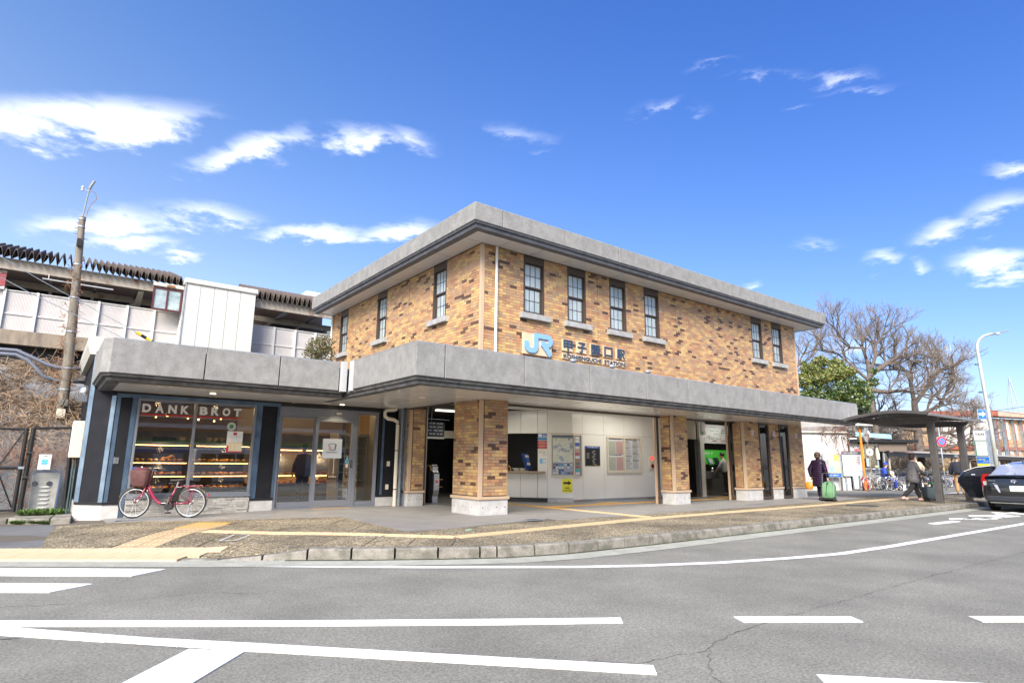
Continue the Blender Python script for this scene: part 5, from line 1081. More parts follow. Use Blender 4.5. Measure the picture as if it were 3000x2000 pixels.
# back shelves seen through the door
sh = thing('back_shelves', 'warm lit bread shelves on the tiled wall behind the bakery door', 'shelf', (5,17.8,0))
for z in (.50,.74,1.02): MB().box(4.6,7.2,17.6,18.05,z,z+.02).build('shelf', MAT['wood'], sh)
MB().box(4.6,7.2,17.7,18.5,.0,.49).build('counter', MAT['black'], sh); MB().box(4.6,7.3,18.50,18.58,.5,1.45).build('tile_back', M('warm_cream_tile', (.70,.55,.34), .4), sh); MB().box(4.6,7.3,17.6,18.5,1.45,1.55).build('top_shelf', MAT['black'], sh)  # tile back is plain warm cream, paler than the wall tile, no emission
for z in (1.445,1.015,.735): MB().box(4.65,7.1,17.585,17.6,z-.018,z).build('light_strip', led, sh)
for z in (.52,.76,1.04):
    for k in range(13):
        o = link_mesh('bread_roll', BUN[(rng.choice([1,3,0]), k%3)], None, (4.75+k*.185+rng.uniform(-.02,.02),17.75,z)); tag(o, '%s bread on the %s warm lit shelf seen through the bakery door' % (['plump','long','knobbly'][k%3], {.52:'lowest',.76:'middle',1.04:'upper'}[z]), 'bread', group='breads on the back shelves')
b = MB()
for k in range(5): b.tube([(6.75+k*.035,17.72,1.04),(6.72+k*.05,17.74,1.38)], .022, 7)
o = b.build('baguettes', crust[1]); tag(o, 'bundle of upright baguettes at the right end of the back shelf', 'bread')
b = thing('fridge', 'pale glass fronted display fridge with white shelves beside the bakery door', 'fridge', (6.3,15.9,0))
MB().box(6.30,7.2,15.95,16.0+.6,0,.42).build('base', MAT['white'], b); MB().box(6.30,6.36,15.95,16.6,.43,1.82).build('side', MAT['white'], b); MB().box(7.14,7.2,15.95,16.6,.43,1.82).build('side', MAT['white'], b); MB().box(6.3,7.2,15.95,16.6,1.83,1.9).build('top', MAT['white'], b); MB().box(6.36,7.14,16.55,16.6,.43,1.82).build('back', M('teal_back', (.10,.16,.15), .4), b)
for z in (.62,.84,1.06,1.28,1.50): MB().box(6.38,7.12,16.05,16.5,z,z+.015).build('shelf', MAT['white'], b)
mb = MB(); 
for z in (.08,.24): mb.box(6.38,6.60,15.945,15.95,z,z+.12)
mb.build('grille', MAT['dark2'], b)
B_('interior_post', 'cream', 7.15,7.4,15.3,15.9,0,2.6)
for i, (x, y, z, e_) in enumerate(((2.0,16.6,2.45,3),(3.3,16.6,2.45,3),(5.2,16.6,2.45,5),(6.4,16.6,2.45,4),(2.0,15.28,1.36,2.2),(3.3,15.28,1.36,2.2),(2.0,15.28,1.0,2.0),(3.3,15.28,1.0,2.0),(2.0,15.28,.70,1.4),(3.3,15.28,.70,1.4),(5.2,17.4,1.3,4),(6.3,17.4,1.3,4),(5.2,17.45,.66,2),(6.3,17.45,.66,2))):
    ld = bpy.data.lights.new('bakery_lamp', 'POINT'); lo = bpy.data.objects.new('bakery_lamp', ld); COL.objects.link(lo); lo.location = (x,y,z); ld.energy = e_; ld.color = (1,.66,.34); ld.shadow_soft_size = .06
for i, (x, z) in enumerate(((1.95,2.12),(2.18,2.15),(2.62,2.12),(2.85,2.10),(3.35,2.14),(3.2,2.08))):
    t = thing('pendant_lamp', 'small warm pendant lamp glowing behind the window lettering', 'lamp', (x,16.2,z), group='pendant lamps in the bakery'); MB().tube([(x,16.2,z),(x,16.2,2.6)], .006, 5).build('cord', MAT['black'], t); MB().ell((x,16.2,z), .022,.022,.022,10,6).build('bulb', M('bulb_glow', (1,.8,.5), .5, emit=(1,.5,.15), es=4.), t, smooth=True); MB().tube([(x,16.2,z+.02),(x,16.2,z+.07)], [.06,.02], 12).build('lamp_shade', MAT['black'], t)

# ================================================================== LEFT SIDE: fence, slope, pole, railway
fnc = thing('chain_link_gate', 'black tubular gate leaf with diagonal braces left of the sign panel', 'gate', (-.42,16.2,.05))
def rod(mb, a, b, r=.022, n=10): return mb.tube([a,b], r, n)
m = MB(); FY = 16.2
rod(m, (-.36,FY,.07), (-.36,FY,1.76), .038); rod(m, (-3.2,FY,1.74), (-.36,FY,1.74), .022); rod(m, (-3.2,FY,.11), (-.36,FY,.11), .02); rod(m, (-3.2,FY,.95), (-.40,FY,.95), .03); rod(m, (-3.2,FY,.0), (-3.2,FY,1.78), .038); rod(m, (-.72,FY,.98), (-.40,FY,1.70), .014); rod(m, (-.72,FY,.9), (-.40,FY,.16), .014)
m.build('frame', MAT['black'], fnc, smooth=True, auto=40)
MB().box(-.40,-.30,FY-.06,FY-.02,.93,.98).build('latch', MAT['galv'], fnc)
fp = thing('chain_link_fence', 'black tube framed chain link panel with a white notice beside the bakery', 'fence', (-.25,16.2,.0))
m = MB(); m.tube([(-.26,FY,-.02),(-.25,FY,1.77)], .042, 12); m.tube([(.47,FY,-.02),(.42,FY,1.80)], .042, 12); m.tube([(-.25,FY,1.77),(.42,FY,1.80)], .026, 10); m.tube([(-.25,FY,.10),(.46,FY,.10)], .02, 10)
for z in (.75,1.25): m.tube([(-.30,FY-.01,z),(-.21,FY-.01,z)], .046, 8)
m.build('frame', MAT['black'], fp, smooth=True, auto=40)
def mesh_wire(x0, x1, z0, z1, y, parent, s=.055):
    mb = MB(); w = x1-x0; h = z1-z0; k = -int(h/s)-1
    while k*s < w+h:
        for sg in (1, -1):
            # line x = x0 + k*s + sg*t, z = z0 + t (clip)
            base = k*s if sg == 1 else k*s+0
            t0, t1 = 0, h
            if sg == 1: t0 = max(0, -base); t1 = min(h, w-base)
            else: t0 = max(0, base-w); t1 = min(h, base)
            if t1-t0 > .02: mb.tube([(x0+base+sg*t0,y,z0+t0),(x0+base+sg*t1,y,z0+t1)], .0022, 3, False)
        k += 1
    o = mb.build('wire_mesh', MAT['galv'], parent); o['kind'] = 'stuff'
mesh_wire(-.22,.43,.12,1.77,FY+.01,fp); mesh_wire(-3.15,-.40,.13,1.72,FY+.01,fnc)
s = thing('fence_notice', 'white notice with a four part blue disc tied to the chain link', 'sign', (-.08,16.2,.92)); mb = MB(); On = Vector((-.085,FY-.03,0)); flat(mb, On, X_, 0, .92, .21, .31, (.72,.73,.72), 0, .004)
for k in range(4):
    a = 45+90*k-38; pts = [(0,0)]+[(.065*math.cos(R_(a+i*12.6)), .065*math.sin(R_(a+i*12.6))) for i in range(7)]
    if k: pass
    mb.extrude([(.02+x,FY-.036,1.075+z) for x, z in pts], (0,-.002,0), (.08,.42,.66))
text_into(mb, '駐輪禁止', (-.02,FY-.036,1.19), X_, Z_, .09, .022, .002, .02, (.1,.1,.1)); text_into(mb, '西宮市', (-.01,FY-.036,.945), X_, Z_, .07, .018, .002, 0, (.1,.1,.1)); mb.build('print', MAT['vc'], s, colname='Col')
c = thing('louvred_cabinet', 'white plastic tub with blue rim, two round holes and louvre ridges behind the chain link', 'container', (.1,16.45,.05)); 
mb = MB(); mb.extrude([(-.14,16.40,.08),(-.15,16.40,.80),(-.10,16.40,.86),(.30,16.40,.86),(.33,16.40,.80),(.31,16.40,.08)], (0,.35,0)); mb.build('body', M('dirty_white_plastic', (.55,.54,.48), .5, col2=(.38,.36,.30), vs=7), c, bevel=.015)
mb = MB(); mb.tube([(-.15,16.40,.80),(-.10,16.40,.87),(.31,16.40,.87),(.345,16.40,.80),(.325,16.40,.1)], .012, 6); mb.build('rim', M('blue_plastic', (.02,.10,.32), .4), c)
for x in (-.08,.16): MB().disc((x,16.395,.62), (0,1,0), .055, .02, 18).build('hole', MAT['black'], c)
for i in range(6): mb = MB(); mb.ell((.10,16.39,.55-.085*i), .10,.02,.022, 10, 6); mb.build('louvre', MAT['white'], c, smooth=True)
k = thing('old_kerb', 'rough mossy concrete kerb below the chain link fence', 'kerb', (0,15.4,0)); mb = MB(); 
mb.prism([(.56,14.72),(.62,15.9),(.35,16.0),(.25,14.78)], -.12, .03); mb.build('block', MAT['kerb'], k, bevel=.02); mb = MB(); mb.prism([(.23,14.85),(.33,15.9),(-.3,16.05),(-.4,15.4),(-.1,15.0)], -.14, .02); mb.build('block', MAT['kerb'], k, bevel=.02); mb = MB(); mb.prism([(-.42,15.42),(-.32,16.0),(-4,16.6),(-4,15.9)], -.14, .0); mb.build('block', MAT['kerb'], k, bevel=.02)
# ground behind fence and slope
m = MB(); m.prism([(-8,15.9),(.75,15.9),(.75,17.5),(-8,17.5)], -.2, .03); struct('fence_strip_soil', m, MAT['dirt'])
def slope_z(x, y): 
    t = (y-17.0)/4.2
    return .85+2.75*max(0,min(1,t))+.08*mnoise.noise(Vector((x*1.3,y*1.3,0)))
NX = 40; vs = []; fs = []
for i in range(NX+1):
    for j in range(15): x = -8+15.5*i/NX; y = 17+4.4*j/14; vs.append((x,y,slope_z(x,y)))
for i in range(NX):
    for j in range(14): a = i*15+j; fs.append((a,a+15,a+16,a+1))
m = MB(); m.add(vs, fs); m.box(-8,.58,16.95,17.02,-.2,.9); struct('embankment', m, M('grey_slope', (.16,.165,.17), .95, col2=(.24,.24,.24), vs=2.5, fine=.2, bump=.6, bs=12, bd=.05))
# dead vines (uncountable)
rng = random.Random(77)
def tangle(name, n, surf, mat, L_=(.2,.8), r=.006, seed=1, lift=.10, parent=None):
    rng = random.Random(seed); mb = MB()
    for _ in range(n):
        p = surf(rng); d = Vector((rng.gauss(0,1),rng.gauss(0,.5),rng.gauss(-.4,.6))).normalized(); l = rng.uniform(*L_); pts = [p]; k = rng.randint(3,5)
        for q in range(k):
            d = (d+Vector((rng.gauss(0,.5),rng.gauss(0,.4),rng.gauss(-.1,.5)))).normalized(); pts.append(pts[-1]+d*l/k)
        rr = r*rng.uniform(.5,1.5); mb.tube(pts, [rr]*(k)+[rr*.4], 3, False)
    return mb.build(name, mat, parent)
def on_slope(rng):
    while True:
        x = rng.uniform(-2.2,1.3); y = rng.uniform(17,21.4)
        if mnoise.noise(Vector((x*1.1,y*.8,3.3)))+.3*rng.random() > -.02: return Vector((x,y,slope_z(x,y)+rng.uniform(.0,.18)))
o = tangle('dead_vines', 5200, on_slope, MAT['vine'], (.25,.8), .008, 3); tag(o, 'tangle of pale dead vines covering the railway embankment', 'vines', kind='stuff')
o = tangle('rusty_leaves', 1500, lambda r: Vector((r.uniform(-1.6,.6), 17.0+r.uniform(-.25,.5), r.uniform(.2,1.4))), MAT['vinered'], (.12,.4), .007, 5); tag(o, 'rust brown dead stems at the foot of the embankment', 'vines', kind='stuff')
def weeds(name, n, f, seed, h=(.04,.12), mat=None):
    rng = random.Random(seed); mb = MB()
    for _ in range(n):
        p = f(rng); 
        for _k in range(4):
            a = rng.uniform(0,6.28); l = rng.uniform(*h); d = Vector((math.cos(a),math.sin(a),rng.uniform(.5,1.6))).normalized(); q = p+d*l; s_ = Vector((-d.y,d.x,0))*l*.28; mb.add([p, p+d*l*.6+s_, q, p+d*l*.6-s_], [(0,1,2,3)])
    return mb.build(name, mat or M('weed_green', (.07,.15,.025), .8, col2=(.13,.20,.05), vs=9))
o = weeds('weeds', 380, lambda r: Vector((r.choice([r.uniform(-.25,.05),r.gauss(.3,.08),r.gauss(.0,.05)]),15.85+r.uniform(-.15,.25),.03)), 1, (.03,.15)); tag(o, 'fresh green weeds along the bottom rail of the chain link fence', 'weeds', kind='stuff')
o = weeds('weeds', 260, lambda r: (lambda x: Vector((x,14.78-.35*(x-.3)*0+.9*max(0,.3-x)*.7,gz(x,14.8)+.0)))(r.choice([r.gauss(-.25,.05),r.gauss(.12,.07),r.gauss(-.02,.03)])), 2, (.02,.10)); tag(o, 'green weeds at the foot of the mossy old kerb', 'weeds', kind='stuff')
def kerb_weed(r):
    x = r.choice([r.uniform(2.5,12), r.uniform(6,20)]); return Vector((x, kerb_y(x)-.012, -.148))
o = weeds('weeds', 200, kerb_weed, 6, (.008,.03), M('moss_green', (.07,.13,.03), .9)); tag(o, 'tiny weeds in the gutter joint under the kerb stones', 'weeds', kind='stuff')
# utility pole
up_ = thing('utility_pole', 'weathered concrete utility pole wrapped in dry creeper with a thin steel mast on top', 'utility pole', (.14,19,1.0))
m = MB(); m.tube([(.24,19,.9),(.155,19,4.2),(-.005,19,7.5)], [.135,.11,.075], 20); m.build('pole', M('old_pole_concrete', (.22,.19,.15), .9, col2=(.14,.125,.10), vs=4, stretch=(3,3,.6), fine=.2, bump=.3, bs=40), up_, smooth=True, auto=40)
m = MB(); m.tube([(.0,19,7.5),(.02,19,7.9),(.05,18.98,8.32)], .018, 8); m.tube([(.05,18.98,8.32),(.08,18.96,8.42),(.13,18.95,8.56)], .034, 8); m.build('mast', M('dull_mast', (.22,.24,.25), .6), up_)
for z, r_ in ((7.42,.085),(7.2,.09),(6.15,.105),(5.25,.115),(4.35,.125),(3.4,.13),(2.85,.135)):
    x = .24+(.155-.24)*(z-.9)/3.3 if z < 4.2 else .155-.16*(z-4.2)/3.3; MB().tube([(x,19,z),(x,19,z+.035)], r_, 16, False).build('steel_band', MAT['galv'], up_)
for z, dx in ((7.3,-.16),(7.15,-.18),(7.0,-.17),(6.9,.14),(6.0,-.2),(5.2,-.2),(5.15,.2),(4.6,.2)): MB().tube([(.05,19,z),(.05+dx,18.98,z+.01)], .014, 6).build('step_bolt', MAT['galv'], up_)
m = MB()
for i in range(4): m.tube([(-.10+.0*i,18.95,8.22+.035*i),(-.10,18.95,8.245+.035*i)], .035 if i%2==0 else .022, 10)
m.tube([(-.1,18.95,8.28),(.05,18.97,8.24)], .01, 6); m.build('insulator', M('white_ceramic', (.6,.6,.58), .2), up_)
m = MB(); m.tube([(.05,18.97,8.3),(.2,18.95,8.22),(.24,18.94,8.05),(.14,18.95,7.9),(.09,18.96,7.7),(.07,18.97,7.45),(.09,18.95,6.8),(.12,18.95,6.2)], .008, 5); m.build('cable', MAT['vinered'], up_)
MB().box(-.04,.06,18.84,18.92,6.65,6.85).build('cable_box', MAT['black'], up_)
o = tangle('creeper', 420, lambda r: (lambda z: Vector((.24-.26*(z-.9)/6.6+r.choice([-1,1])*r.uniform(.08,.2)*(1.2-.08*z), 18.9+r.uniform(-.05,.1), z)))(1.0+5.2*r.random()**1.2), MAT['vinered'], (.08,.3), .005, 9); o.parent = up_; o.matrix_parent_inverse = Matrix.Translation(-Vector(up_.location)); o['kind'] = 'stuff'
bx = thing('pole_box', 'beige box with a dark lamp above it strapped to the utility pole', 'box', (.2,18.8,2.2)); MB().box(.10,.28,18.72,18.84,2.12,2.36).build('case', MAT['cream'], bx, bevel=.01); MB().box(.13,.32,18.70,18.84,2.42,2.60).build('lamp', MAT['dark2'], bx, bevel=.03)
# guy wires
for i, (a, b, lb) in enumerate((((-2.6,17,6.2),(1.42,17,4.19),'upper thin guy wire running down to the striped guard'),((-2.6,17,5.7),(1.2,17,4.0),'lower thin cable sagging across the barrier panels'))):
    o = MB().tube([a, tuple((Vector(a)+Vector(b))/2-Vector((0,0,.05))), b], .008, 5).build('guy_wire', MAT['galv']); tag(o, lb, 'wire')
o = thing('guy_guard', 'yellow and black striped guard on the guy wire above the bakery roof', 'cable guard', (1.42,17,4.19)); m = MB(); a, b = Vector((1.40,17,4.20)), Vector((2.3,17,3.72))
for i in range(8):
    m.tube([a+(b-a)*(i/8),a+(b-a)*((i+1)/8)], .035, 10, True, (.75,.52,.02) if i%2==0 else (.01,.01,.01))
m.build('sleeve', MAT['vc'], o, colname='Col')
for i, (pts, lb) in enumerate((([(-3,19.4,3.80),(-1.2,19.4,3.80),(-.9,19.4,3.81),(-.55,19.4,3.66),(-.25,19.4,3.52),(-.05,19.4,3.47),(1.5,19.4,3.48)], 'upper grey cable duct bending down towards the utility pole'),([(-3,19.3,3.68),(-1.2,19.3,3.68),(-.9,19.3,3.69),(-.65,19.3,3.58),(-.42,19.3,3.36),(-.3,19.3,3.20),(.0,19.4,3.12),(1.5,19.5,3.18)],'lower grey cable duct bending down behind the vines'))):
    o = MB().tube(pts, .048, 10).build('cable_duct', M('grey_duct', (.15,.165,.20), .5), smooth=True); tag(o, lb, 'pipe', group='cable ducts')
# viaduct and platform
vd_ = thing('railway_viaduct', 'stained concrete railway platform edge beam above the embankment', 'viaduct', (0,23.3,4.5))
MB().box(-9,9.5,23.25,23.6,4.52,4.95).build('edge_beam', M('stained_concrete', (.30,.245,.18), .9, col2=(.17,.14,.11), vs=3, stretch=(1.5,1,.4), fine=.15), vd_)
MB().box(-9,9.5,23.5,27,4.80,4.9).build('platform_slab', MAT['dark2'], vd_); MB().box(-9,9.5,23.62,23.7,3.2,4.52).build('back_wall', MAT['dark'], vd_)
MB().box(-9,9.5,22.3,22.6,3.6,3.78).build('ledge', M('ledge_concrete', (.26,.24,.20), .9, col2=(.16,.15,.13), vs=5), vd_); MB().box(-9,9.5,22.9,23.0,3.9,4.0).build('rail', MAT['brownmetal'], vd_); MB().box(-9,9.5,21.3,21.5,3.45,3.56).build('ledge', MAT['galv'], vd_)
for x in (-2.5,.1,2.7,5.3): MB().box(x,x+.25,22.9,23.5,3.5,4.5).build('pier', MAT['dark2'], vd_)
bar = thing('noise_barrier', 'pale ribbed barrier panels in white frames along the platform edge', 'barrier', (0,23.5,4.95))
pm = M('pale_ribbed_panel', (.44,.415,.40), .7, col2=(.48,.46,.445), vs=2, wave=('X', 9, .5), bd=.01)
fm = M('barrier_frame_white', (.56,.555,.53), .6)
bars = [-8+.8*i for i in range(15)]; bars = [-1.59+.795*i for i in range(-8,7)]
for i, (a, b) in enumerate(zip(bars, bars[1:]+[3.22 if bars[-1] < 3.0 else bars[-1]+.79])):
    if a > 3.2: continue
    b = min(b, 3.22)
    for z0, z1 in ((4.97,5.46),(5.50,6.18)): MB().box(a+.04,b-.03,23.44,23.46,z0,z1).build('barrier_panel', pm, bar)
    MB().box(a-.035,a+.035,23.36,23.48,4.93,6.22).build('post', fm, bar); MB().box(a+.04,b-.03,23.41,23.47,5.455,5.50).build('rail', fm, bar); MB().box(a+.04,b-.03,23.41,23.47,6.18,6.21).build('rail', fm, bar)
MB().box(3.19,3.25,23.36,23.48,4.93,6.22).build('post', fm, bar)
bar2 = thing('noise_barrier', 'short stretch of pale ribbed barrier right of the white lift tower', 'barrier', (6,23.5,4.95))
for a in (5.6,6.4,7.2,8.0): 
    for z0, z1 in ((4.97,5.46),(5.50,6.14)): MB().box(a+.04,a+.77,23.44,23.46,z0,z1).build('barrier_panel', pm, bar2)
    MB().box(a-.035,a+.035,23.36,23.48,4.93,6.17).build('post', fm, bar2); MB().box(a+.04,a+.77,23.41,23.47,5.455,5.50).build('rail', fm, bar2); MB().box(a+.04,a+.77,23.41,23.47,6.14,6.17).build('rail', fm, bar2)
rm = M('brown_folded_roof', (.075,.055,.046), .85, col2=(.11,.085,.07), vs=3, fine=.2); steel_b = M('rusty_cream_steel', (.42,.37,.30), .7, col2=(.22,.13,.08), vs=2.5, vlo=.55, vhi=.7)
def platform_roof(x0, x1, ytop0, lb, z0=7.05, z1=7.40, pitch=.186):
    t = thing('platform_roof', lb, 'roof', (x0,22.9,z0)); n = int((x1-x0)/pitch)
    for i in range(n):
        a = x0+i*pitch; prof = [(a,z0),(a+pitch*.36,z1-.02),(a+pitch*.5,z1),(a+pitch*.64,z1-.02),(a+pitch,z0),(a+pitch,z0-.02),(a+pitch*.62,z1-.06),(a+pitch*.38,z1-.06),(a,z0-.02)]
        y0, y1 = 22.9, 26.4; rise = 1.08
        mb = MB(); A_ = [(x,y0,z) for x,z in prof]; B_2 = [(x,y1,z+rise) for x,z in prof]; n_ = len(prof)
        mb.add(A_+B_2, [tuple(range(n_)), tuple(range(2*n_-1,n_-1,-1))]+[(q,n_+q,n_+(q+1)%n_,(q+1)%n_) for q in range(n_)]); mb.build('roof_sheet', rm, t)
    MB().box(x0,x1,23.15,23.25,z0-.27,z0+.07).build('edge_beam', steel_b, t); MB().box(x0,x1,27.0,27.2,6.72,8.0).build('rear_shade_panel', MAT['brownmetal'], t); MB().box(x0,x1,24.6,24.7,z0-.45,z0-.25).build('inner_beam', steel_b, t)  # upright dark panel at the rear stands in for the shaded roof underside
    for i in range(int((x1-x0)/1.2)+1): MB().box(x0+i*1.2,x0+i*1.2+.08,23.25,26.3,z0-.30,z0-.2).build('rafter', MAT['brownmetal'], t)
    MB().box(x0,x1,26.3,26.4,z0-.28,z0-.12).build('inner_beam', MAT['brownmetal'], t)
    return t
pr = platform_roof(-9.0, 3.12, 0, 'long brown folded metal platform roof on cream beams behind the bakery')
for x in (-1.75,1.9,-5.4):
    m = MB(); m.box(x-.09,x+.09,24.5,24.7,4.9,6.6); m.add([(x-.08,23.3,6.80),(x+.08,23.3,6.80),(x+.08,24.55,6.3),(x-.08,24.55,6.3),(x-.08,23.3,6.68),(x+.08,23.3,6.68),(x+.08,24.55,6.0),(x-.08,24.55,6.0)], [(0,1,2,3),(4,7,6,5),(0,4,5,1),(0,3,7,4),(1,5,6,2)]); m.build('column', M('cream_column', (.36,.32,.26), .7), pr)
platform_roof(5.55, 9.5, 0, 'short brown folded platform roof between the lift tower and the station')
for a, b in ((-2.2,.1),(-.0,1.1)): pass
t = thing('strip_light', 'long white tube light hanging below the platform roof beam', 'light', (-.7,23.1,6.7)); MB().tube([(-.75,23.05,6.62),(1.1,23.05,6.60)], .022, 8).build('tube', M('dull_tube', (.40,.41,.42), .5), t); MB().tube([(-.6,23.05,6.65),(-.6,23.05,6.8)], .01, 4).build('hanger', MAT['white'], t)
t = thing('striped_hatching_sign', 'red and white diagonally striped board at the left edge of the platform', 'sign', (-1.8,23.3,6.2)); m = MB()
for i in range(7): m.extrude([(-1.95,23.3,6.20+.06*i),(-1.62,23.3,6.30+.06*i),(-1.62,23.3,6.33+.06*i),(-1.95,23.3,6.23+.06*i)], (0,.02,0), (.45,.03,.03))
m.box(-1.96,-1.62,23.32,23.35,6.18,6.75,(.6,.58,.55)); m.build('board', MAT['vc'], t, colname='Col')
lt = thing('lift_tower', 'plain white panelled lift tower rising behind the bakery roof', 'tower', (3.1,22.5,3.0))
xs_ = [3.13,3.58,4.02,4.45,4.88,5.40]; wp = M('lift_white_panel', (.50,.495,.46), .5, col2=(.53,.525,.49), vs=1)
for a, b in zip(xs_, xs_[1:]): MB().box(a+.006,b-.006,22.5,22.56,3.2,7.10).build('cladding_panel', wp, lt)
MB().box(3.14,5.39,22.56,25.2,3.2,7.09).build('core', MAT['white'], lt); m = MB(); m.extrude([(3.08,y,z) for y, z in ((22.44,7.10),(22.44,7.20),(22.50,7.28),(22.62,7.31),(25.2,7.33),(25.2,7.10))], (2.38,0,0)); m.build('roof_cap', wp, lt, bevel=.02)
MB().box(3.09,3.12,22.46,22.52,3.2,7.09).build('corner_strip', MAT['galv'], lt)
w = thing('maroon_window', 'maroon framed double window under the platform roof beside the lift tower', 'window', (2.25,23.0,6.15)); m = MB(); m.box(2.22,3.10,22.95,23.02,6.86,6.92).box(2.22,3.10,22.95,23.02,6.12,6.18).box(2.22,2.27,22.95,23.02,6.18,6.86).box(3.05,3.10,22.95,23.02,6.18,6.86).box(2.63,2.68,22.95,23.02,6.18,6.86); m.build('frame', M('maroon_paint', (.075,.012,.014), .6), w)
for a in (2.27,2.68): MB().box(a,a+.37,22.98,22.986,6.18,6.86).build('pane', M('pale_glass', (.20,.26,.28), .1, col2=(.38,.45,.46), vs=3), w)
MB().box(2.2,3.12,22.9,22.95,6.95,7.06).build('head_panel', MAT['cream'], w); MB().box(2.6,2.85,22.885,22.90,6.95,7.03).build('rust_patch', MAT['vinered'], w)
o = MB().box(9.6,11.0,30,31,9.0,9.75).build('rooftop_box', wp, bevel=.1); tag(o, 'pale box on a roof far behind, showing above the second platform roof', 'roof unit')
m = MB(); m.box(9,14,34,38,8.4,8.8); o = m.build('far_roof', M('far_green_roof', (.14,.2,.2), .6)); tag(o, 'thin grey green roof edge far behind the platform', 'roof')
# olive ivy clump behind the bakery roof
def leaf_clump(name, centers, n, mats, seed, size=(.05,.09), parent=None, hue=None, org=None):
    rng = random.Random(seed); mb = MB(); tot = sum(c[3] for c in centers)
    for (cx, cy, cz, r, sq) in [(c[0],c[1],c[2],c[3],c[4] if len(c) > 4 else 1) for c in centers]:
        k = int(n*r*r/sum(c[3]**2 for c in centers))
        for _ in range(k):
            v = Vector((rng.gauss(0,1),rng.gauss(0,1),rng.gauss(0,1))).normalized()*r*(rng.uniform(.55,1.08)); v.z *= sq
            p = Vector((cx,cy,cz))+v; s_ = rng.uniform(*size); d = Vector((rng.gauss(0,1),rng.gauss(0,1),rng.gauss(.2,.7))).normalized(); t_ = d.orthogonal().normalized(); t_.rotate(Matrix.Rotation(rng.uniform(0,6.28), 3, d)); b_2 = d.cross(t_)
            mb.cm = rng.randrange(len(mats)); mb.add([p-t_*s_, p+b_2*s_*.5, p+t_*s_, p-b_2*s_*.5], [(0,1,2,3)])
    return mb.build(name, mats, parent)
iv = thing('ivy_bush', 'olive brown bushy creeper beside the left end of the brick upper storey', 'shrub', (6.3,18,4.1)); leaf_clump('foliage', [(6.25,18,4.55,.36,.9),(6.5,18.1,4.72,.3),(6.1,18,4.3,.28),(6.5,18,4.3,.33)], 2600, [M('olive_leaf', (.12,.115,.04), .7), M('brown_leaf', (.14,.10,.05), .8), M('dark_leaf', (.06,.07,.025), .7)], 4, (.02,.045), iv)

# ================================================================== RIGHT SIDE
ww = thing('white_block_wall', 'white painted block wall with a pipe and creeper behind the station end', 'wall', (29,13.7,0))
wd = (Vector((30.02,13.06))-Vector((28.07,14.40))).normalized(); wr = wd.to_3d(); wn_ = wr.cross(Z_)
wp0 = Vector((30.02,13.06,0)); wm = M('white_block', (.62,.615,.60), .8, col2=(.52,.51,.49), vs=3, fine=.08)
MB().obox(wp0-wr*4.6+Vector((0,0,1.3))-wn_*.09, wr, Z_, wn_, 9.18, 2.64, .16).build('core', MAT['mortar'], ww)
rng = random.Random(3)
for r_ in range(13):
    a = -(.2 if r_%2 else 0)
    while a < 6.2:
        w_ = min(.398, 6.2-a); s0 = max(a, 0)
        c = wp0-wr*((s0+a+w_)/2)-wn_*.012+Vector((0,0,.1+r_*.2)); 
        if a+w_-s0 > .05: MB().obox(c, wr, Z_, wn_, a+w_-s0-.004, .196, .02+rng.uniform(0,.004)).build('block', wm, ww)
        a += .4
MB().obox(wp0-wr*4.6+Vector((0,0,2.95))-wn_*.2, wr, Z_, wn_, 9.2, .62, .3).build('upper_board', M('stained_grey_board', (.30,.28,.27), .8, col2=(.18,.15,.14), vs=3), ww)
m = MB(); m.tube([tuple(wp0-wr*9.2+wn_*.08+Vector((0,0,2.68))), tuple(wp0+wn_*.08+Vector((0,0,2.66)))], .05, 10); m.build('pipe', MAT['cream'], ww, smooth=True)
o = tangle('creeper', 70, lambda r: wp0-wr*r.uniform(.1,1.1)+wn_*.03+Vector((0,0,r.uniform(2.2,3.1))), M('creeper_brown', (.17,.09,.06), .9), (.4,1.2), .012, 21); tag(o, 'bare brown creeper stems hanging over the end of the white wall', 'creeper', kind='stuff')
# notice boards in front of the wall
vdir = Vector((math.cos(YAW), math.sin(YAW), 0)); vright = Vector((math.sin(YAW), -math.cos(YAW), 0))
def board(name, lb, cat, P, r, w, z0, z1, posts, content, frame='galv', depth=.05, postmat='galv'):
    t = thing(name, lb, cat, tuple(P)); r = Vector(r).normalized(); n = r.cross(Z_); P = Vector(P)
    MB().obox(P+Vector((0,0,(z0+z1)/2)), r, Z_, n, w, z1-z0, depth).build('panel', MAT[frame], t, bevel=.006)
    for s_ in posts: MB().obox(P+r*s_+Vector((0,0,(z1-.1)/2))-n*(depth/2+.03), r, Z_, n, .07, z1-.1, .05).build('post', MAT[postmat], t)
    mb = MB(); O = P-r*(w/2)+n*(depth/2+.001); content(mb, O, r); mb.build('print', MAT['vc'], t, colname='Col'); return t
def cont1(mb, O, r):
    flat(mb, O, r, .04, .79, .80, .86, (.42,.38,.30)); flat(mb, O, r, .04, .62, .80, .15, (.02,.12,.42)); text_into(mb, '市のお知らせ', tuple(O+r*.3+r.cross(Z_)*.004+Z_*.66), r, Z_, .4, .07, .003, .02, (.6,.65,.7))
    rng = random.Random(8); 
    for x, z, w_, h_, c in ((.08,1.4,.2,.2,(.6,.58,.6)),(.30,1.42,.2,.2,(.55,.6,.62)),(.55,1.36,.22,.26,(.72,.42,.1)),(.08,1.18,.2,.18,(.3,.33,.3)),(.32,1.14,.18,.24,(.5,.55,.65)),(.30,.85,.22,.24,(.25,.45,.6)),(.6,1.1,.14,.18,(.55,.5,.45)),(.1,.9,.14,.2,(.5,.25,.45))): flat(mb, O, r, x, z, w_, h_, c, .004)
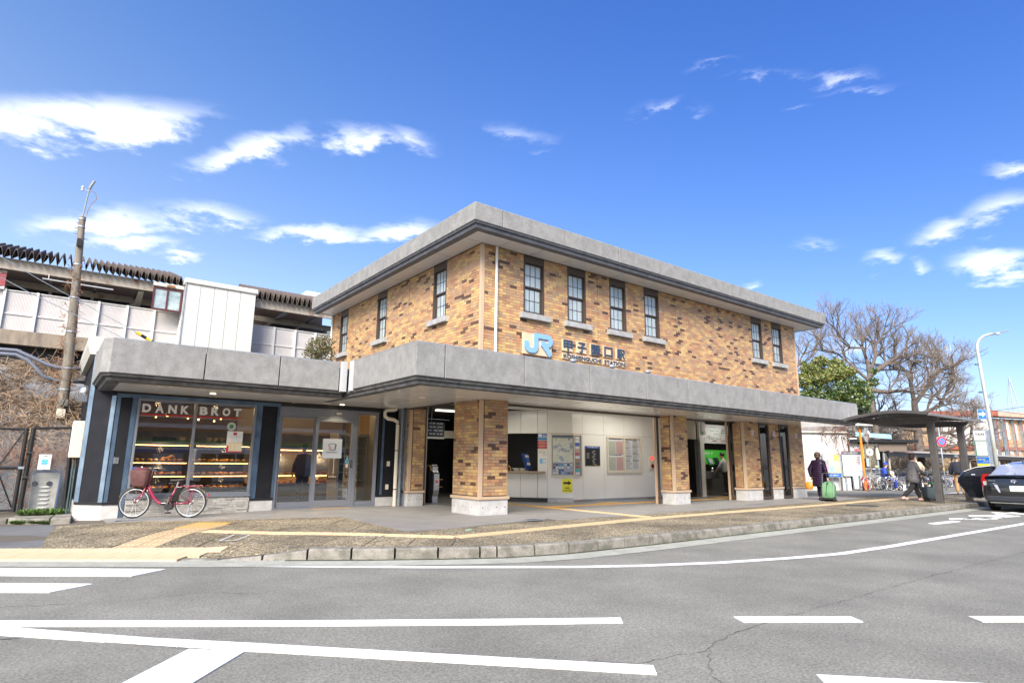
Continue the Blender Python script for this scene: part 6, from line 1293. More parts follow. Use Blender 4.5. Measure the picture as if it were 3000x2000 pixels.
board('notice_board', 'framed noticeboard with colourful leaflets over a blue strip, behind the purple coat', 'notice board', (28.98,13.38,0), wr, .90, .60, 1.68, (.42,-.42), cont1, postmat='dark2')
def cont2(mb, O, r):
    n = r.cross(Z_); flat(mb, O, r, .0, 1.64, .96, .16, (.10,.10,.11)); text_into(mb, '阪急バス・阪神バスのりば', tuple(O+r*.12+n*.004+Z_*1.69), r, Z_, .7, .06, .003, .02, (.6,.6,.6)); flat(mb, O, r, .05, 1.69, .05, .07, (.6,.1,.2), .004)
    flat(mb, O, r, .0, .66, .96, .97, (.60,.61,.62)); rng = random.Random(18)
    for i in range(4):
        for j in range(4): flat(mb, O, r, .06+i*.1, 1.1+j*.12, .07, rng.uniform(.02,.06), rng.choice([(.1,.1,.1),(.3,.3,.3),(.35,.3,.2),(.2,.3,.5)]), .004)
    for i in range(5):
        for j in range(5): flat(mb, O, r, .5+i*.08, 1.2+j*.075, .065, .06, (.35,.32,.30), .004)
    for j in range(6): flat(mb, O, r, .06, .80+j*.045, rng.uniform(.2,.7), .014, (.40,.42,.45), .004)
board('bus_guide_board', 'white bus guide board with a dark header on two grey posts', 'notice board', (30.05,12.95,0), (.86,-.5,0), .98, .65, 1.80, (.34,-.34), cont2, postmat='galv')
o = thing('orange_post', 'slim bright orange pole carrying the traffic mirror', 'pole', (30.03,12.45,0)); MB().tube([(30.03,12.45,0),(30.03,12.45,2.84)], .052, 14).build('pole', M('orange_paint', (.80,.23,.02), .4), o, smooth=True, auto=40)
t = thing('traffic_mirror', 'round traffic mirror seen almost edge on beside the orange pole', 'mirror', (30.0,12.3,2.55)); mb = MB(); mb.disc((30.02,12.18,2.54), tuple(vright*1.0-vdir*.22), .33, .04, 28); mb.build('mirror', MAT['steel'], t, smooth=True, auto=40); mb = MB(); mb.tube([(30.03,12.45,2.5),(30.03,12.22,2.52)], .025, 8); mb.build('bracket', MAT['galv'], t)
t = thing('round_white_sign', 'small round white sign with a red rim on a thin rusty pole', 'sign', (30.6,12.35,0)); MB().tube([(30.65,12.40,0),(30.62,12.42,2.6)], .022, 8).build('pole', MAT['vinered'], t); mb = MB(); mb.disc((30.6,12.36,1.76), vdir, .17, .02, 24, (.7,.68,.62)); mb.disc(Vector((30.6,12.36,1.76))-vdir*.012, vdir, .05, .01, 12, (.5,.05,.04)); mb.build('disc', MAT['vc'], t, colname='Col')
# white awning and blue lintel, parking office
t = thing('white_awning', 'small white slatted awning at the end of the white wall', 'awning', (29.9,12.4,3.0)); mb = MB()
for i in range(6): mb.obox(Vector((29.93,12.36,3.02))+vright*(-.42+.15*i+.04), vright, (0,0,1), -vdir, .13, .14, .45)
mb.build('slats', MAT['white'], t)
hut = thing('parking_office', 'small bicycle parking office with a sky blue fascia and a dark roof', 'hut', (32.5,13.0,0))
HP = Vector((31.8,13.35,0)); hr = vright
def hb(nm, mt, a, b, z0, z1, d0, d1, **k):
    c = HP+hr*((a+b)/2)+vdir*((d0+d1)/2); c.z = (z0+z1)/2; return MB().obox(c, hr, Z_, -vdir, b-a, z1-z0, abs(d1-d0)).build(nm, MAT[mt] if isinstance(mt, str) else mt, hut, **k)
skb = M('sky_blue_paint', (.22,.46,.66), .5, col2=(.30,.50,.66), vs=3)
mb = MB(); a = HP+hr*-.05; b = HP+hr*1.72; mb.extrude([(a.x,a.y,2.56),(b.x,b.y,2.44),(b.x,b.y,2.66),(a.x,a.y,2.76)], tuple(vdir*.06)); mb.build('fascia', skb, hut)
hb('wall', 'white', -.1, .28, 0, 2.5, .5, .6); hb('wall', M('office_panel', (.35,.36,.33), .6), .28, 1.2, 0, 1.0, .5, .6); hb('frame', 'galv', .28,.33,1.0,2.1,.45,.6); hb('frame', 'galv', .75,.80,1.0,2.1,.45,.6); hb('frame', 'galv', 1.16,1.22,0,2.1,.45,.6)
hb('window', 'glass', .33,.75,1.0,2.1,.50,.51); hb('window', 'glass', .80,1.16,1.0,2.1,.50,.51); hb('interior', 'dark', -.1,1.25,0,2.4,1.6,1.7); hb('roof', 'black', -.2,3.1,2.28,2.42,.1,2.4); hb('sign_panel', M('dull_brown_panel', (.15,.115,.09), .7), 1.22,2.60,1.84,2.26,.3,.36); hb('beam', 'black', 1.1,2.9,2.24,2.30,.2,.4)
hb('meter', 'cream', 1.12,1.26,1.45,2.0,.38,.48); hb('pier', 'galv', 1.45,1.52,0,1.85,.4,.5); hb('counter', 'galv', .25,1.15,.98,1.02,.2,.5); hb('head', 'cream', -.1,1.25,2.12,2.18,.42,.5)
mb = MB(); O = HP+hr*.1+vdir*.44
for x, z, w_, h_, c in ((.0,1.7,.16,.26,(.55,.1,.1)),(.0,1.35,.18,.3,(.55,.35,.15)),(.25,1.5,.18,.5,(.45,.33,.18)),(0,1.0,.25,.3,(.45,.5,.6)),(.5,1.1,.2,.4,(.3,.4,.4))): rect(mb, O, hr, Z_, x, z, w_, h_, .006, c)
mb.build('posters', MAT['vc'], hut, colname='Col')
f = MB().ell((32.2,12.75,1.08), .12,.1,.08).build('flower_pot', M('faded_flowers', (.45,.4,.3), .8, col2=(.3,.45,.2), vs=20)); tag(f, 'small faded flowers on the office counter', 'flowers')
# bicycle shed
shd = thing('bicycle_shed', 'long low bicycle shed with a dark roof on bent steel posts', 'shed', (33,12.8,0))
MB().box(33.2,75,12.5,15.2,1.86,1.90).build('roof', M('shed_roof', (.10,.095,.09), .5, col2=(.16,.15,.14), vs=2), shd); MB().box(33.2,36.2,12.45,12.49,1.80,1.90).build('roof_edge', M('mauve_edge', (.24,.17,.16), .6), shd); MB().box(36.2,75,12.45,12.49,1.82,1.90).build('roof_edge', M('light_edge', (.40,.38,.36), .6), shd)
MB().box(33.2,75,12.55,12.62,1.60,1.80).build('fascia_beam', MAT['black'], shd)
for i in range(14):
    x = 33.6+i*3.0; MB().tube([(x,12.7,0),(x,12.7,1.45),(x+.08,12.75,1.62),(x+.35,12.8,1.72),(x+1.0,12.9,1.75)], .05, 8).build('post', M('cream_post', (.36,.33,.28), .6) if i == 0 else bpy.data.materials['cream_post'], shd)
MB().box(33.2,75,15.0,15.1,.0,.75).build('back_fence', MAT['dark2'], shd)
o = tangle('hedge_twigs', 2600, lambda r: Vector((33+30*r.random()**1.3, 15.4+r.uniform(0,1.4), r.uniform(.1,2.2))), MAT['twig'], (.3,1.0), .012, 31); tag(o, 'brown leafless hedge behind the bicycle shed', 'hedge', kind='stuff')
MB().box(32,80,17.0,17.2,0,2.0).build('rear_wall', M('brown_earth_wall', (.14,.115,.09), .9, col2=(.2,.17,.13), vs=4), shd)
mb = MB(); 
for k, x in enumerate((35.5,36.5,37.7)): mb.box(x,x+.35,14.9,14.93,1.0,1.5,(.45,.47,.5))
mb.build('notices', MAT['vc'], shd, colname='Col')
# taxi shelter
sb = M('dark_brown_shelter', (.055,.05,.048), .5, col2=(.075,.07,.066), vs=4)
sh = thing('taxi_shelter', 'dark brown taxi rank shelter with a curved translucent roof on two square posts', 'shelter', (22.55,7.2,0))
for x in (22.5,25.25): MB().box(x,x+.16,7.10,7.30,-.01,2.60).build('post', sb, sh, bevel=.015)
for x in (22.5,25.25):
    mb = MB(); mb.extrude([(x+.02,y,z) for y, z in ((6.92,2.66),(7.0,2.56),(7.1,2.50),(8.75,2.52),(9.05,2.60),(9.15,2.70),(8.6,2.68),(7.6,2.72))], (.12,0,0)); mb.build('cantilever_beam', sb, sh)
    mb = MB(); mb.tube([(x+.08,6.95,2.70),(x+.08,7.16,2.46)], .02, 6); mb.build('brace', MAT['galv'], sh)
def arcp(y): t = (y-6.80)/(9.25-6.80); return 2.67+.17*math.sin(math.pi*(.10+.90*t))*(1 if t>.0 else 1)-.02*t
ysn = [6.80+(9.25-6.80)*i/12 for i in range(13)]
for x0, x1 in ((21.25,21.33),(26.22,26.30)):
    mb = MB(); mb.extrude([(x0,y,arcp(y)+.05) for y in ysn]+[(x0,y,arcp(y)-.04) for y in ysn[::-1]], (x1-x0,0,0)); mb.build('end_arch', sb, sh)
for i in range(1, 8):
    x = 21.33+i*.61; mb = MB(); mb.extrude([(x,y,arcp(y)-.0) for y in ysn]+[(x,y,arcp(y)-.05) for y in ysn[::-1]], (.05,0,0)); mb.build('rib', sb, sh)
mb = MB(); mb.box(21.25,26.3,6.74,6.83,2.66,2.74); mb.build('front_gutter', M('shelter_gutter', (.16,.15,.14), .4), sh, bevel=.01); mb = MB(); mb.box(21.2,26.35,9.2,9.30,2.58,2.68); mb.build('rear_gutter', sb, sh, bevel=.02)
rp = MB(); vs = [(x,y,arcp(y)+.012) for x in (21.33,26.22) for y in ysn]; rp.add(vs, [(i,i+1,14+i,13+i) for i in range(12)]); m_ = glass_mat('smoked_roof_sheet', (.10,.11,.12), .05); rp.build('roof_sheet', m_, sh)
# taxi sign pylon
tp = thing('taxi_pylon', 'tall steel framed taxi rank pylon with TAXI panel, map and blue advert', 'sign', (27.3,7.2,0))
tx, ty0, ty1 = 27.30, 7.0, 7.37
MB().box(tx,tx+.42,ty0-.02,ty1+.02,.0,2.47).build('body', MAT['galv'], tp, bevel=.01)
mb = MB(); Ot = Vector((tx-.001,ty1,0)); rt = Vector((0,-1,0))
def tf(x, z, w_, h_, c, off=0): rect(mb, Ot, rt, Z_, x, z, w_, h_, .004, c, off)
tf(.015,2.10,.34,.33,(.66,.67,.64)); text_into(mb, 'TAXI', tuple(Ot+rt*.045+Vector((-.006,0,2.27))), rt, Z_, .28, .085, .003, .03, (.02,.02,.03)); text_into(mb, 'タクシーのりば', tuple(Ot+rt*.06+Vector((-.006,0,2.185))), rt, Z_, .25, .03, .002, .0, (.1,.1,.1))
tf(.005,1.54,.36,.52,(.02,.25,.09)); tf(.035,1.55,.32,.50,(.66,.68,.67), .004)
rng = random.Random(6)
for i in range(16): tf(.06+rng.random()*.24, 1.6+rng.random()*.35, rng.uniform(.01,.05), .008, rng.choice([(.1,.3,.15),(.5,.1,.1),(.25,.3,.35)]), .008)
mb.ell(tuple(Ot+rt*.12+Vector((-.01,0,1.96))), .004,.035,.014,8,6,None,(.03,.3,.12)); tf(.01,1.25,.36,.23,(.015,.13,.48)); tf(.01,1.18,.36,.07,(.75,.6,.02)); text_into(mb, 'お迎えでも', tuple(Ot+rt*.04+Vector((-.006,0,1.38))), rt, Z_, .22, .04, .002, .02, (.75,.65,.05)); text_into(mb, 'どうぞ', tuple(Ot+rt*.19+Vector((-.006,0,1.31))), rt, Z_, .15, .04, .002, .02, (.75,.65,.05))
mb.build('print', MAT['vc'], tp, colname='Col')
# street lamp with signs
lp = thing('street_lamp', 'tall pale steel street lamp curving over the road at the right', 'street lamp', (28.95,7.22,0)); lamp_m = M('pale_lamp_steel', (.50,.55,.56), .4, metal=.3, col2=(.42,.40,.33), vs=2)
mb = MB(); mb.tube([(28.95,7.22,0),(28.95,7.22,2.6),(28.92,7.28,5.6),(28.95,7.27,5.9),(29.05,7.20,6.12),(29.2,7.08,6.26),(29.40,6.93,6.34),(29.55,6.83,6.36)], [.078,.074,.058,.055,.052,.05,.048,.045], 14); mb.build('pole', lamp_m, lp, smooth=True)
mb = MB(); mb.obox((29.80,6.64,6.43), (.75,-.6,.22), (0,0,1), (.6,.75,0), .62, .05, .16); mb.build('lamp_head', M('lamp_head_grey', (.30,.33,.36), .35, metal=.4), lp, bevel=.02); mb = MB(); mb.ell((29.66,6.74,6.36), .12,.09,.05); mb.build('lens', MAT['white'], lp, smooth=True)
for z in (4.0,5.1): mb = MB(); mb.obox(Vector((28.93,7.26,z))-vright*.13, vright, Z_, -vdir, .14, .06, .06); mb.build('bracket', MAT['bluestrip'], lp)
t = thing('one_way_sign', 'blue square sign with a white arrow pointing right on the lamp post', 'sign', (28.6,7.4,3.1)); mb = MB(); Os = Vector((28.42,7.45,0)); flat(mb, Os, vright, 0, 2.94, .34, .37, (.6,.6,.6), 0, .012); flat(mb, Os, vright, .01, 2.95, .32, .35, (.02,.14,.55), .012)
mb.extrude([tuple(Os+vright*x+vright.cross(Z_)*.016+Z_*z) for x, z in ((.04,3.09),(.19,3.09),(.17,3.01),(.305,3.13),(.18,3.25),(.19,3.17),(.04,3.17))], tuple(vright.cross(Z_)*.003), (.72,.72,.68)); mb.build('plate', MAT['vc'], t, colname='Col')
t = thing('supplementary_sign', 'small white plate with lettering and a red arrow below the blue arrow sign', 'sign', (28.6,7.4,2.8)); mb = MB(); flat(mb, Os, vright, .07, 2.66, .23, .26, (.68,.67,.63), 0, .01); text_into(mb, '自転車', tuple(Os+vright*.09+vright.cross(Z_)*.011+Z_*2.79), vright, Z_, .19, .07, .003, .02, (.03,.03,.03)); flat(mb, Os, vright, .10, 2.715, .16, .02, (.7,.08,.02), .011); mb.build('plate', MAT['vc'], t, colname='Col')
t = thing('no_parking_sign', 'round no parking sign, blue with a red rim and bar, on a thin grey pole', 'sign', (34.7,10.7,0)); MB().tube([(34.75,10.76,0),(34.75,10.76,3.05)], .035, 10).build('pole', MAT['galv'], t, smooth=True); mb = MB(); Pn = Vector((34.66,10.68,2.33)); mb.disc(Pn, vdir, .25, .02, 32, (.6,.6,.6)); mb.disc(Pn-vdir*.012, vdir, .24, .006, 32, (.62,.02,.03)); mb.disc(Pn-vdir*.018, vdir, .165, .006, 32, (.05,.20,.62)); mb.obox(Pn-vdir*.024, vright-Z_*.72, Z_+vright*.72, -vdir, .36, .035, .006, (.55,.02,.06)); mb.build('disc', MAT['vc'], t, colname='Col'); MB().tube([(34.75,10.76,.95),(34.75,10.76,1.05)], .045, 10).build('band', MAT['yellow'], t)
# red trimmed building
rb = thing('red_trimmed_building', 'two storey tan building with rust red posts, eaves and floor beam at the far right', 'building', (54.8,13.4,0))
Cb = Vector((54.75,13.5,0)); a_ = R_(7); rr_ = Vector((math.cos(a_), math.sin(a_), 0)); rr_ = Vector((.80,-.60,0)); lr = Vector((.60,.80,0))
tan = M('tan_panel_wall', (.42,.29,.17), .8, col2=(.36,.25,.145), vs=2); rust = M('rust_red_paint', (.24,.045,.022), .6, col2=(.30,.09,.05), vs=3); eave = M('faded_pink_eave', (.52,.36,.27), .6, col2=(.45,.27,.2), vs=3)
# right face runs along rr_ (nearly square to the view), left face along -lr backwards
rr_ = (vright*.93+vdir*.37).normalized(); ll_ = (-vright*.96+vdir*.28).normalized()
def face(nm, mt, d, a, b, z0, z1, off, t=.1, **k):
    n = d.cross(Z_) if d is rr_ else -(d.cross(Z_)); c = Cb+d*((a+b)/2)+n*(off-t/2); c.z = (z0+z1)/2; return MB().obox(c, d, Z_, n, abs(b-a), z1-z0, t).build(nm, mt, rb, **k)
MB().extrude([tuple(Cb+rr_*9), tuple(Cb+rr_*.1), tuple(Cb+vdir*.3), tuple(Cb+ll_*.1+vdir*.05), tuple(Cb+ll_*6), tuple(Cb+vdir*9+rr_*4)], (0,0,4.6)).build('core', tan, rb)
for j in range(12):
    for i in range(6): face('wall_panel', tan, rr_, .2+i*.9, .2+i*.9+.885, .35*j+.01, .35*j+.34, .03, .03)
for x in (0,.98,1.98,2.98,3.9): face('post', rust, rr_, x, x+.12, 0, 4.6, .22, .18); face('post_edge', MAT['galv'], rr_, x-.014, x-.002, 0, 4.6, .22, .18)
face('floor_beam', M('faded_maroon', (.26,.12,.09), .6), rr_, .13, 6, 2.32, 2.56, .16, .1)
for x in (.18,1.2): face('blank_panel', MAT['white'], rr_, x, x+.45, 3.1, 4.4, .07, .03)
for x, z0, z1 in ((2.22,3.05,4.25),(1.35,2.0,2.3),(2.22,2.0,2.3),(3.1,2.0,2.3),(3.2,3.05,4.25)):
    w = face('window', MAT['white'], rr_, x, x+.42, z0, z1, .06, .04); 
    for k in (0,1):
        c = Cb+rr_*(x+.04+.19*k+.085)+(rr_.cross(Z_))*.075; c.z = (z0+z1)/2; MB().obox(c, rr_, Z_, rr_.cross(Z_), .15, z1-z0-.1, .02).build('pane', MAT['frost'], w)
face('vent', MAT['white'], rr_, .42, .8, 1.9, 2.2, .06, .04); mb = MB(); P = Cb+rr_*.42+rr_.cross(Z_)*.32; mb.tube([tuple(P), tuple(P+Z_*4.6)], .07, 10); mb.build('downpipe', MAT['litcopystrip'], rb)
mb = MB(); O = Cb-rr_*.3-ll_*.3; mb.extrude([tuple(Cb+rr_.cross(Z_)*.75-ll_*-.3+Z_*4.72), tuple(Cb+rr_.cross(Z_)*.75+rr_*9+Z_*4.72), tuple(Cb+rr_*9+vdir*.2+Z_*4.72), tuple(Cb+vdir*.5+Z_*4.72)], (0,0,.34)); mb.build('eave', eave, rb)
mb = MB(); mb.extrude([tuple(Cb+rr_.cross(Z_)*.74+ll_*.31+Z_*4.75), tuple(Cb+rr_.cross(Z_)*.74+ll_*6+Z_*4.75), tuple(Cb+ll_*6+vdir*.5+Z_*4.75), tuple(Cb+vdir*.55+Z_*4.75)], (0,0,.40)); mb.build('eave', rust, rb)
nl = -(ll_.cross(Z_)) if (-(ll_.cross(Z_))).dot(vdir) < 0 else ll_.cross(Z_)
for x0, x1, z0, z1, mt in ((.3,3.4,2.7,4.6,M('grey_render', (.50,.47,.44), .8)),(.2,5.5,2.35,2.62,rust)):
    c = Cb+ll_*((x0+x1)/2)+nl*.08; c.z = (z0+z1)/2; MB().obox(c, ll_, Z_, nl, x1-x0, z1-z0, .1).build('side_panel', mt, rb)
o = MB().obox(Vector((52.5,13.6,2.15)), vright, Z_, vdir, 1.0, .5, 1.0).build('white_van_roof', MAT['white'], bevel=.1); tag(o, 'cream box shaped vehicle top behind the shed roof beside the taxi pylon', 'vehicle')
bg_ = thing('white_house', 'plain white walled house behind the bare trees', 'building', (66,19,0)); 
MB().obox(Vector((66,19,2.2)), vright, Z_, vdir, 5, 4.6, 4).build('wall', M('house_white', (.55,.53,.50), .8, col2=(.48,.46,.43), vs=2), bg_); MB().obox(Vector((66,19,4.6)), vright, Z_, vdir, 5.4, .15, 4.4).build('roof', MAT['dark2'], bg_)
bg_ = thing('beige_house', 'beige walled house low behind the bicycle shed between the bare trees', 'building', (54,20.5,0)); MB().obox(Vector((54,20.5,1.7)), vright, Z_, vdir, 6, 3.5, 4).build('wall', M('house_beige', (.30,.25,.19), .8, col2=(.24,.19,.14), vs=2), bg_); MB().obox(Vector((54,20.5,3.5)), vright, Z_, vdir, 6.4, .15, 4.4).build('roof', MAT['dark2'], bg_)
lt_ = thing('transmission_tower', 'faint pale lattice tower far beyond the red trimmed building', 'tower', (153,34,0)); mb = MB(); b = Vector((153,34,0)); 
for s1 in (-1,1):
    for s2 in (-1,1): mb.tube([tuple(b+vright*s1*1.4+vdir*s2*1.4), tuple(b+vright*s1*.5+vdir*s2*.5+Z_*14), tuple(b+Z_*19)], .08, 4)
for k in range(10): z = k*1.4; w_ = 1.4-.9*k/10; mb.tube([tuple(b+vright*w_+Z_*z), tuple(b-vright*(w_-.09)+Z_*(z+1.4))], .05, 4); mb.tube([tuple(b-vright*w_+Z_*z), tuple(b+vright*(w_-.09)+Z_*(z+1.4))], .05, 4)
mb.build('lattice', M('pale_blue_steel', (.35,.42,.52), .6), lt_)
lt_ = thing('transmission_tower', 'faint tall lattice mast showing through the crown of the right bare tree', 'tower', (144,41,0)); mb = MB(); b = Vector((144,41,0))
for s1 in (-1,1): mb.tube([tuple(b+vright*s1*2.2), tuple(b+vright*s1*.3+Z_*25.5)], .10, 4)
for k in range(16): z = k*1.6; w_ = 2.2-1.9*k/16; mb.tube([tuple(b+vright*w_+Z_*z), tuple(b-vright*w_+Z_*(z+1.6))], .05, 4); mb.tube([tuple(b-vright*w_+Z_*z), tuple(b+vright*w_+Z_*(z+1.6))], .05, 4)
mb.build('lattice', bpy.data.materials['pale_blue_steel'], lt_)

# ================================================================== BICYCLES
chrome = M('chrome', (.62,.62,.62), .2, metal=.95); rubber = M('rubber', (.018,.018,.018), .7); rimm = M('wheel_rim', (.62,.63,.63), .3, metal=.6)
def circ(c, r, n=36, ax='y'): return [(c[0]+r*math.cos(2*math.pi*i/n), c[1], c[2]+r*math.sin(2*math.pi*i/n)) for i in range(n)]
WHEEL = {}
def wheel(parent, c, R=.300, detail=True):
    w = MB().tube([(c[0],c[1]-.03,c[2]),(c[0],c[1]+.03,c[2])], .022, 10).build('wheel', chrome, parent)
    MB().tube(circ(c, R-.014, 40 if detail else 22), .016, 8 if detail else 5, closed=True).build('tyre', rubber, w, smooth=True)
    MB().tube(circ(c, R-.036, 40 if detail else 22), .010, 6, closed=True).build('rim', rimm, w, smooth=True)
    mb = MB(); n = 28 if detail else 14
    for i in range(n):
        a = 2*math.pi*i/n; s = 1 if i%2 else -1; b = a+.35*(1 if (i//2)%2 else -1)
        mb.tube([(c[0]+.02*math.cos(b),c[1]+.022*s,c[2]+.02*math.sin(b)),(c[0]+(R-.04)*math.cos(a),c[1],c[2]+(R-.04)*math.sin(a))], .002 if detail else .0024, 3, False)
    mb.build('spokes', chrome, w)
def bicycle(name, label, loc, rz, frame, group=None, detail=True, basket='wire', electric=False, rack=None, lean=0.):
    t = thing(name, label, 'bicycle', loc, rz, group, local=True); t.rotation_euler.x = lean
    R = .300; rh = (0,0,R); fh = (1.06,0,R); wheel(t, rh, R, detail); wheel(t, fh, R, detail)
    bb = (.42,0,.27); hb_ = (.855,0,.62); ht = (.815,0,.80); st_ = (.30,0,.60)
    mb = MB()
    if detail: mb.tube([(.845,0,.66),(.80,0,.56),(.72,0,.42),(.62,0,.31),(.52,0,.27),bb], [.026,.027,.027,.026,.024,.022], 12)
    else: mb.tube([(.85,0,.66),bb], .016, 8); mb.tube([(.84,0,.72),(.33,0,.50)], .013, 8)
    mb.tube([bb,(.375,0,.42),st_], .016, 10); mb.tube([hb_,ht], .021, 12)
    for s in (-1,1): mb.tube([bb,(.2,.035*s,.285),(0,.055*s,R)], .011, 8); mb.tube([(.345,0,.52),(.18,.045*s,.42),(0,.055*s,R)], .009, 8)
    mb.build('frame', frame, t, smooth=True)
    mb = MB()
    for s in (-1,1): mb.tube([hb_,(.875,.045*s,.58),(.93,.05*s,.46),(1.06,.05*s,R)], [.018,.015,.012,.010], 8)
    mb.build('fork', frame, t, smooth=True)
    mb = MB(); mb.tube([ht,(.79,0,.95),(.80,0,.97)], .013, 8)
    mb.tube([(.62,.27,.965),(.70,.26,.975),(.80,.19,.985),(.84,.08,.97),(.84,-.08,.97),(.80,-.19,.985),(.70,-.26,.975),(.62,-.27,.965)], .011, 8); mb.build('handlebar', chrome, t, smooth=True)
    for s in (-1,1): MB().tube([(.60,.272*s,.963),(.71,.262*s,.976)], .017, 8).build('grip', rubber, t, smooth=True); MB().tube([(.72,.25*s,.965),(.66,.27*s,.94),(.60,.28*s,.935)], .005, 5).build('brake_lever', chrome, t)
    MB().tube([st_,(.275,0,.72)], .013, 8).build('seat_post', chrome, t)
    mb = MB(); mb.loft([[(x,w*math.cos(a),z+.022*math.sin(a)*(1 if math.sin(a)>0 else .9)) for a in [2*math.pi*k/12 for k in range(12)]] for x, w, z in ((.14,.03,.755),(.16,.085,.76),(.22,.10,.755),(.29,.07,.745),(.36,.035,.742),(.42,.02,.745),(.435,.008,.742))]); mb.build('saddle', M('saddle_vinyl', (.05,.045,.045), .4) if detail else rubber, t, smooth=True)
    # mudguards
    for (c, a0, a1) in ((rh, -12, 150), (fh, 20, 175)):
        mb = MB(); prev = None; n = 16; vs = []
        for i in range(n+1):
            a = R_(a0+(a1-a0)*i/n)
            for y, r_ in ((-.028,R+.012),(-.014,R+.022),(.014,R+.022),(.028,R+.012)): vs.append((c[0]+(r_)*math.cos(a) if c is fh else c[0]-(r_)*math.cos(a)*-1*(-1), y, c[2]+r_*math.sin(a)))
        if c is rh: vs = [(-v[0] if False else c[0]-(v[0]-c[0]) if False else v[0], v[1], v[2]) for v in vs]
        mb.add(vs, [(i*4+j,i*4+j+1,i*4+j+5,i*4+j+4) for i in range(n) for j in range(3)]); mb.build('mudguard', chrome if detail else rimm, t, smooth=True)
    rk = rack or chrome; mb = MB()
    for s in (-1,1): mb.tube([(.27,.02*s,.56),(.22,.05*s,.625),(-.18,.05*s,.640)], .007, 6); mb.tube([(-.05,.05*s,.635),(0,.06*s,R)], .006, 6); mb.tube([(.06,.05*s,.632),(0,.06*s,R)], .006, 6)
    for x in (.15,.04,-.07,-.17): mb.tube([(x,-.05,.636),(x,.05,.636)], .006, 6)
    mb.build('rear_rack', rk, t)
    mb = MB(); mb.tube([bb,(.42,-.06,.27)], .012, 8); mb.tube([(.42,-.07,.27),(.455,-.085,.10)], .011, 8); mb.tube([(.42,.07,.27),(.385,.085,.44)], .011, 8); mb.build('crank', chrome, t)
    for (x, y, z) in ((.46,-.13,.09),(.385,.13,.44)): mb = MB(); mb.box(x-.045,x+.045,y-.04,y+.04,z-.012,z+.012); mb.build('pedal', rubber, t)
    mb = MB(); mb.tube([(0,.05,R-.02),(-.03,.14,.02),(-.02,.15,0.003)], .007, 6); mb.build('kickstand', chrome, t)
    MB().disc((.42,-.05,.27), (0,1,0), .065, .012, 20).build('chain_ring', rubber, t); MB().box(-.02,.44,-.055,-.048,.255,.335).build('chain_guard', rubber if not detail else M('smoke_guard', (.05,.05,.05), .4), t)
    MB().box(-.335,-.318,-.02,.02,.42,.47).build('reflector', M('red_reflector', (.5,.02,.02), .2), t)
    if basket == 'wire':
        mb = MB()
        for z, e_ in ((.68,0),(.76,.012),(.84,.024),(.92,.036)):
            x0, x1, y0 = .86-e_, 1.12+e_, .13+e_
            mb.tube([(x0,-y0,z),(x1,-y0,z),(x1,y0,z),(x0,y0,z)], .004, 4, closed=True)
        for i in range(7):
            f = -1+2*i/6; mb.tube([(.86,.13*f,.68),(.824,.166*f,.92)], .003, 3); mb.tube([(1.12,.13*f,.68),(1.156,.166*f,.92)], .003, 3); mb.tube([(.86+.26*i/6,-.13,.68),(.824+.332*i/6,-.166,.92)], .003, 3); mb.tube([(.86+.26*i/6,.13,.68),(.824+.332*i/6,.166,.92)], .003, 3)
        mb.build('basket', chrome if not detail else rubber, t)
    if electric:
        mb = MB(); mb.box(.20,.31,-.05,.05,.33,.62); mb.v = [(x+(z-.3)*(-.28)+.06,y,z) for x,y,z in mb.v]; mb.build('battery', MAT['blackgloss'], t, bevel=.012)
        MB().disc((.40,0,.235), (0,1,0), .085, .10, 22).build('motor', MAT['black'], t, bevel=.01); MB().box(.36,.56,-.045,.045,.25,.31).build('motor_cover', MAT['blackgloss'], t, bevel=.02)
    return t
mag = M('crimson_paint', (.27,.008,.05), .3, coat=.5)
rz = math.atan2(14.54-14.05, 1.56-2.49); zb_ = gz(2.0,14.3)+.004
red = bicycle('bicycle', 'crimson step through bicycle with a brown covered basket, parked at the bakery window', (2.50,14.07,zb_), rz, mag, electric=True, basket=None, rack=mag)
mb = MB(); mb.loft([[(.98+sx*w,sy*d,z) for sx, sy in ((-1,-.7),(-.7,-1),(.7,-1),(1,-.7),(1,.7),(.7,1),(-.7,1),(-1,.7))] for w, d, z in ((.13,.11,.62),(.15,.13,.66),(.175,.155,.82),(.19,.17,.94),(.17,.15,.95))]); mb.build('basket_cover', M('brown_cloth', (.075,.028,.025), .75, col2=(.12,.05,.045), vs=8, bump=.6, bs=9, bd=.03), red, smooth=True, bevel=.01)
mb = MB(); mb.loft([[(.98+sx*w,sy*d,z) for sx, sy in ((-1,-.7),(-.7,-1),(.7,-1),(1,-.7),(1,.7),(.7,1),(-.7,1),(-1,.7))] for w, d, z in ((.155,.14,.941),(.13,.12,.99),(.07,.06,1.0))]); mb.build('cover_flap', M('maroon_cloth', (.09,.02,.03), .8, bump=.5, bs=10, bd=.03), red, smooth=True)
MB().ell((1.10,.05,.965), .06,.07,.055).build('blue_bundle', M('navy_cloth', (.015,.03,.12), .8), red, smooth=True); mb = MB(); mb.ell((1.04,-.1,.99), .022,.012,.03,6,4); mb.build('flower_charm', MAT['white'], red)
mb = MB(); mb.extrude([(.10,.058,.62),(.20,.058,.52),(.18,.058,.40),(.08,.058,.33),(.03,.058,.35),(.02,.058,.50)], (0,.004,0)); mb.build('skirt_guard', glass_mat('clear_guard', (.75,.73,.70), .10), red)
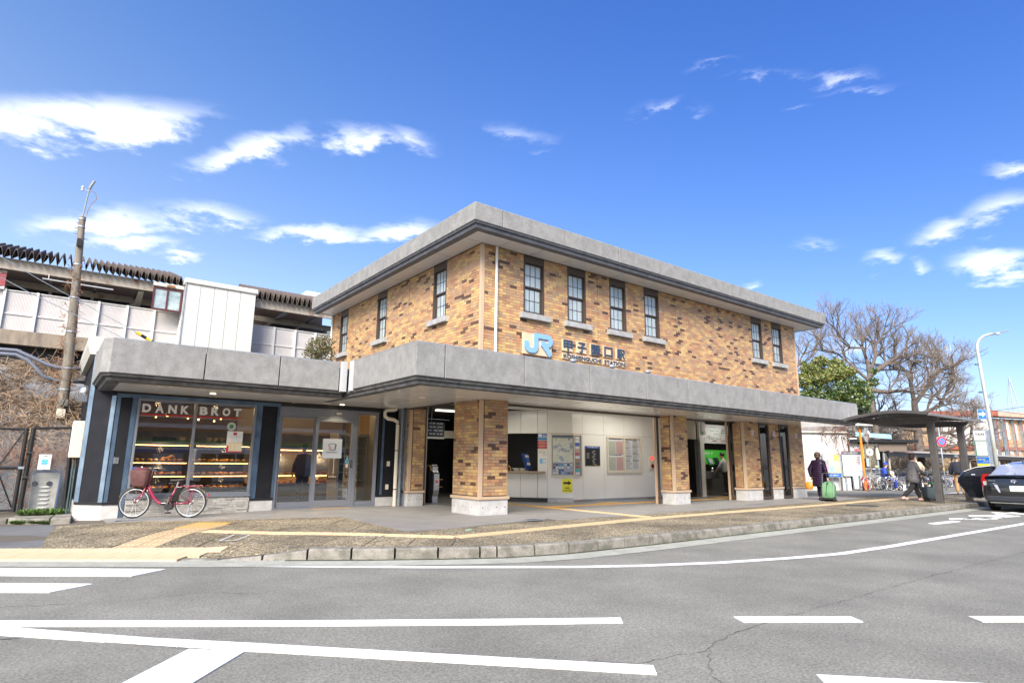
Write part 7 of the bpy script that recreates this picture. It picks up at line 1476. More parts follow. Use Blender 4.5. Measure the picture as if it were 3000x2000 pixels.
# other bicycles
sil = M('silver_paint', (.55,.55,.53), .3, metal=.4); blk = M('black_paint', (.02,.02,.022), .3); blu = M('blue_paint', (.02,.05,.22), .3); gry = M('grey_paint', (.18,.19,.2), .4)
pv = bicycle('bicycle', 'white city bicycle with a black basket parked behind the orange pole', (30.95,12.05,0), R_(165), sil, detail=False)
for (x, y, a, f, lb) in ((31.6,11.9,R_(120),gry,'small wheeled silver bicycle next to the white one'),(32.0,11.6,R_(95),sil,'silver bicycle with its rear wheel towards the lane, in front of the seated attendant'),(32.5,11.7,R_(95),sil,'second silver bicycle parked tight beside the attendant'),(33.3,12.0,R_(80),blu,'dark blue bicycle with a wire basket under the near end of the shed')):
    c = bicycle('bicycle', lb, (x,y,0), a, f, detail=False)
k_ = 0
proto_b = bicycle('bicycle', 'bicycle in the packed row under the long shed', (35.0,12.2,0), R_(88), blk, group='bicycles in the shed row', detail=False)
random.seed(5)
for i in range(34):
    c = copy_tree(proto_b); c.location = (35.6+.62*i+random.uniform(-.1,.1), 12.1+random.uniform(-.15,.15)+(.0 if i%3 else .3), 0); c.rotation_euler = (random.uniform(-.1,.1), 0, R_(90)+random.uniform(-.25,.25)); tag(c, 'bicycle in the packed row under the long shed', 'bicycle', group='bicycles in the shed row')
    if i % 3 == 1:
        for ch in c.children:
            if ch.name.startswith(('frame','fork')): ch.data = ch.data.copy(); ch.data.materials[0] = [sil,blu,gry][i%3 if i%2 else (i//3)%3]
o = MB().tube([(33.9,11.8,0),(33.9,11.8,.5)], [.16,.13], 12).build('traffic_cone', M('red_plastic', (.6,.02,.03), .5)); tag(o, 'red and white plastic stand in front of the shed bicycles', 'stand')
t = thing('fire_extinguisher', 'two red cylinders standing behind the white bicycle and the orange pole', 'extinguisher', (30.7,12.9,0))
for dx in (0,.22): MB().tube([(30.65+dx,12.75,0),(30.65+dx,12.75,.55),(30.65+dx,12.75,.62)], [.10,.10,.04], 12).build('cylinder', bpy.data.materials['red_plastic'], t, smooth=True)

# ================================================================== CAR
paint = M('black_car_paint', (.006,.007,.010), .12, coat=1.0); cglass = M('car_glass', (.02,.022,.025), .03, spec=1.0, coat=1.0)
car = thing('taxi_car', 'black hatchback seen from behind at the kerb with its rear door wide open', 'car', (22.32,5.22,-.15), local=True)
top = [(0,.66),(.02,.84),(.05,1.0),(.11,1.045),(.30,1.10),(.60,1.21),(1.0,1.335),(1.5,1.44),(2.0,1.475),(2.4,1.46),(2.9,1.30),(3.4,1.03),(3.6,.96),(4.2,.84),(4.42,.70),(4.52,.55)]
def interp(tb, x):
    for a, b in zip(tb, tb[1:]):
        if a[0] <= x <= b[0]: return a[1]+(b[1]-a[1])*(x-a[0])/(b[0]-a[0])
    return tb[0][1] if x < tb[0][0] else tb[-1][1]
wid = [(0,.66),(.02,.72),(.08,.79),(.2,.845),(.5,.875),(1.2,.88),(3.4,.88),(4.0,.84),(4.35,.74),(4.52,.55)]
grw = [(0,.60),(.05,.63),(.11,.655),(.30,.63),(.6,.61),(1.0,.585),(1.5,.56),(2.0,.56),(2.4,.56),(2.9,.58),(3.4,.68),(3.6,.72),(4.2,.68),(4.52,.4)]
belt = [(0,.60),(.02,.78),(.05,.90),(.11,.95),(.3,.97),(1.2,.95),(3.0,.88),(3.5,.86),(4.2,.74),(4.52,.50)]
bot = [(0,.34),(.02,.28),(.08,.24),(.5,.22),(4.2,.2),(4.52,.28)]
rings = []
for x in (0,.02,.05,.11,.2,.3,.45,.6,.8,1.0,1.25,1.5,1.75,2.0,2.2,2.4,2.65,2.9,3.15,3.4,3.6,3.9,4.2,4.42,4.52):
    w, g, b, tp_, bt = interp(wid,x), interp(grw,x), interp(belt,x), interp(top,x), interp(bot,x); half = [(0,bt),(w*.75,bt),(w*.97,bt+.06),(w,bt+(b-bt)*.45),(w*.985,bt+(b-bt)*.75),(w*.93,b),(g+(w*.93-g)*.25,b+(tp_-b)*.62),(g*.86,tp_-.035),(g*.5,tp_-.004),(0,tp_)]
    rings.append([(x,y,z) for y, z in half]+[(x,-y,z) for y, z in half[-2:0:-1]])
mb = MB(); mb.loft(rings); body = mb.build('body', paint, car, smooth=True, auto=50); ss = body.modifiers.new('sub','SUBSURF'); ss.levels = 1; ss.render_levels = 1
def ring_pt(x, s, f, up=.0):  # point on roof surface at fraction f of half width
    return (x, s*f*interp(grw,x)*.93, interp(top,x)-.03*f*f+up)
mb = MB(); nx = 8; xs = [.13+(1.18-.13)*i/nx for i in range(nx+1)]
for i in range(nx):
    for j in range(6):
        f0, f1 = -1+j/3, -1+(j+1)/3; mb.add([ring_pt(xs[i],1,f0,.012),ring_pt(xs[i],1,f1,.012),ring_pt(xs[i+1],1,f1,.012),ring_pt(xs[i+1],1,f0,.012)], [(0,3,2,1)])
mb.build('rear_window', M('sky_sheen_rear_glass', (.60,.60,.60), .16, metal=.6), car, smooth=True)  # pale half-metal base puts the bright sky reflection into the window colour
for s in (-1,1):
    mb = MB(); pts = [(1.15,1.02),(1.4,1.30),(2.0,1.37),(2.6,1.33),(3.05,.98),(2.0,.985)]
    def sy(x, z):
        b, tp_, w, g = interp(belt,x), interp(top,x), interp(wid,x)*.93, interp(grw,x)*.86; f = max(0,min(1,(z-b)/(tp_-.035-b))); return w+(g-w)*f
    mb.add([(x,s*(sy(x,z)+.012),z) for x, z in pts], [(0,1,2,3,4,5)]); mb.build('side_window', cglass, car)
MB().box(-.02,.14,-.62,.62,1.005,1.03).build('spoiler', paint, car, bevel=.01)
MB().box(-.012,.10,-.70,.70,.30,.46).build('rear_bumper', M('dark_bumper', (.02,.022,.028), .5), car, bevel=.03); MB().box(-.005,.02,-.62,.62,.255,.275).build('bumper_strip', chrome, car)
MB().box(-.028,.0,-.215,.115,.60,.755).build('number_plate', M('blank_plate', (.78,.79,.79), .5), car, bevel=.01)
MB().box(-.02,.02,-.50,.50,.775,.80).build('garnish', M('dark_chrome', (.08,.09,.12), .15, metal=.8), car)
em_ = MB(); em_.disc((-.018,.0,.885), (1,0,0), .052, .012, 24); em_.v = [(x,y*1.35,z) for x,y,z in em_.v]; em = em_.build('emblem', M('emblem_blue_dark', (.05,.07,.22), .2), car)
mb = MB(); 
def ovl(rx, rz_): return [(-.027,rx*math.cos(2*math.pi*i/24),.885+rz_*math.sin(2*math.pi*i/24)) for i in range(24)]
mb.tube(ovl(.068,.046), .006, 6, closed=True); mb.tube([(-.028,.018*math.cos(2*math.pi*i/16),.885+.042*math.sin(2*math.pi*i/16)) for i in range(16)], .005, 5, closed=True); mb.tube([(-.028,.045*math.cos(2*math.pi*i/16),.90+.018*math.sin(2*math.pi*i/16)) for i in range(16)], .005, 5, closed=True); mb.build('emblem_ring', chrome, em)
mb = MB(); text_into(mb, 'PRIUS', (-.012,.60,.875), (0,-1,0), Z_, .17, .025, .004, .02); mb.build('badge', chrome, car)
redl = M('tail_lamp_red', (.50,.01,.012), .15, coat=1); clr = M('tail_lamp_clear', (.55,.56,.56), .15, coat=1)
for s in (-1,1):
    mb = MB(); mb.extrude([(-.015,s*y,z) for y, z in ((.60,1.10),(.72,1.09),(.715,.98),(.66,.90),(.66,.87),(.735,.90),(.755,.84),(.745,.74),(.71,.60),(.70,.57),(.73,.56),(.79,.78),(.80,.92),(.78,1.02))][::s], (.10,0,0)); mb.v = [(x+max(0,(abs(y)-.62))*.55,y,z-.02) for x,y,z in mb.v]; mb.build('tail_lamp', redl, car, bevel=.008)
    mb = MB(); mb.extrude([(.0,s*y,z) for y, z in ((.66,.86),(.735,.88),(.75,.83),(.735,.75),(.66,.76))][::s], (.05,0,0)); mb.v = [(x+max(0,(abs(y)-.62))*.55-.025,y,z) for x,y,z in mb.v]; mb.build('tail_lamp_lens', clr, car)
    mb = MB(); mb.extrude([(-.012,s*y,z) for y, z in ((.50,.82),(.40,.80),(.34,.56),(.38,.56))][::s], (-.006,0,0)); mb.build('bumper_reflector', M('grey_reflector', (.35,.37,.42), .2) if s < 0 else bpy.data.materials['grey_reflector'], car)
    for x in (.95,3.68):
        w = MB().tube([(x,s*.66,.315),(x,s*.868,.315)], .315, 28).build('wheel', rubber, car, bevel=.03, smooth=True, auto=40); MB().disc((x,s*.872,.315), (0,1,0), .20, .02, 20).build('rim', sil, w)
MB().box(.3,4.2,-.6,.6,.14,.24).build('underbody', MAT['black'], car)
mb = MB(); mb.add([(x,.878+.006,z) for x, z in ((1.10,.40),(1.25,.32),(2.05,.30),(2.08,.92),(1.12,.95),(1.02,.72))], [(0,1,2,3,4,5)]); mb.build('door_opening_shade', MAT['dark'], car)  # flat dark sheet on the closed body stands in for the shaded interior
MB().tube([(.24,.0,1.40-.31),(.22,0,1.12)], .01, 6).build('wiper', rubber, car); mb = MB(); mb.extrude([(1.25,0,1.41),(1.55,0,1.455),(1.22,0,1.50)], (0,.02,0)); mb.build('antenna_fin', paint, car)
# open rear door, hinged at its front edge
door = MB(); outl = [(0,.30),(-.80,.32),(-.96,.62),(-1.06,.80),(-1.04,.92),(-.86,1.14),(-.55,1.27),(-.10,1.34),(0,1.33)]
HINGE = Vector((2.08,.90,0)); da = R_(180-62)
def dpt(u, z, off=0): # u negative = rearwards when closed; swing about the hinge
    c, s = math.cos(R_(-62)), math.sin(R_(-62)); x, y = u, off; return (HINGE.x+x*c-y*s, HINGE.y+x*s*1+y*c, z)
def dp2(u, z, off=0):
    ang_ = R_(-62); c, s = math.cos(ang_), math.sin(ang_); return (HINGE.x+u*c-off*s, HINGE.y+u*s+off*c, z)
mb = MB(); mb.extrude([dp2(u,z) for u, z in outl], Vector(dp2(0,0,.07))-Vector(dp2(0,0,0))); dr = mb.build('rear_door', paint, car, bevel=.012)
wn2 = [(-.08,.97),(-.90,.99),(-.80,1.12),(-.52,1.22),(-.10,1.28)]
for o1, o2 in ((-.006,-.003),(.073,.076)):
    mb = MB(); mb.extrude([dp2(u,z,o1) for u, z in wn2], Vector(dp2(0,0,o2))-Vector(dp2(0,0,o1))); mb.build('window', cglass, dr)
mb = MB(); mb.obox(Vector(dp2(-.62,1.04,-.008)), Vector(dp2(1,0))-Vector(dp2(0,0)), Z_, Vector(dp2(0,0,-1))-Vector(dp2(0,0,0)), .10, .035, .004); mb.build('window_sticker', MAT['galv'], dr)

# ================================================================== PEOPLE
def skin_mesh(nodes, edges, root, sub=1):
    idx = {k: i for i, k in enumerate(nodes)}; me = bpy.data.meshes.new('tmp'); me.from_pydata([nodes[k][0] for k in nodes], [(idx[a], idx[b]) for a, b in edges], [])
    o = bpy.data.objects.new('tmp', me); COL.objects.link(o); o.modifiers.new('Skin','SKIN'); s = o.modifiers.new('Sub','SUBSURF'); s.levels = sub
    if not me.skin_vertices: return None
    for k, v in zip(nodes, me.skin_vertices[0].data): r = nodes[k][1]; v.radius = r if isinstance(r, tuple) else (r, r); v.use_root = (k == root)
    dg = bpy.context.evaluated_depsgraph_get(); m2 = bpy.data.meshes.new_from_object(o.evaluated_get(dg)); vs = [v.co.copy() for v in m2.vertices]; fs = [tuple(p.vertices) for p in m2.polygons]
    bpy.data.objects.remove(o); bpy.data.meshes.remove(me); bpy.data.meshes.remove(m2); return vs, fs
skinm = M('skin', (.52,.31,.21), .5)
def person(label, loc, rz, H=1.56, bend=0., arms=None, legs=None, top=None, bottom=None, shoe=None, hair=None, hairm=None, hem=.78, headturn=0., coat_rings=None, sleeve_r=.05, mask=False, group=None, leg_r=.075, collar=None):
    k = H/1.56; V = lambda x, y, z: Vector((x*k, y*k, z*k)); t = thing('person', label, 'person', loc, rz, group, local=True)
    def B(x, y, z):  # bend torso forwards above hips
        dz = max(0, z-.82); return V(x+dz*math.sin(bend), y, min(z,.82)+dz*math.cos(bend))
    arms = arms or (((.02,.24,1.02),(.06,.25,.80)), ((.02,-.24,1.02),(.06,-.25,.80))); legs = legs or (((.03,.09,.44),(-.02,.09,.07)), ((.03,-.09,.44),(-.02,-.09,.07)))
    N = {'pelvis':(V(0,0,.84),.11*k),'waist':(B(0,0,.98),.10*k),'chest':(B(0,0,1.16),.115*k),'neck0':(B(.0,0,1.28),.06*k),'neck1':(B(.015,0,1.33),.048*k),'head0':(B(.03,0,1.40),.075*k),'head1':(B(.025,0,1.47),.088*k),'head2':(B(.01,0,1.53),.06*k)}
    E_ = [('pelvis','waist'),('waist','chest'),('chest','neck0'),('neck0','neck1'),('neck1','head0'),('head0','head1'),('head1','head2')]
    for s, nm_, (el_, wr_), (kn, an) in ((1,'l',arms[0],legs[0]),(-1,'r',arms[1],legs[1])):
        N['sh'+nm_] = (B(0,.15*s,1.24),.055*k); N['el'+nm_] = (V(*el_),.038*k); N['wr'+nm_] = (V(*wr_),.026*k); N['hip'+nm_] = (V(0,.085*s,.80),.085*k); N['kn'+nm_] = (V(*kn),.052*k); N['an'+nm_] = (V(*an),.036*k); N['to'+nm_] = (V(an[0]+.13,an[1],.03),.028*k)
        E_ += [('chest','sh'+nm_),('sh'+nm_,'el'+nm_),('el'+nm_,'wr'+nm_),('pelvis','hip'+nm_),('hip'+nm_,'kn'+nm_),('kn'+nm_,'an'+nm_),('an'+nm_,'to'+nm_)]
    vs, fs = skin_mesh(N, E_, 'pelvis'); mb = MB(); mb.add(vs, fs)
    hd = B(.03,0,1.435); mb.ell(hd+Vector((.088*k,0,-.005)), .016*k,.011*k,.018*k,8,6)  # nose
    for s in (-1,1): mb.ell(hd+Vector((0,.083*s*k,.0)), .014*k,.01*k,.024*k,8,6)
    for s, nm_ in ((1,'l'),(-1,'r')):
        w = N['wr'+nm_][0]; d = (w-N['el'+nm_][0]).normalized(); sd = Vector((0,1,0)) if abs(d.y) < .8 else Vector((1,0,0)); sd = (sd-d*sd.dot(d)).normalized(); nn = d.cross(sd)
        mb.ell(w+d*.045*k, .03*k,.032*k,.035*k,8,6)
        for q, (off, ln_) in enumerate(((-.026,.055),(-.009,.068),(.009,.064),(.025,.05))): a = w+d*.065*k+nn*off*k; mb.tube([a, a+d*ln_*.5*k+sd*.008*s*k, a+d*ln_*.8*k+sd*.028*s*k], [.009*k,.008*k,.006*k], 5)
        a = w+d*.03*k+nn*-.03*k; mb.tube([a, a+d*.03*k-nn*.018*k, a+d*.05*k-nn*.014*k], [.010*k,.009*k,.007*k], 5)
    mb.build('body', skinm, t, smooth=True)
    ey = MB()
    for s in (-1,1): ey.ell(hd+Vector((.078*k,.030*s*k,.022*k)), .007*k,.013*k,.008*k,8,6)
    ey.build('eyes', MAT['black'], t)
    mo = MB(); mo.ell(hd+Vector((.079*k,0,-.042*k)), .008*k,.022*k,.006*k,8,6); mo.build('mouth', M('lips', (.35,.12,.10), .5), t)
    # trousers
    NT = {'p':(V(0,0,.86),.12*k)}; ET = []
    for s, nm_, (kn, an) in ((1,'l',legs[0]),(-1,'r',legs[1])):
        NT['h'+nm_] = (V(0,.085*s,.78),.105*k); NT['k'+nm_] = (V(*kn),(leg_r)*k); NT['a'+nm_] = (V(an[0],an[1],an[2]+.02),(leg_r-.012)*k); ET += [('p','h'+nm_),('h'+nm_,'k'+nm_),('k'+nm_,'a'+nm_)]
    vs, fs = skin_mesh(NT, ET, 'p'); MB().add(vs, fs).build('trousers', bottom, t, smooth=True)
    for s, (kn, an) in ((1,legs[0]),(-1,legs[1])):
        a = V(*an); hz = max(an[2]-.07, 0)*k
        mb = MB(); mb.loft([[(a.x+x*k, a.y+w*math.cos(q)*k, hz+(h*.5+h*.5*math.sin(q))*k) for q in [2*math.pi*i/10 for i in range(10)]] for x, w, h in ((-.065,.025,.06),(-.04,.038,.08),(.02,.038,.085),(.09,.044,.055),(.14,.038,.045),(.17,.018,.03))]); mb.build('shoe', shoe, t, smooth=True)
    # coat: rings from hem to shoulder
    rr = coat_rings or [(hem,.14,.17),(.86,.145,.175),(1.0,.13,.165),(1.14,.135,.18),(1.22,.12,.19),(1.27,.09,.15),(1.30,.065,.085)]
    mb = MB(); rings = []
    for z, dx, dy in rr: c = B(0,0,z); rings.append([(c.x+dx*math.cos(q)*k, c.y+dy*math.sin(q)*k, c.z-dx*math.cos(q)*math.sin(bend)*k*.6) for q in [2*math.pi*i/18 for i in range(18)]])
    mb.loft(rings); 
    for s, nm_, (el_, wr_) in ((1,'l',arms[0]),(-1,'r',arms[1])):
        a = B(0,.145*s,1.225); e_ = V(*el_); w_ = V(*wr_); mb.ell(a, sleeve_r*1.25*k, sleeve_r*1.25*k, sleeve_r*1.25*k); mb.tube([a, a.lerp(e_,.5), e_-(e_-a)*.08, e_, e_.lerp(w_,.12), e_.lerp(w_,.6), w_], [sleeve_r*1.3*k,sleeve_r*1.15*k,sleeve_r*1.05*k,sleeve_r*1.05*k,sleeve_r*k,sleeve_r*.95*k,sleeve_r*.8*k], 10)
    c_ = mb.build('coat', top, t, smooth=True)
    if collar: mb = MB(); c0 = B(.01,0,1.29); mb.tube([tuple(c0), tuple(c0+Vector((.01,0,.045*k)))], [.085*k,.07*k], 14); mb.build('collar', collar, t, smooth=True)
    # hair
    hm = hairm; c = B(.015,0,1.475)
    if hair == 'bob': mb = MB(); mb.ell(c+Vector((-.018*k,0,.005*k)), .105*k,.105*k,.098*k,16,10); mb.ell(c+Vector((-.045*k,0,-.06*k)), .075*k,.092*k,.075*k,14,8); mb.v = [(p[0]-(.03*k if p[0] > c.x+.05*k and p[2] < c.z+.045*k else 0), p[1], p[2]) for p in mb.v]; mb.build('hair', hm, t, smooth=True)
    elif hair == 'short': mb = MB(); mb.ell(c+Vector((-.015*k,0,.012*k)), .098*k,.092*k,.085*k,16,10); mb.v = [(p[0]-(.045*k if p[0] > c.x+.04*k and p[2] < c.z+.04*k else 0), p[1], p[2]) for p in mb.v]; mb.build('hair', hm, t, smooth=True)
    elif hair == 'cap': mb = MB(); mb.ell(c+Vector((-.005*k,0,.02*k)), .102*k,.095*k,.075*k,16,10); mb.ell(c+Vector((.10*k,0,.005*k)), .07*k,.07*k,.012*k,12,6); mb.build('cap', hm, t, smooth=True); mb = MB(); mb.ell(c+Vector((-.03*k,0,-.02*k)), .08*k,.088*k,.06*k); mb.build('hair', M('grey_hair', (.12,.12,.12), .8), t, smooth=True)
    if mask: mb = MB(); mb.ell(hd+Vector((.058*k,0,-.028*k)), .052*k,.068*k,.048*k,14,8); mb.build('face_mask', M('white_mask', (.70,.72,.76), .7), t, smooth=True); mb = MB(); mb.tube([tuple(hd+Vector((.088*k,s_*.045*k,.022*k))) for s_ in (-1,-.3,.3,1)], .004*k, 4); mb.build('glasses', MAT['black'], t)
    return t, k
def quilt(name, c):
    return M(name, c, .35, bump=0, wave=('Z', 4.5, 1.0), bd=.05, coat=.1)
brownh = M('dark_brown_hair', (.045,.024,.015), .6, bump=.3, bs=60); black_c = M('black_cloth', (.012,.012,.013), .9)
# woman with the green trolley: walks away, towards +X
purple = quilt('purple_quilted_coat', (.020,.006,.028))
w1, k = person('person in a dark purple quilted coat walking away with a green trolley and mustard bag', (20.72,10.02,0), R_(2), 1.57, arms=(((-.06,.27,1.0),(.0,.26,.76)), ((-.10,-.25,1.0),(-.10,-.30,.74))), legs=(((.10,.08,.44),(.12,.08,.07)),((.0,-.08,.44),(-.16,-.08,.10))), top=purple, bottom=M('dark_navy_cloth', (.02,.02,.035), .9), shoe=black_c, hair='bob', hairm=brownh,
    coat_rings=[(.44,.17,.225),(.56,.18,.235),(.66,.175,.225),(.78,.18,.225),(.90,.175,.215),(1.02,.165,.215),(1.12,.165,.22),(1.2,.15,.225),(1.26,.12,.20),(1.31,.08,.11)], sleeve_r=.068, collar=purple)
bag = thing('handbag', 'mustard yellow handbag hanging from the hand of the person in purple', 'bag', (20.55,10.30,.3)); mb = MB(); mb.loft([[(20.60+dx*math.cos(q),10.33+dy*math.sin(q),z) for q in [2*math.pi*i/12 for i in range(12)]] for z, dx, dy in ((.34,.05,.10),(.37,.075,.135),(.48,.07,.13),(.56,.045,.10),(.59,.02,.07))]); mb.build('pouch', M('mustard_leather', (.48,.20,.02), .5), bag, smooth=True); mb = MB(); mb.tube([(20.60,10.26,.58),(20.64,10.27,.68),(20.66,10.29,.70),(20.64,10.36,.68),(20.60,10.38,.58)], .008, 6); mb.build('strap', bpy.data.materials['mustard_leather'], bag)
def trolley(label, loc, rz, bagm, tilt, h=.62, w=.34, d=.24, extra=None):
    t = thing('shopping_trolley', label, 'trolley', loc, rz, local=True); rot = Matrix.Rotation(tilt, 3, 'Y')
    def P(x, y, z): return rot @ Vector((x, y, z))+Vector((0,0,.06))
    mb = MB(); rings = []
    for z, f, g in ((.02,.86,.8),(.05,.96,.95),(.2,1.03,1.05),(.40,1.02,1.0),(h-.12,.98,.92),(h-.05,.85,.70),(h,.5,.35)):
        rings.append([P(d/2*g*(1 if abs(q)<1 else 1)*sx, w/2*f*sy, z) for q, sx, sy in ((0,-1,-.8),(0,-.8,-1),(0,.8,-1),(0,1,-.8),(0,1,.8),(0,.8,1),(0,-.8,1),(0,-1,.8))])
    mb.loft(rings); mb.build('bag', bagm, t, smooth=True, bevel=.01)
    mb = MB(); mb.tube([P(-.13,-w*.42,-.02),P(-.13,-w*.42,h+.20),P(-.13,-w*.3,h+.26),P(-.13,w*.3,h+.26),P(-.13,w*.42,h+.20),P(-.13,w*.42,-.02)], .009, 6); mb.build('handle', chrome, t)
    MB().obox(P(0,0,-.01), rot @ X_, rot @ Y_, rot @ Z_, d*1.2, w*1.05, .05).build('base', MAT['black'], t)
    for s in (-1,1):
        c = P(-.10,s*w*.52,-.01); MB().tube([c-Y_*.02,c+Y_*.02], .07, 16).build('wheel', rubber, t, smooth=True, auto=40)
    if extra: extra(t, P)
    return t
def strapx(t, P): mb = MB(); mb.tube([P(-.135,.0,.52),P(-.137,.03,.38),P(-.135,.05,.1)], .008, 5); mb.tube([P(-.15,0,.46),P(-.152,0,.52)], .02, 6); mb.build('closure', MAT['black'], t)
trolley('light green shopping trolley with black wheels pulled by the person in purple', (20.42,9.62,0), R_(8), M('light_green_nylon', (.11,.25,.12), .6, bump=.5, bs=7, bd=.03, col2=(.09,.20,.09)), R_(12), extra=strapx, h=.56, w=.38, d=.26)
# woman with grey coat walking towards +X -Y (to the right in the photo)
wa = math.atan2(-.62,.78)
grey = M('grey_wool', (.125,.12,.125), .9, col2=(.09,.088,.09), vs=9, bump=.3, bs=30)
w2, k = person('person in a grey coat and white face mask striding right behind a dark wheeled cart', (23.15,8.10,0), wa, 1.55, bend=.10, arms=(((.10,.22,1.02),(.33,.15,.86)), ((.10,-.22,1.02),(.34,-.13,.88))), legs=(((.12,.08,.46),(.24,.08,.08)),((-.10,-.08,.42),(-.42,-.08,.13))), top=grey, bottom=black_c, shoe=M('pink_shoe', (.50,.32,.28), .6), hair='bob', hairm=brownh, mask=True, leg_r=.085, collar=M('pink_scarf', (.45,.28,.32), .8),
    coat_rings=[(.60,.19,.25),(.72,.185,.235),(.86,.17,.21),(1.0,.155,.20),(1.12,.15,.20),(1.2,.14,.205),(1.26,.11,.18),(1.30,.075,.10)], sleeve_r=.062)
def cart2(t, P):
    mb = MB(); mb.tube([P(.0,-.16,.40),P(-.06,-.17,.72),P(-.18,-.16,.82)], .018, 6); mb.tube([P(0,.16,.40),P(-.06,.17,.72),P(-.18,.16,.82)], .018, 6); mb.tube([P(-.18,-.17,.82),P(-.18,.17,.82)], .022, 6); mb.build('push_bar', MAT['black'], t)
    mb = MB(); mb.ell(P(-.05,.08,.50), .09,.08,.05,10,6,None,(.5,.4,.28)); mb.ell(P(.04,-.05,.52), .08,.07,.06,10,6,None,(.03,.16,.08)); mb.ell(P(.02,.05,.56), .05,.06,.08,10,6,None,(.07,.02,.05)); mb.build('cargo', MAT['vcm'], t, colname='Col')
    for s in (-1,1): c = P(.14,s*.17,-.0); MB().tube([c-Y_*.02,c+Y_*.02], .06, 14).build('wheel', rubber, t, smooth=True, auto=40)
fw = Vector((math.cos(wa), math.sin(wa), 0))
trolley('dark slate wheeled cart with bundles on top pushed by the grey coated person', tuple(Vector((23.15,8.10,0))+fw*.52+Vector((0,0,.0))), wa, M('slate_cloth', (.045,.065,.07), .7, bump=.4, bs=8, bd=.03), 0, h=.42, w=.36, d=.36, extra=cart2)
beige = M('beige_coat', (.55,.42,.30), .8)
person('person in a pale beige jacket mostly hidden behind the grey coated person', (29.6,10.15,0), R_(60), 1.58, arms=(((.0,.30,1.05),(.10,.33,.85)), ((.0,-.30,1.05),(.10,-.33,.85))), top=beige, bottom=black_c, shoe=black_c, hair='short', hairm=brownh, coat_rings=[(.78,.15,.20),(.9,.15,.20),(1.05,.15,.20),(1.18,.15,.21),(1.25,.12,.19),(1.30,.08,.1)], sleeve_r=.065)
navy = M('navy_jacket', (.018,.020,.032), .8)
person('grey haired person in a navy jacket and tan trousers seen between the shelter posts', (29.95,8.78,0), R_(20), 1.60, top=navy, bottom=M('tan_trousers', (.50,.30,.15), .85), shoe=M('trainer_dark', (.06,.06,.07), .6), hair='short', hairm=M('salt_hair', (.16,.16,.16), .7), coat_rings=[(.80,.16,.21),(.9,.165,.215),(1.05,.155,.21),(1.18,.15,.22),(1.25,.12,.20),(1.30,.08,.1)], sleeve_r=.062, leg_r=.08)
sbag = thing('shoulder_bag', 'small dark shoulder bag at the hip of the person in the navy jacket', 'bag', (29.9,8.5,.8)); MB().box(29.80,29.92,8.42,8.58,.72,.92).build('pouch', M('slate_bag', (.05,.09,.10), .6), sbag, bevel=.03); mb = MB(); mb.tube([(29.85,8.52,.92),(29.84,8.62,1.25),(29.9,8.75,1.33)], .01, 5); mb.build('strap', bpy.data.materials['slate_bag'], sbag)
blue = M('royal_blue_vest', (.015,.05,.42), .7)
at_, k = person('seated attendant in a royal blue cap and vest over a dark green jacket', (31.72,12.22,-.22), math.atan2(-.6,.8), 1.52, bend=.08, arms=(((.02,.24,1.0),(.22,.20,.86)), ((.02,-.24,1.0),(.22,-.20,.86))), legs=(((.38,.10,.76),(.40,.10,.32)),((.38,-.10,.76),(.40,-.10,.32))), top=M('dark_green_jacket', (.03,.04,.025), .8), bottom=blue, shoe=black_c, hair='cap', hairm=blue, coat_rings=[(.80,.145,.18),(.95,.14,.18),(1.1,.14,.18),(1.2,.13,.19),(1.27,.09,.15),(1.30,.07,.085)])
mb = MB(); mb.loft([[(dx*math.cos(q),dy*math.sin(q),z) for q in [2*math.pi*i/16 for i in range(16)]] for z, dx, dy in ((.80,.15,.187),(.95,.148,.187),(1.08,.148,.180),(1.18,.145,.16),(1.27,.11,.11))]); mb.build('vest', blue, at_, smooth=True)
st2 = thing('stool', 'dark stool under the seated attendant', 'stool', (31.72,12.22,0)); MB().box(31.57,31.87,12.07,12.37,.48,.55).build('seat', MAT['black'], st2); 
for dx, dy in ((-.12,-.12),(.12,-.12),(-.12,.12),(.12,.12)): MB().tube([(31.72+dx,12.22+dy,0),(31.72+dx,12.22+dy,.48)], .012, 6).build('leg', MAT['black'], st2)
t = thing('hand_sign', 'narrow white sign with red characters held upright by the attendant', 'sign', (31.9,12.1,.45)); mb = MB(); Oh = Vector((31.78,12.02,0)); rect(mb, Oh, vright, Z_, 0, .42, .16, .46, .02, (.68,.66,.62)); text_into(mb, '満', tuple(Oh+vright*.035+vright.cross(Z_)*.022+Z_*.70), vright, Z_, .09, .10, .003, .03, (.6,.03,.02)); text_into(mb, '車', tuple(Oh+vright*.035+vright.cross(Z_)*.022+Z_*.52), vright, Z_, .09, .10, .003, .03, (.6,.03,.02)); mb.build('board', MAT['vc'], t, colname='Col')
gshirt = M('grey_shirt', (.25,.25,.245), .8)
person('person in a grey short sleeved shirt leaning at the ticket machine', (20.42,13.32,0), R_(100), 1.60, bend=.22, arms=(((.16,.24,1.02),(.30,.15,.92)), ((.16,-.24,1.02),(.32,-.15,.95))), top=gshirt, bottom=black_c, shoe=black_c, hair='short', hairm=M('black_hair', (.015,.013,.012), .6))
bcoat = M('brown_coat', (.06,.035,.025), .9)
person('customer in a brown coat standing with his back to the bakery door', (5.75,17.0,0), R_(95), 1.60, top=bcoat, bottom=black_c, shoe=black_c, hair='short', hairm=bpy.data.materials['black_hair'], coat_rings=[(.70,.17,.22),(.86,.165,.21),(1.05,.16,.21),(1.2,.15,.215),(1.26,.12,.19),(1.30,.08,.1)])

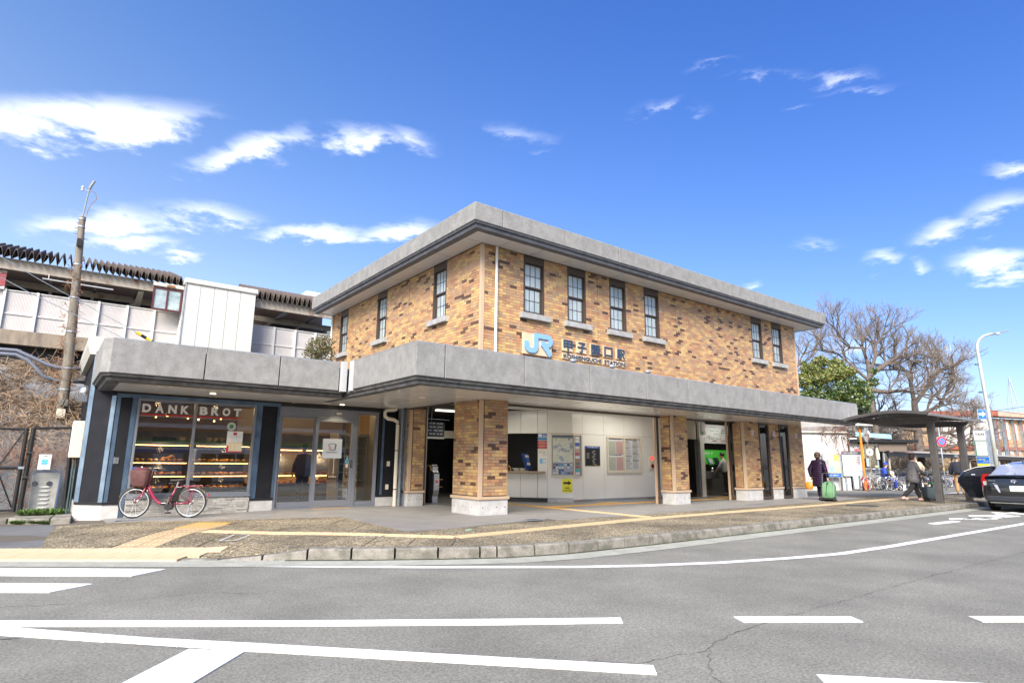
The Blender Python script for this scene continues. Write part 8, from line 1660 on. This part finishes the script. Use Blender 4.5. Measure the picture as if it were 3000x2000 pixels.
# ================================================================== TREES
def grow(mb, tw, p, d, l, r, depth, rng, up=.10, spread=.55):
    n = 3 if depth > 1 else 2; pts = [p]; dd = d.copy()
    for i in range(n):
        dd = (dd+Vector((rng.gauss(0,.16),rng.gauss(0,.16),rng.gauss(up*.5,.12)))).normalized(); pts.append(pts[-1]+dd*l/n)
    r1 = r*.68; tgt = mb if r > .018 else tw; tgt.tube(pts, [r+(r1-r)*i/n for i in range(n+1)], 6 if r > .05 else (4 if r > .018 else 3), False)
    if depth == 0: return
    k = rng.choice([2,3,3]) if depth > 1 else 3
    for i in range(k):
        t = rng.uniform(.35,1) if i else 1; q = pts[0].lerp(pts[-1], t) if t < 1 else pts[-1]; idx_ = min(n-1, int(t*n)); q = pts[idx_].lerp(pts[idx_+1], t*n-idx_) if t < 1 else pts[-1]
        a = rng.uniform(0, 6.28); o_ = dd.orthogonal().normalized(); o_.rotate(Matrix.Rotation(a, 3, dd)); nd = (dd+o_*rng.uniform(.3,1)*spread*1.5+Vector((0,0,up))).normalized()
        grow(mb, tw, q, nd, l*rng.uniform(.62,.85), max(.004, r1*rng.uniform(.6,.9) if i else r1), depth-1, rng, up, spread)
def bare_tree(label, base, trunk, limbs, seed, rt, depth=5, l0=1.6):
    rng = random.Random(seed); t = thing('bare_tree', label, 'tree', base); mb = MB(); tw = MB(); pts = [Vector(p) for p in trunk]; n = len(pts)
    mb.tube(pts, [rt*(1.15-.5*i/(n-1)) for i in range(n)], 12)
    for (start, mid, end, r) in limbs:
        s, m_, e_ = Vector(start), Vector(mid), Vector(end); P = [s, s.lerp(m_,.5)+Vector((rng.gauss(0,.1),rng.gauss(0,.1),rng.gauss(0,.1))), m_, m_.lerp(e_,.5)+Vector((rng.gauss(0,.12),rng.gauss(0,.12),rng.gauss(0,.12))), e_]; mb.tube(P, [r*(1-.16*i) for i in range(5)], 8, False)
        for i in range(1, 5):
            for _ in range(3):
                d = (P[i]-P[i-1]).normalized(); o_ = d.orthogonal().normalized(); o_.rotate(Matrix.Rotation(rng.uniform(0,6.28), 3, d)); grow(mb, tw, P[i], (d*.8+o_*.8+Vector((0,0,.25))).normalized(), l0*rng.uniform(.6,1.0), r*.42, depth-1, rng)
    mb.build('trunk', MAT['barkpale'], t, smooth=True); tw.build('twigs', MAT['twig'], t)['kind'] = 'stuff'; return t
bare_tree('tall spreading leafless tree directly behind the evergreen bush', (39.2,15.4,0), [(39.3,15.3,0),(39.2,15.35,2.5),(39.1,15.4,5.2),(39.15,15.35,6.6)],
    [((39.15,15.35,6.6),(38.95,15.5,8.2),(37.9,16.3,8.7),.12),((39.15,15.35,6.5),(40.6,14.3,7.6),(41.6,13.5,7.9),.16),((39.15,15.35,6.6),(39.6,15.0,8.4),(40.0,14.7,9.0),.11),((39.1,15.4,5.6),(40.6,14.2,5.6),(42.2,13.0,5.3),.14),((39.1,15.4,6.2),(38.2,16.1,7.3),(37.0,17.0,8.0),.10)], 5, .20, depth=6, l0=1.08)
bare_tree('low spreading leafless tree with a thick dark trunk behind the bicycle shed', (43.4,14.7,0), [(43.3,14.7,0),(43.4,14.6,2),(43.5,14.6,4.2),(43.5,14.6,5.2)],
    [((43.5,14.6,5.2),(43.4,14.6,7.0),(42.3,15.4,7.5),.14),((43.5,14.6,5.0),(45.0,13.5,7.2),(45.3,13.2,7.4),.14),((43.4,14.6,4.2),(44.8,13.6,4.9),(45.6,13.0,6.3),.14),((43.4,14.6,3.2),(45.0,13.4,3.2),(46.3,12.5,3.7),.12),((43.4,14.6,3.4),(42.2,15.5,3.6),(40.9,16.4,4.4),.18),((43.4,14.6,2.2),(44.8,13.6,2.2),(46.0,12.6,2.9),.14)], 9, .26, depth=6, l0=1.12)
bare_tree('pale distant leafless tree between the station and the tall bare tree', (44,23.5,0), [(44,23.5,0),(44,23.5,4),(44.1,23.4,7.5)], [((44.1,23.4,7.5),(43.4,24,9.0),(42.5,24.8,10.4),.12),((44.1,23.4,7.0),(45,22.6,8.6),(46.0,21.8,9.8),.12),((44.1,23.4,7.5),(44.2,23.3,9.5),(44.4,23.1,10.9),.10)], 15, .16, depth=5, l0=1.2)
o = tangle('undergrowth', 3600, lambda r: Vector((38+12*r.random(), 16.5-.0+3*r.random()-.35*(0), 1.2+3.2*r.random()**1.2)), MAT['twig'], (.4,1.3), .014, 41); tag(o, 'grey brown tangle of leafless shrubs below the bare trees', 'shrubs', kind='stuff')
eg = thing('evergreen_bush', 'large glossy evergreen bush with yellow green top behind the station end', 'tree', (33.2,14.9,0))
lm = [M('leaf_bright', (.145,.165,.035), .5, spec=.6), M('leaf_mid', (.07,.11,.022), .45, spec=.6), M('leaf_dark', (.035,.075,.018), .4, spec=.7), M('leaf_yellow', (.22,.20,.05), .5)]
P0 = Vector((33.2,14.9,0))
def cpos(a, z, b=0): q = P0+vright*a+vdir*b; return (q.x, q.y, z)
def crown(pts, n, mats, seed, size=(.04,.10)): leaf_clump('crown', [(*cpos(a,z,b), r, sq) for a, z, b, r, sq in pts], n, mats, seed, size, eg)
rng = random.Random(44)
def scatter(cx, cz, w, h, n, r0, r1): return [(cx+rng.gauss(0,w), cz+rng.gauss(0,h), rng.uniform(-.5,.6), rng.uniform(r0,r1), rng.uniform(.6,.95)) for _ in range(n)]
crown([(-1.1,6.2,0,.50,.7),(-.5,6.65,.1,.40,.8),(.3,6.5,0,.42,.8),(-1.5,5.6,0,.5,.8),(.9,6.1,.1,.42,.8),(.1,6.0,-.4,.5,.8),(-.7,5.7,-.5,.5,.8)]+scatter(-.3,6.1,.9,.35,12,.15,.35), 8200, lm[:2]+[lm[3]], 3)
crown([(-.9,5.0,0,.7,.9),(.3,5.1,-.2,.7,.9),(1.2,5.4,0,.5,.9),(1.8,5.3,.2,.4,.9),(.9,4.5,0,.65,.8),(-.3,4.4,0,.6,.8),(1.7,4.8,0,.45,1),(-1.6,4.6,0,.5,1),(1.6,4.1,.1,.38,1),(1.4,3.5,.1,.32,1)]+scatter(.8,5.0,.9,.6,16,.15,.38), 9500, [lm[1],lm[2],lm[2],lm[0]], 5)
mb = MB(); mb.tube([cpos(0,0),cpos(.1,3),cpos(0,5)], [.2,.15,.08], 8)
for a, z in ((-1.3,6.2),(.9,6.3),(1.7,5.2),(-1.5,4.9),(-.4,6.6),(.2,6.4),(1.3,4.2),(-.8,5.6)): mb.tube([cpos(.05,3),cpos(a*.5,4.2),cpos(a,z)], [.1,.06,.02], 6)
mb.build('trunk', MAT['bark'], eg)
MB().tube([cpos(1.95,0,1.2),cpos(1.95,5.2,1.2)], .06, 8).build('support_pole', MAT['bark'], eg)
# overhead cables
for i, (a, b, lb) in enumerate((((38,24,7.6),(52,11,4.6),'thin dark cable crossing behind the bare trees'),((36,18,3.3),(60,12,5.8),'thin cable rising to the right behind the street lamp'))):
    a, b = Vector(a), Vector(b); o = MB().tube([a, a.lerp(b,.5)-Vector((0,0,.25)), b], .014, 4).build('cable', MAT['black']); tag(o, lb, 'cable')

# ================================================================== ACROSS THE ROAD (seen only in the glass)
ob = thing('shop_building_opposite', 'brown tiled shop building across the road, seen only as a reflection', 'building', (8,-11,0))
obm = M('opposite_brown_tile', (.17,.13,.10), .6, col2=(.21,.165,.13), vs=2)
MB().box(-14,24,-16,-11,-.15,7.2).build('wall', obm, ob); MB().box(-14,24,-10.99,-10.9,1.55,1.72).build('sign_band', M('band_blue', (.03,.12,.4), .5), ob); MB().box(-14,24,-10.99,-10.9,1.725,2.02).build('sign_band', M('band_white', (.6,.6,.6), .5), ob); MB().box(-14,24,-10.99,-10.9,2.025,2.30).build('sign_band', M('band_green', (.05,.3,.08), .5), ob)
mb = MB(); text_into(mb, 'FamilyMart', (12.3,-10.88,1.76), (-1,0,0), Z_, 1.6, .24, .01, .02, (.03,.1,.4)); mb.build('lettering', MAT['vc'], ob, colname='Col')
for i in range(12): MB().box(-13+i*3,-11.4+i*3,-10.99,-10.95,.1,1.5).build('window', MAT['frost'], ob); MB().box(-13+i*3,-11.8+i*3,-10.99,-10.95,4.4,5.8).build('window', MAT['frost'], ob)
MB().box(-14,24,-10.98,-10.8,3.0,3.25).build('ledge', MAT['white'], ob)
vn_ = thing('parked_van', 'small white van parked across the road, seen only as a reflection', 'van', (7.7,-4.6,-.15), local=True)
def vring(x, w, z0, z1, wt): return [(x,0,z0),(x,w,z0),(x,w,(z0+z1)*.5),(x,wt,z1-.06),(x,wt*.85,z1),(x,0,z1),(x,-wt*.85,z1),(x,-wt,z1-.06),(x,-w,(z0+z1)*.5),(x,-w,z0)]
mb = MB(); mb.loft([vring(x,w,z0,z1,wt) for x, w, z0, z1, wt in ((-1.7,.66,.3,1.75,.6),(-1.65,.73,.25,1.86,.66),(0,.74,.22,1.9,.67),(.9,.74,.22,1.88,.66),(1.35,.73,.22,1.35,.66),(1.62,.70,.25,1.02,.64),(1.7,.6,.3,.8,.5))]); mb.build('body', MAT['white'], vn_, bevel=.04)
for s in (-1,1):
    for (a, b) in ((-1.45,-.75),(-.65,.15)): MB().box(a,b,s*.735,s*.75,1.15,1.6).build('window', cglass, vn_)
    mb = MB(); mb.extrude([(.25,s*.735,1.12),(1.15,s*.735,1.12),(.85,s*.735,1.6),(.25,s*.735,1.6)], (0,s*.015,0)); mb.build('window', cglass, vn_)
    for x in (-1.1,1.1): MB().tube([(x,s*.60,.27),(x,s*.76,.27)], .27, 20).build('wheel', rubber, vn_)
mb = MB(); mb.extrude([(.98,-.6,1.78),(.98,.6,1.78),(1.37,.6,1.36),(1.37,-.6,1.36)], (.03,0,.02)); mb.build('windscreen', cglass, vn_)
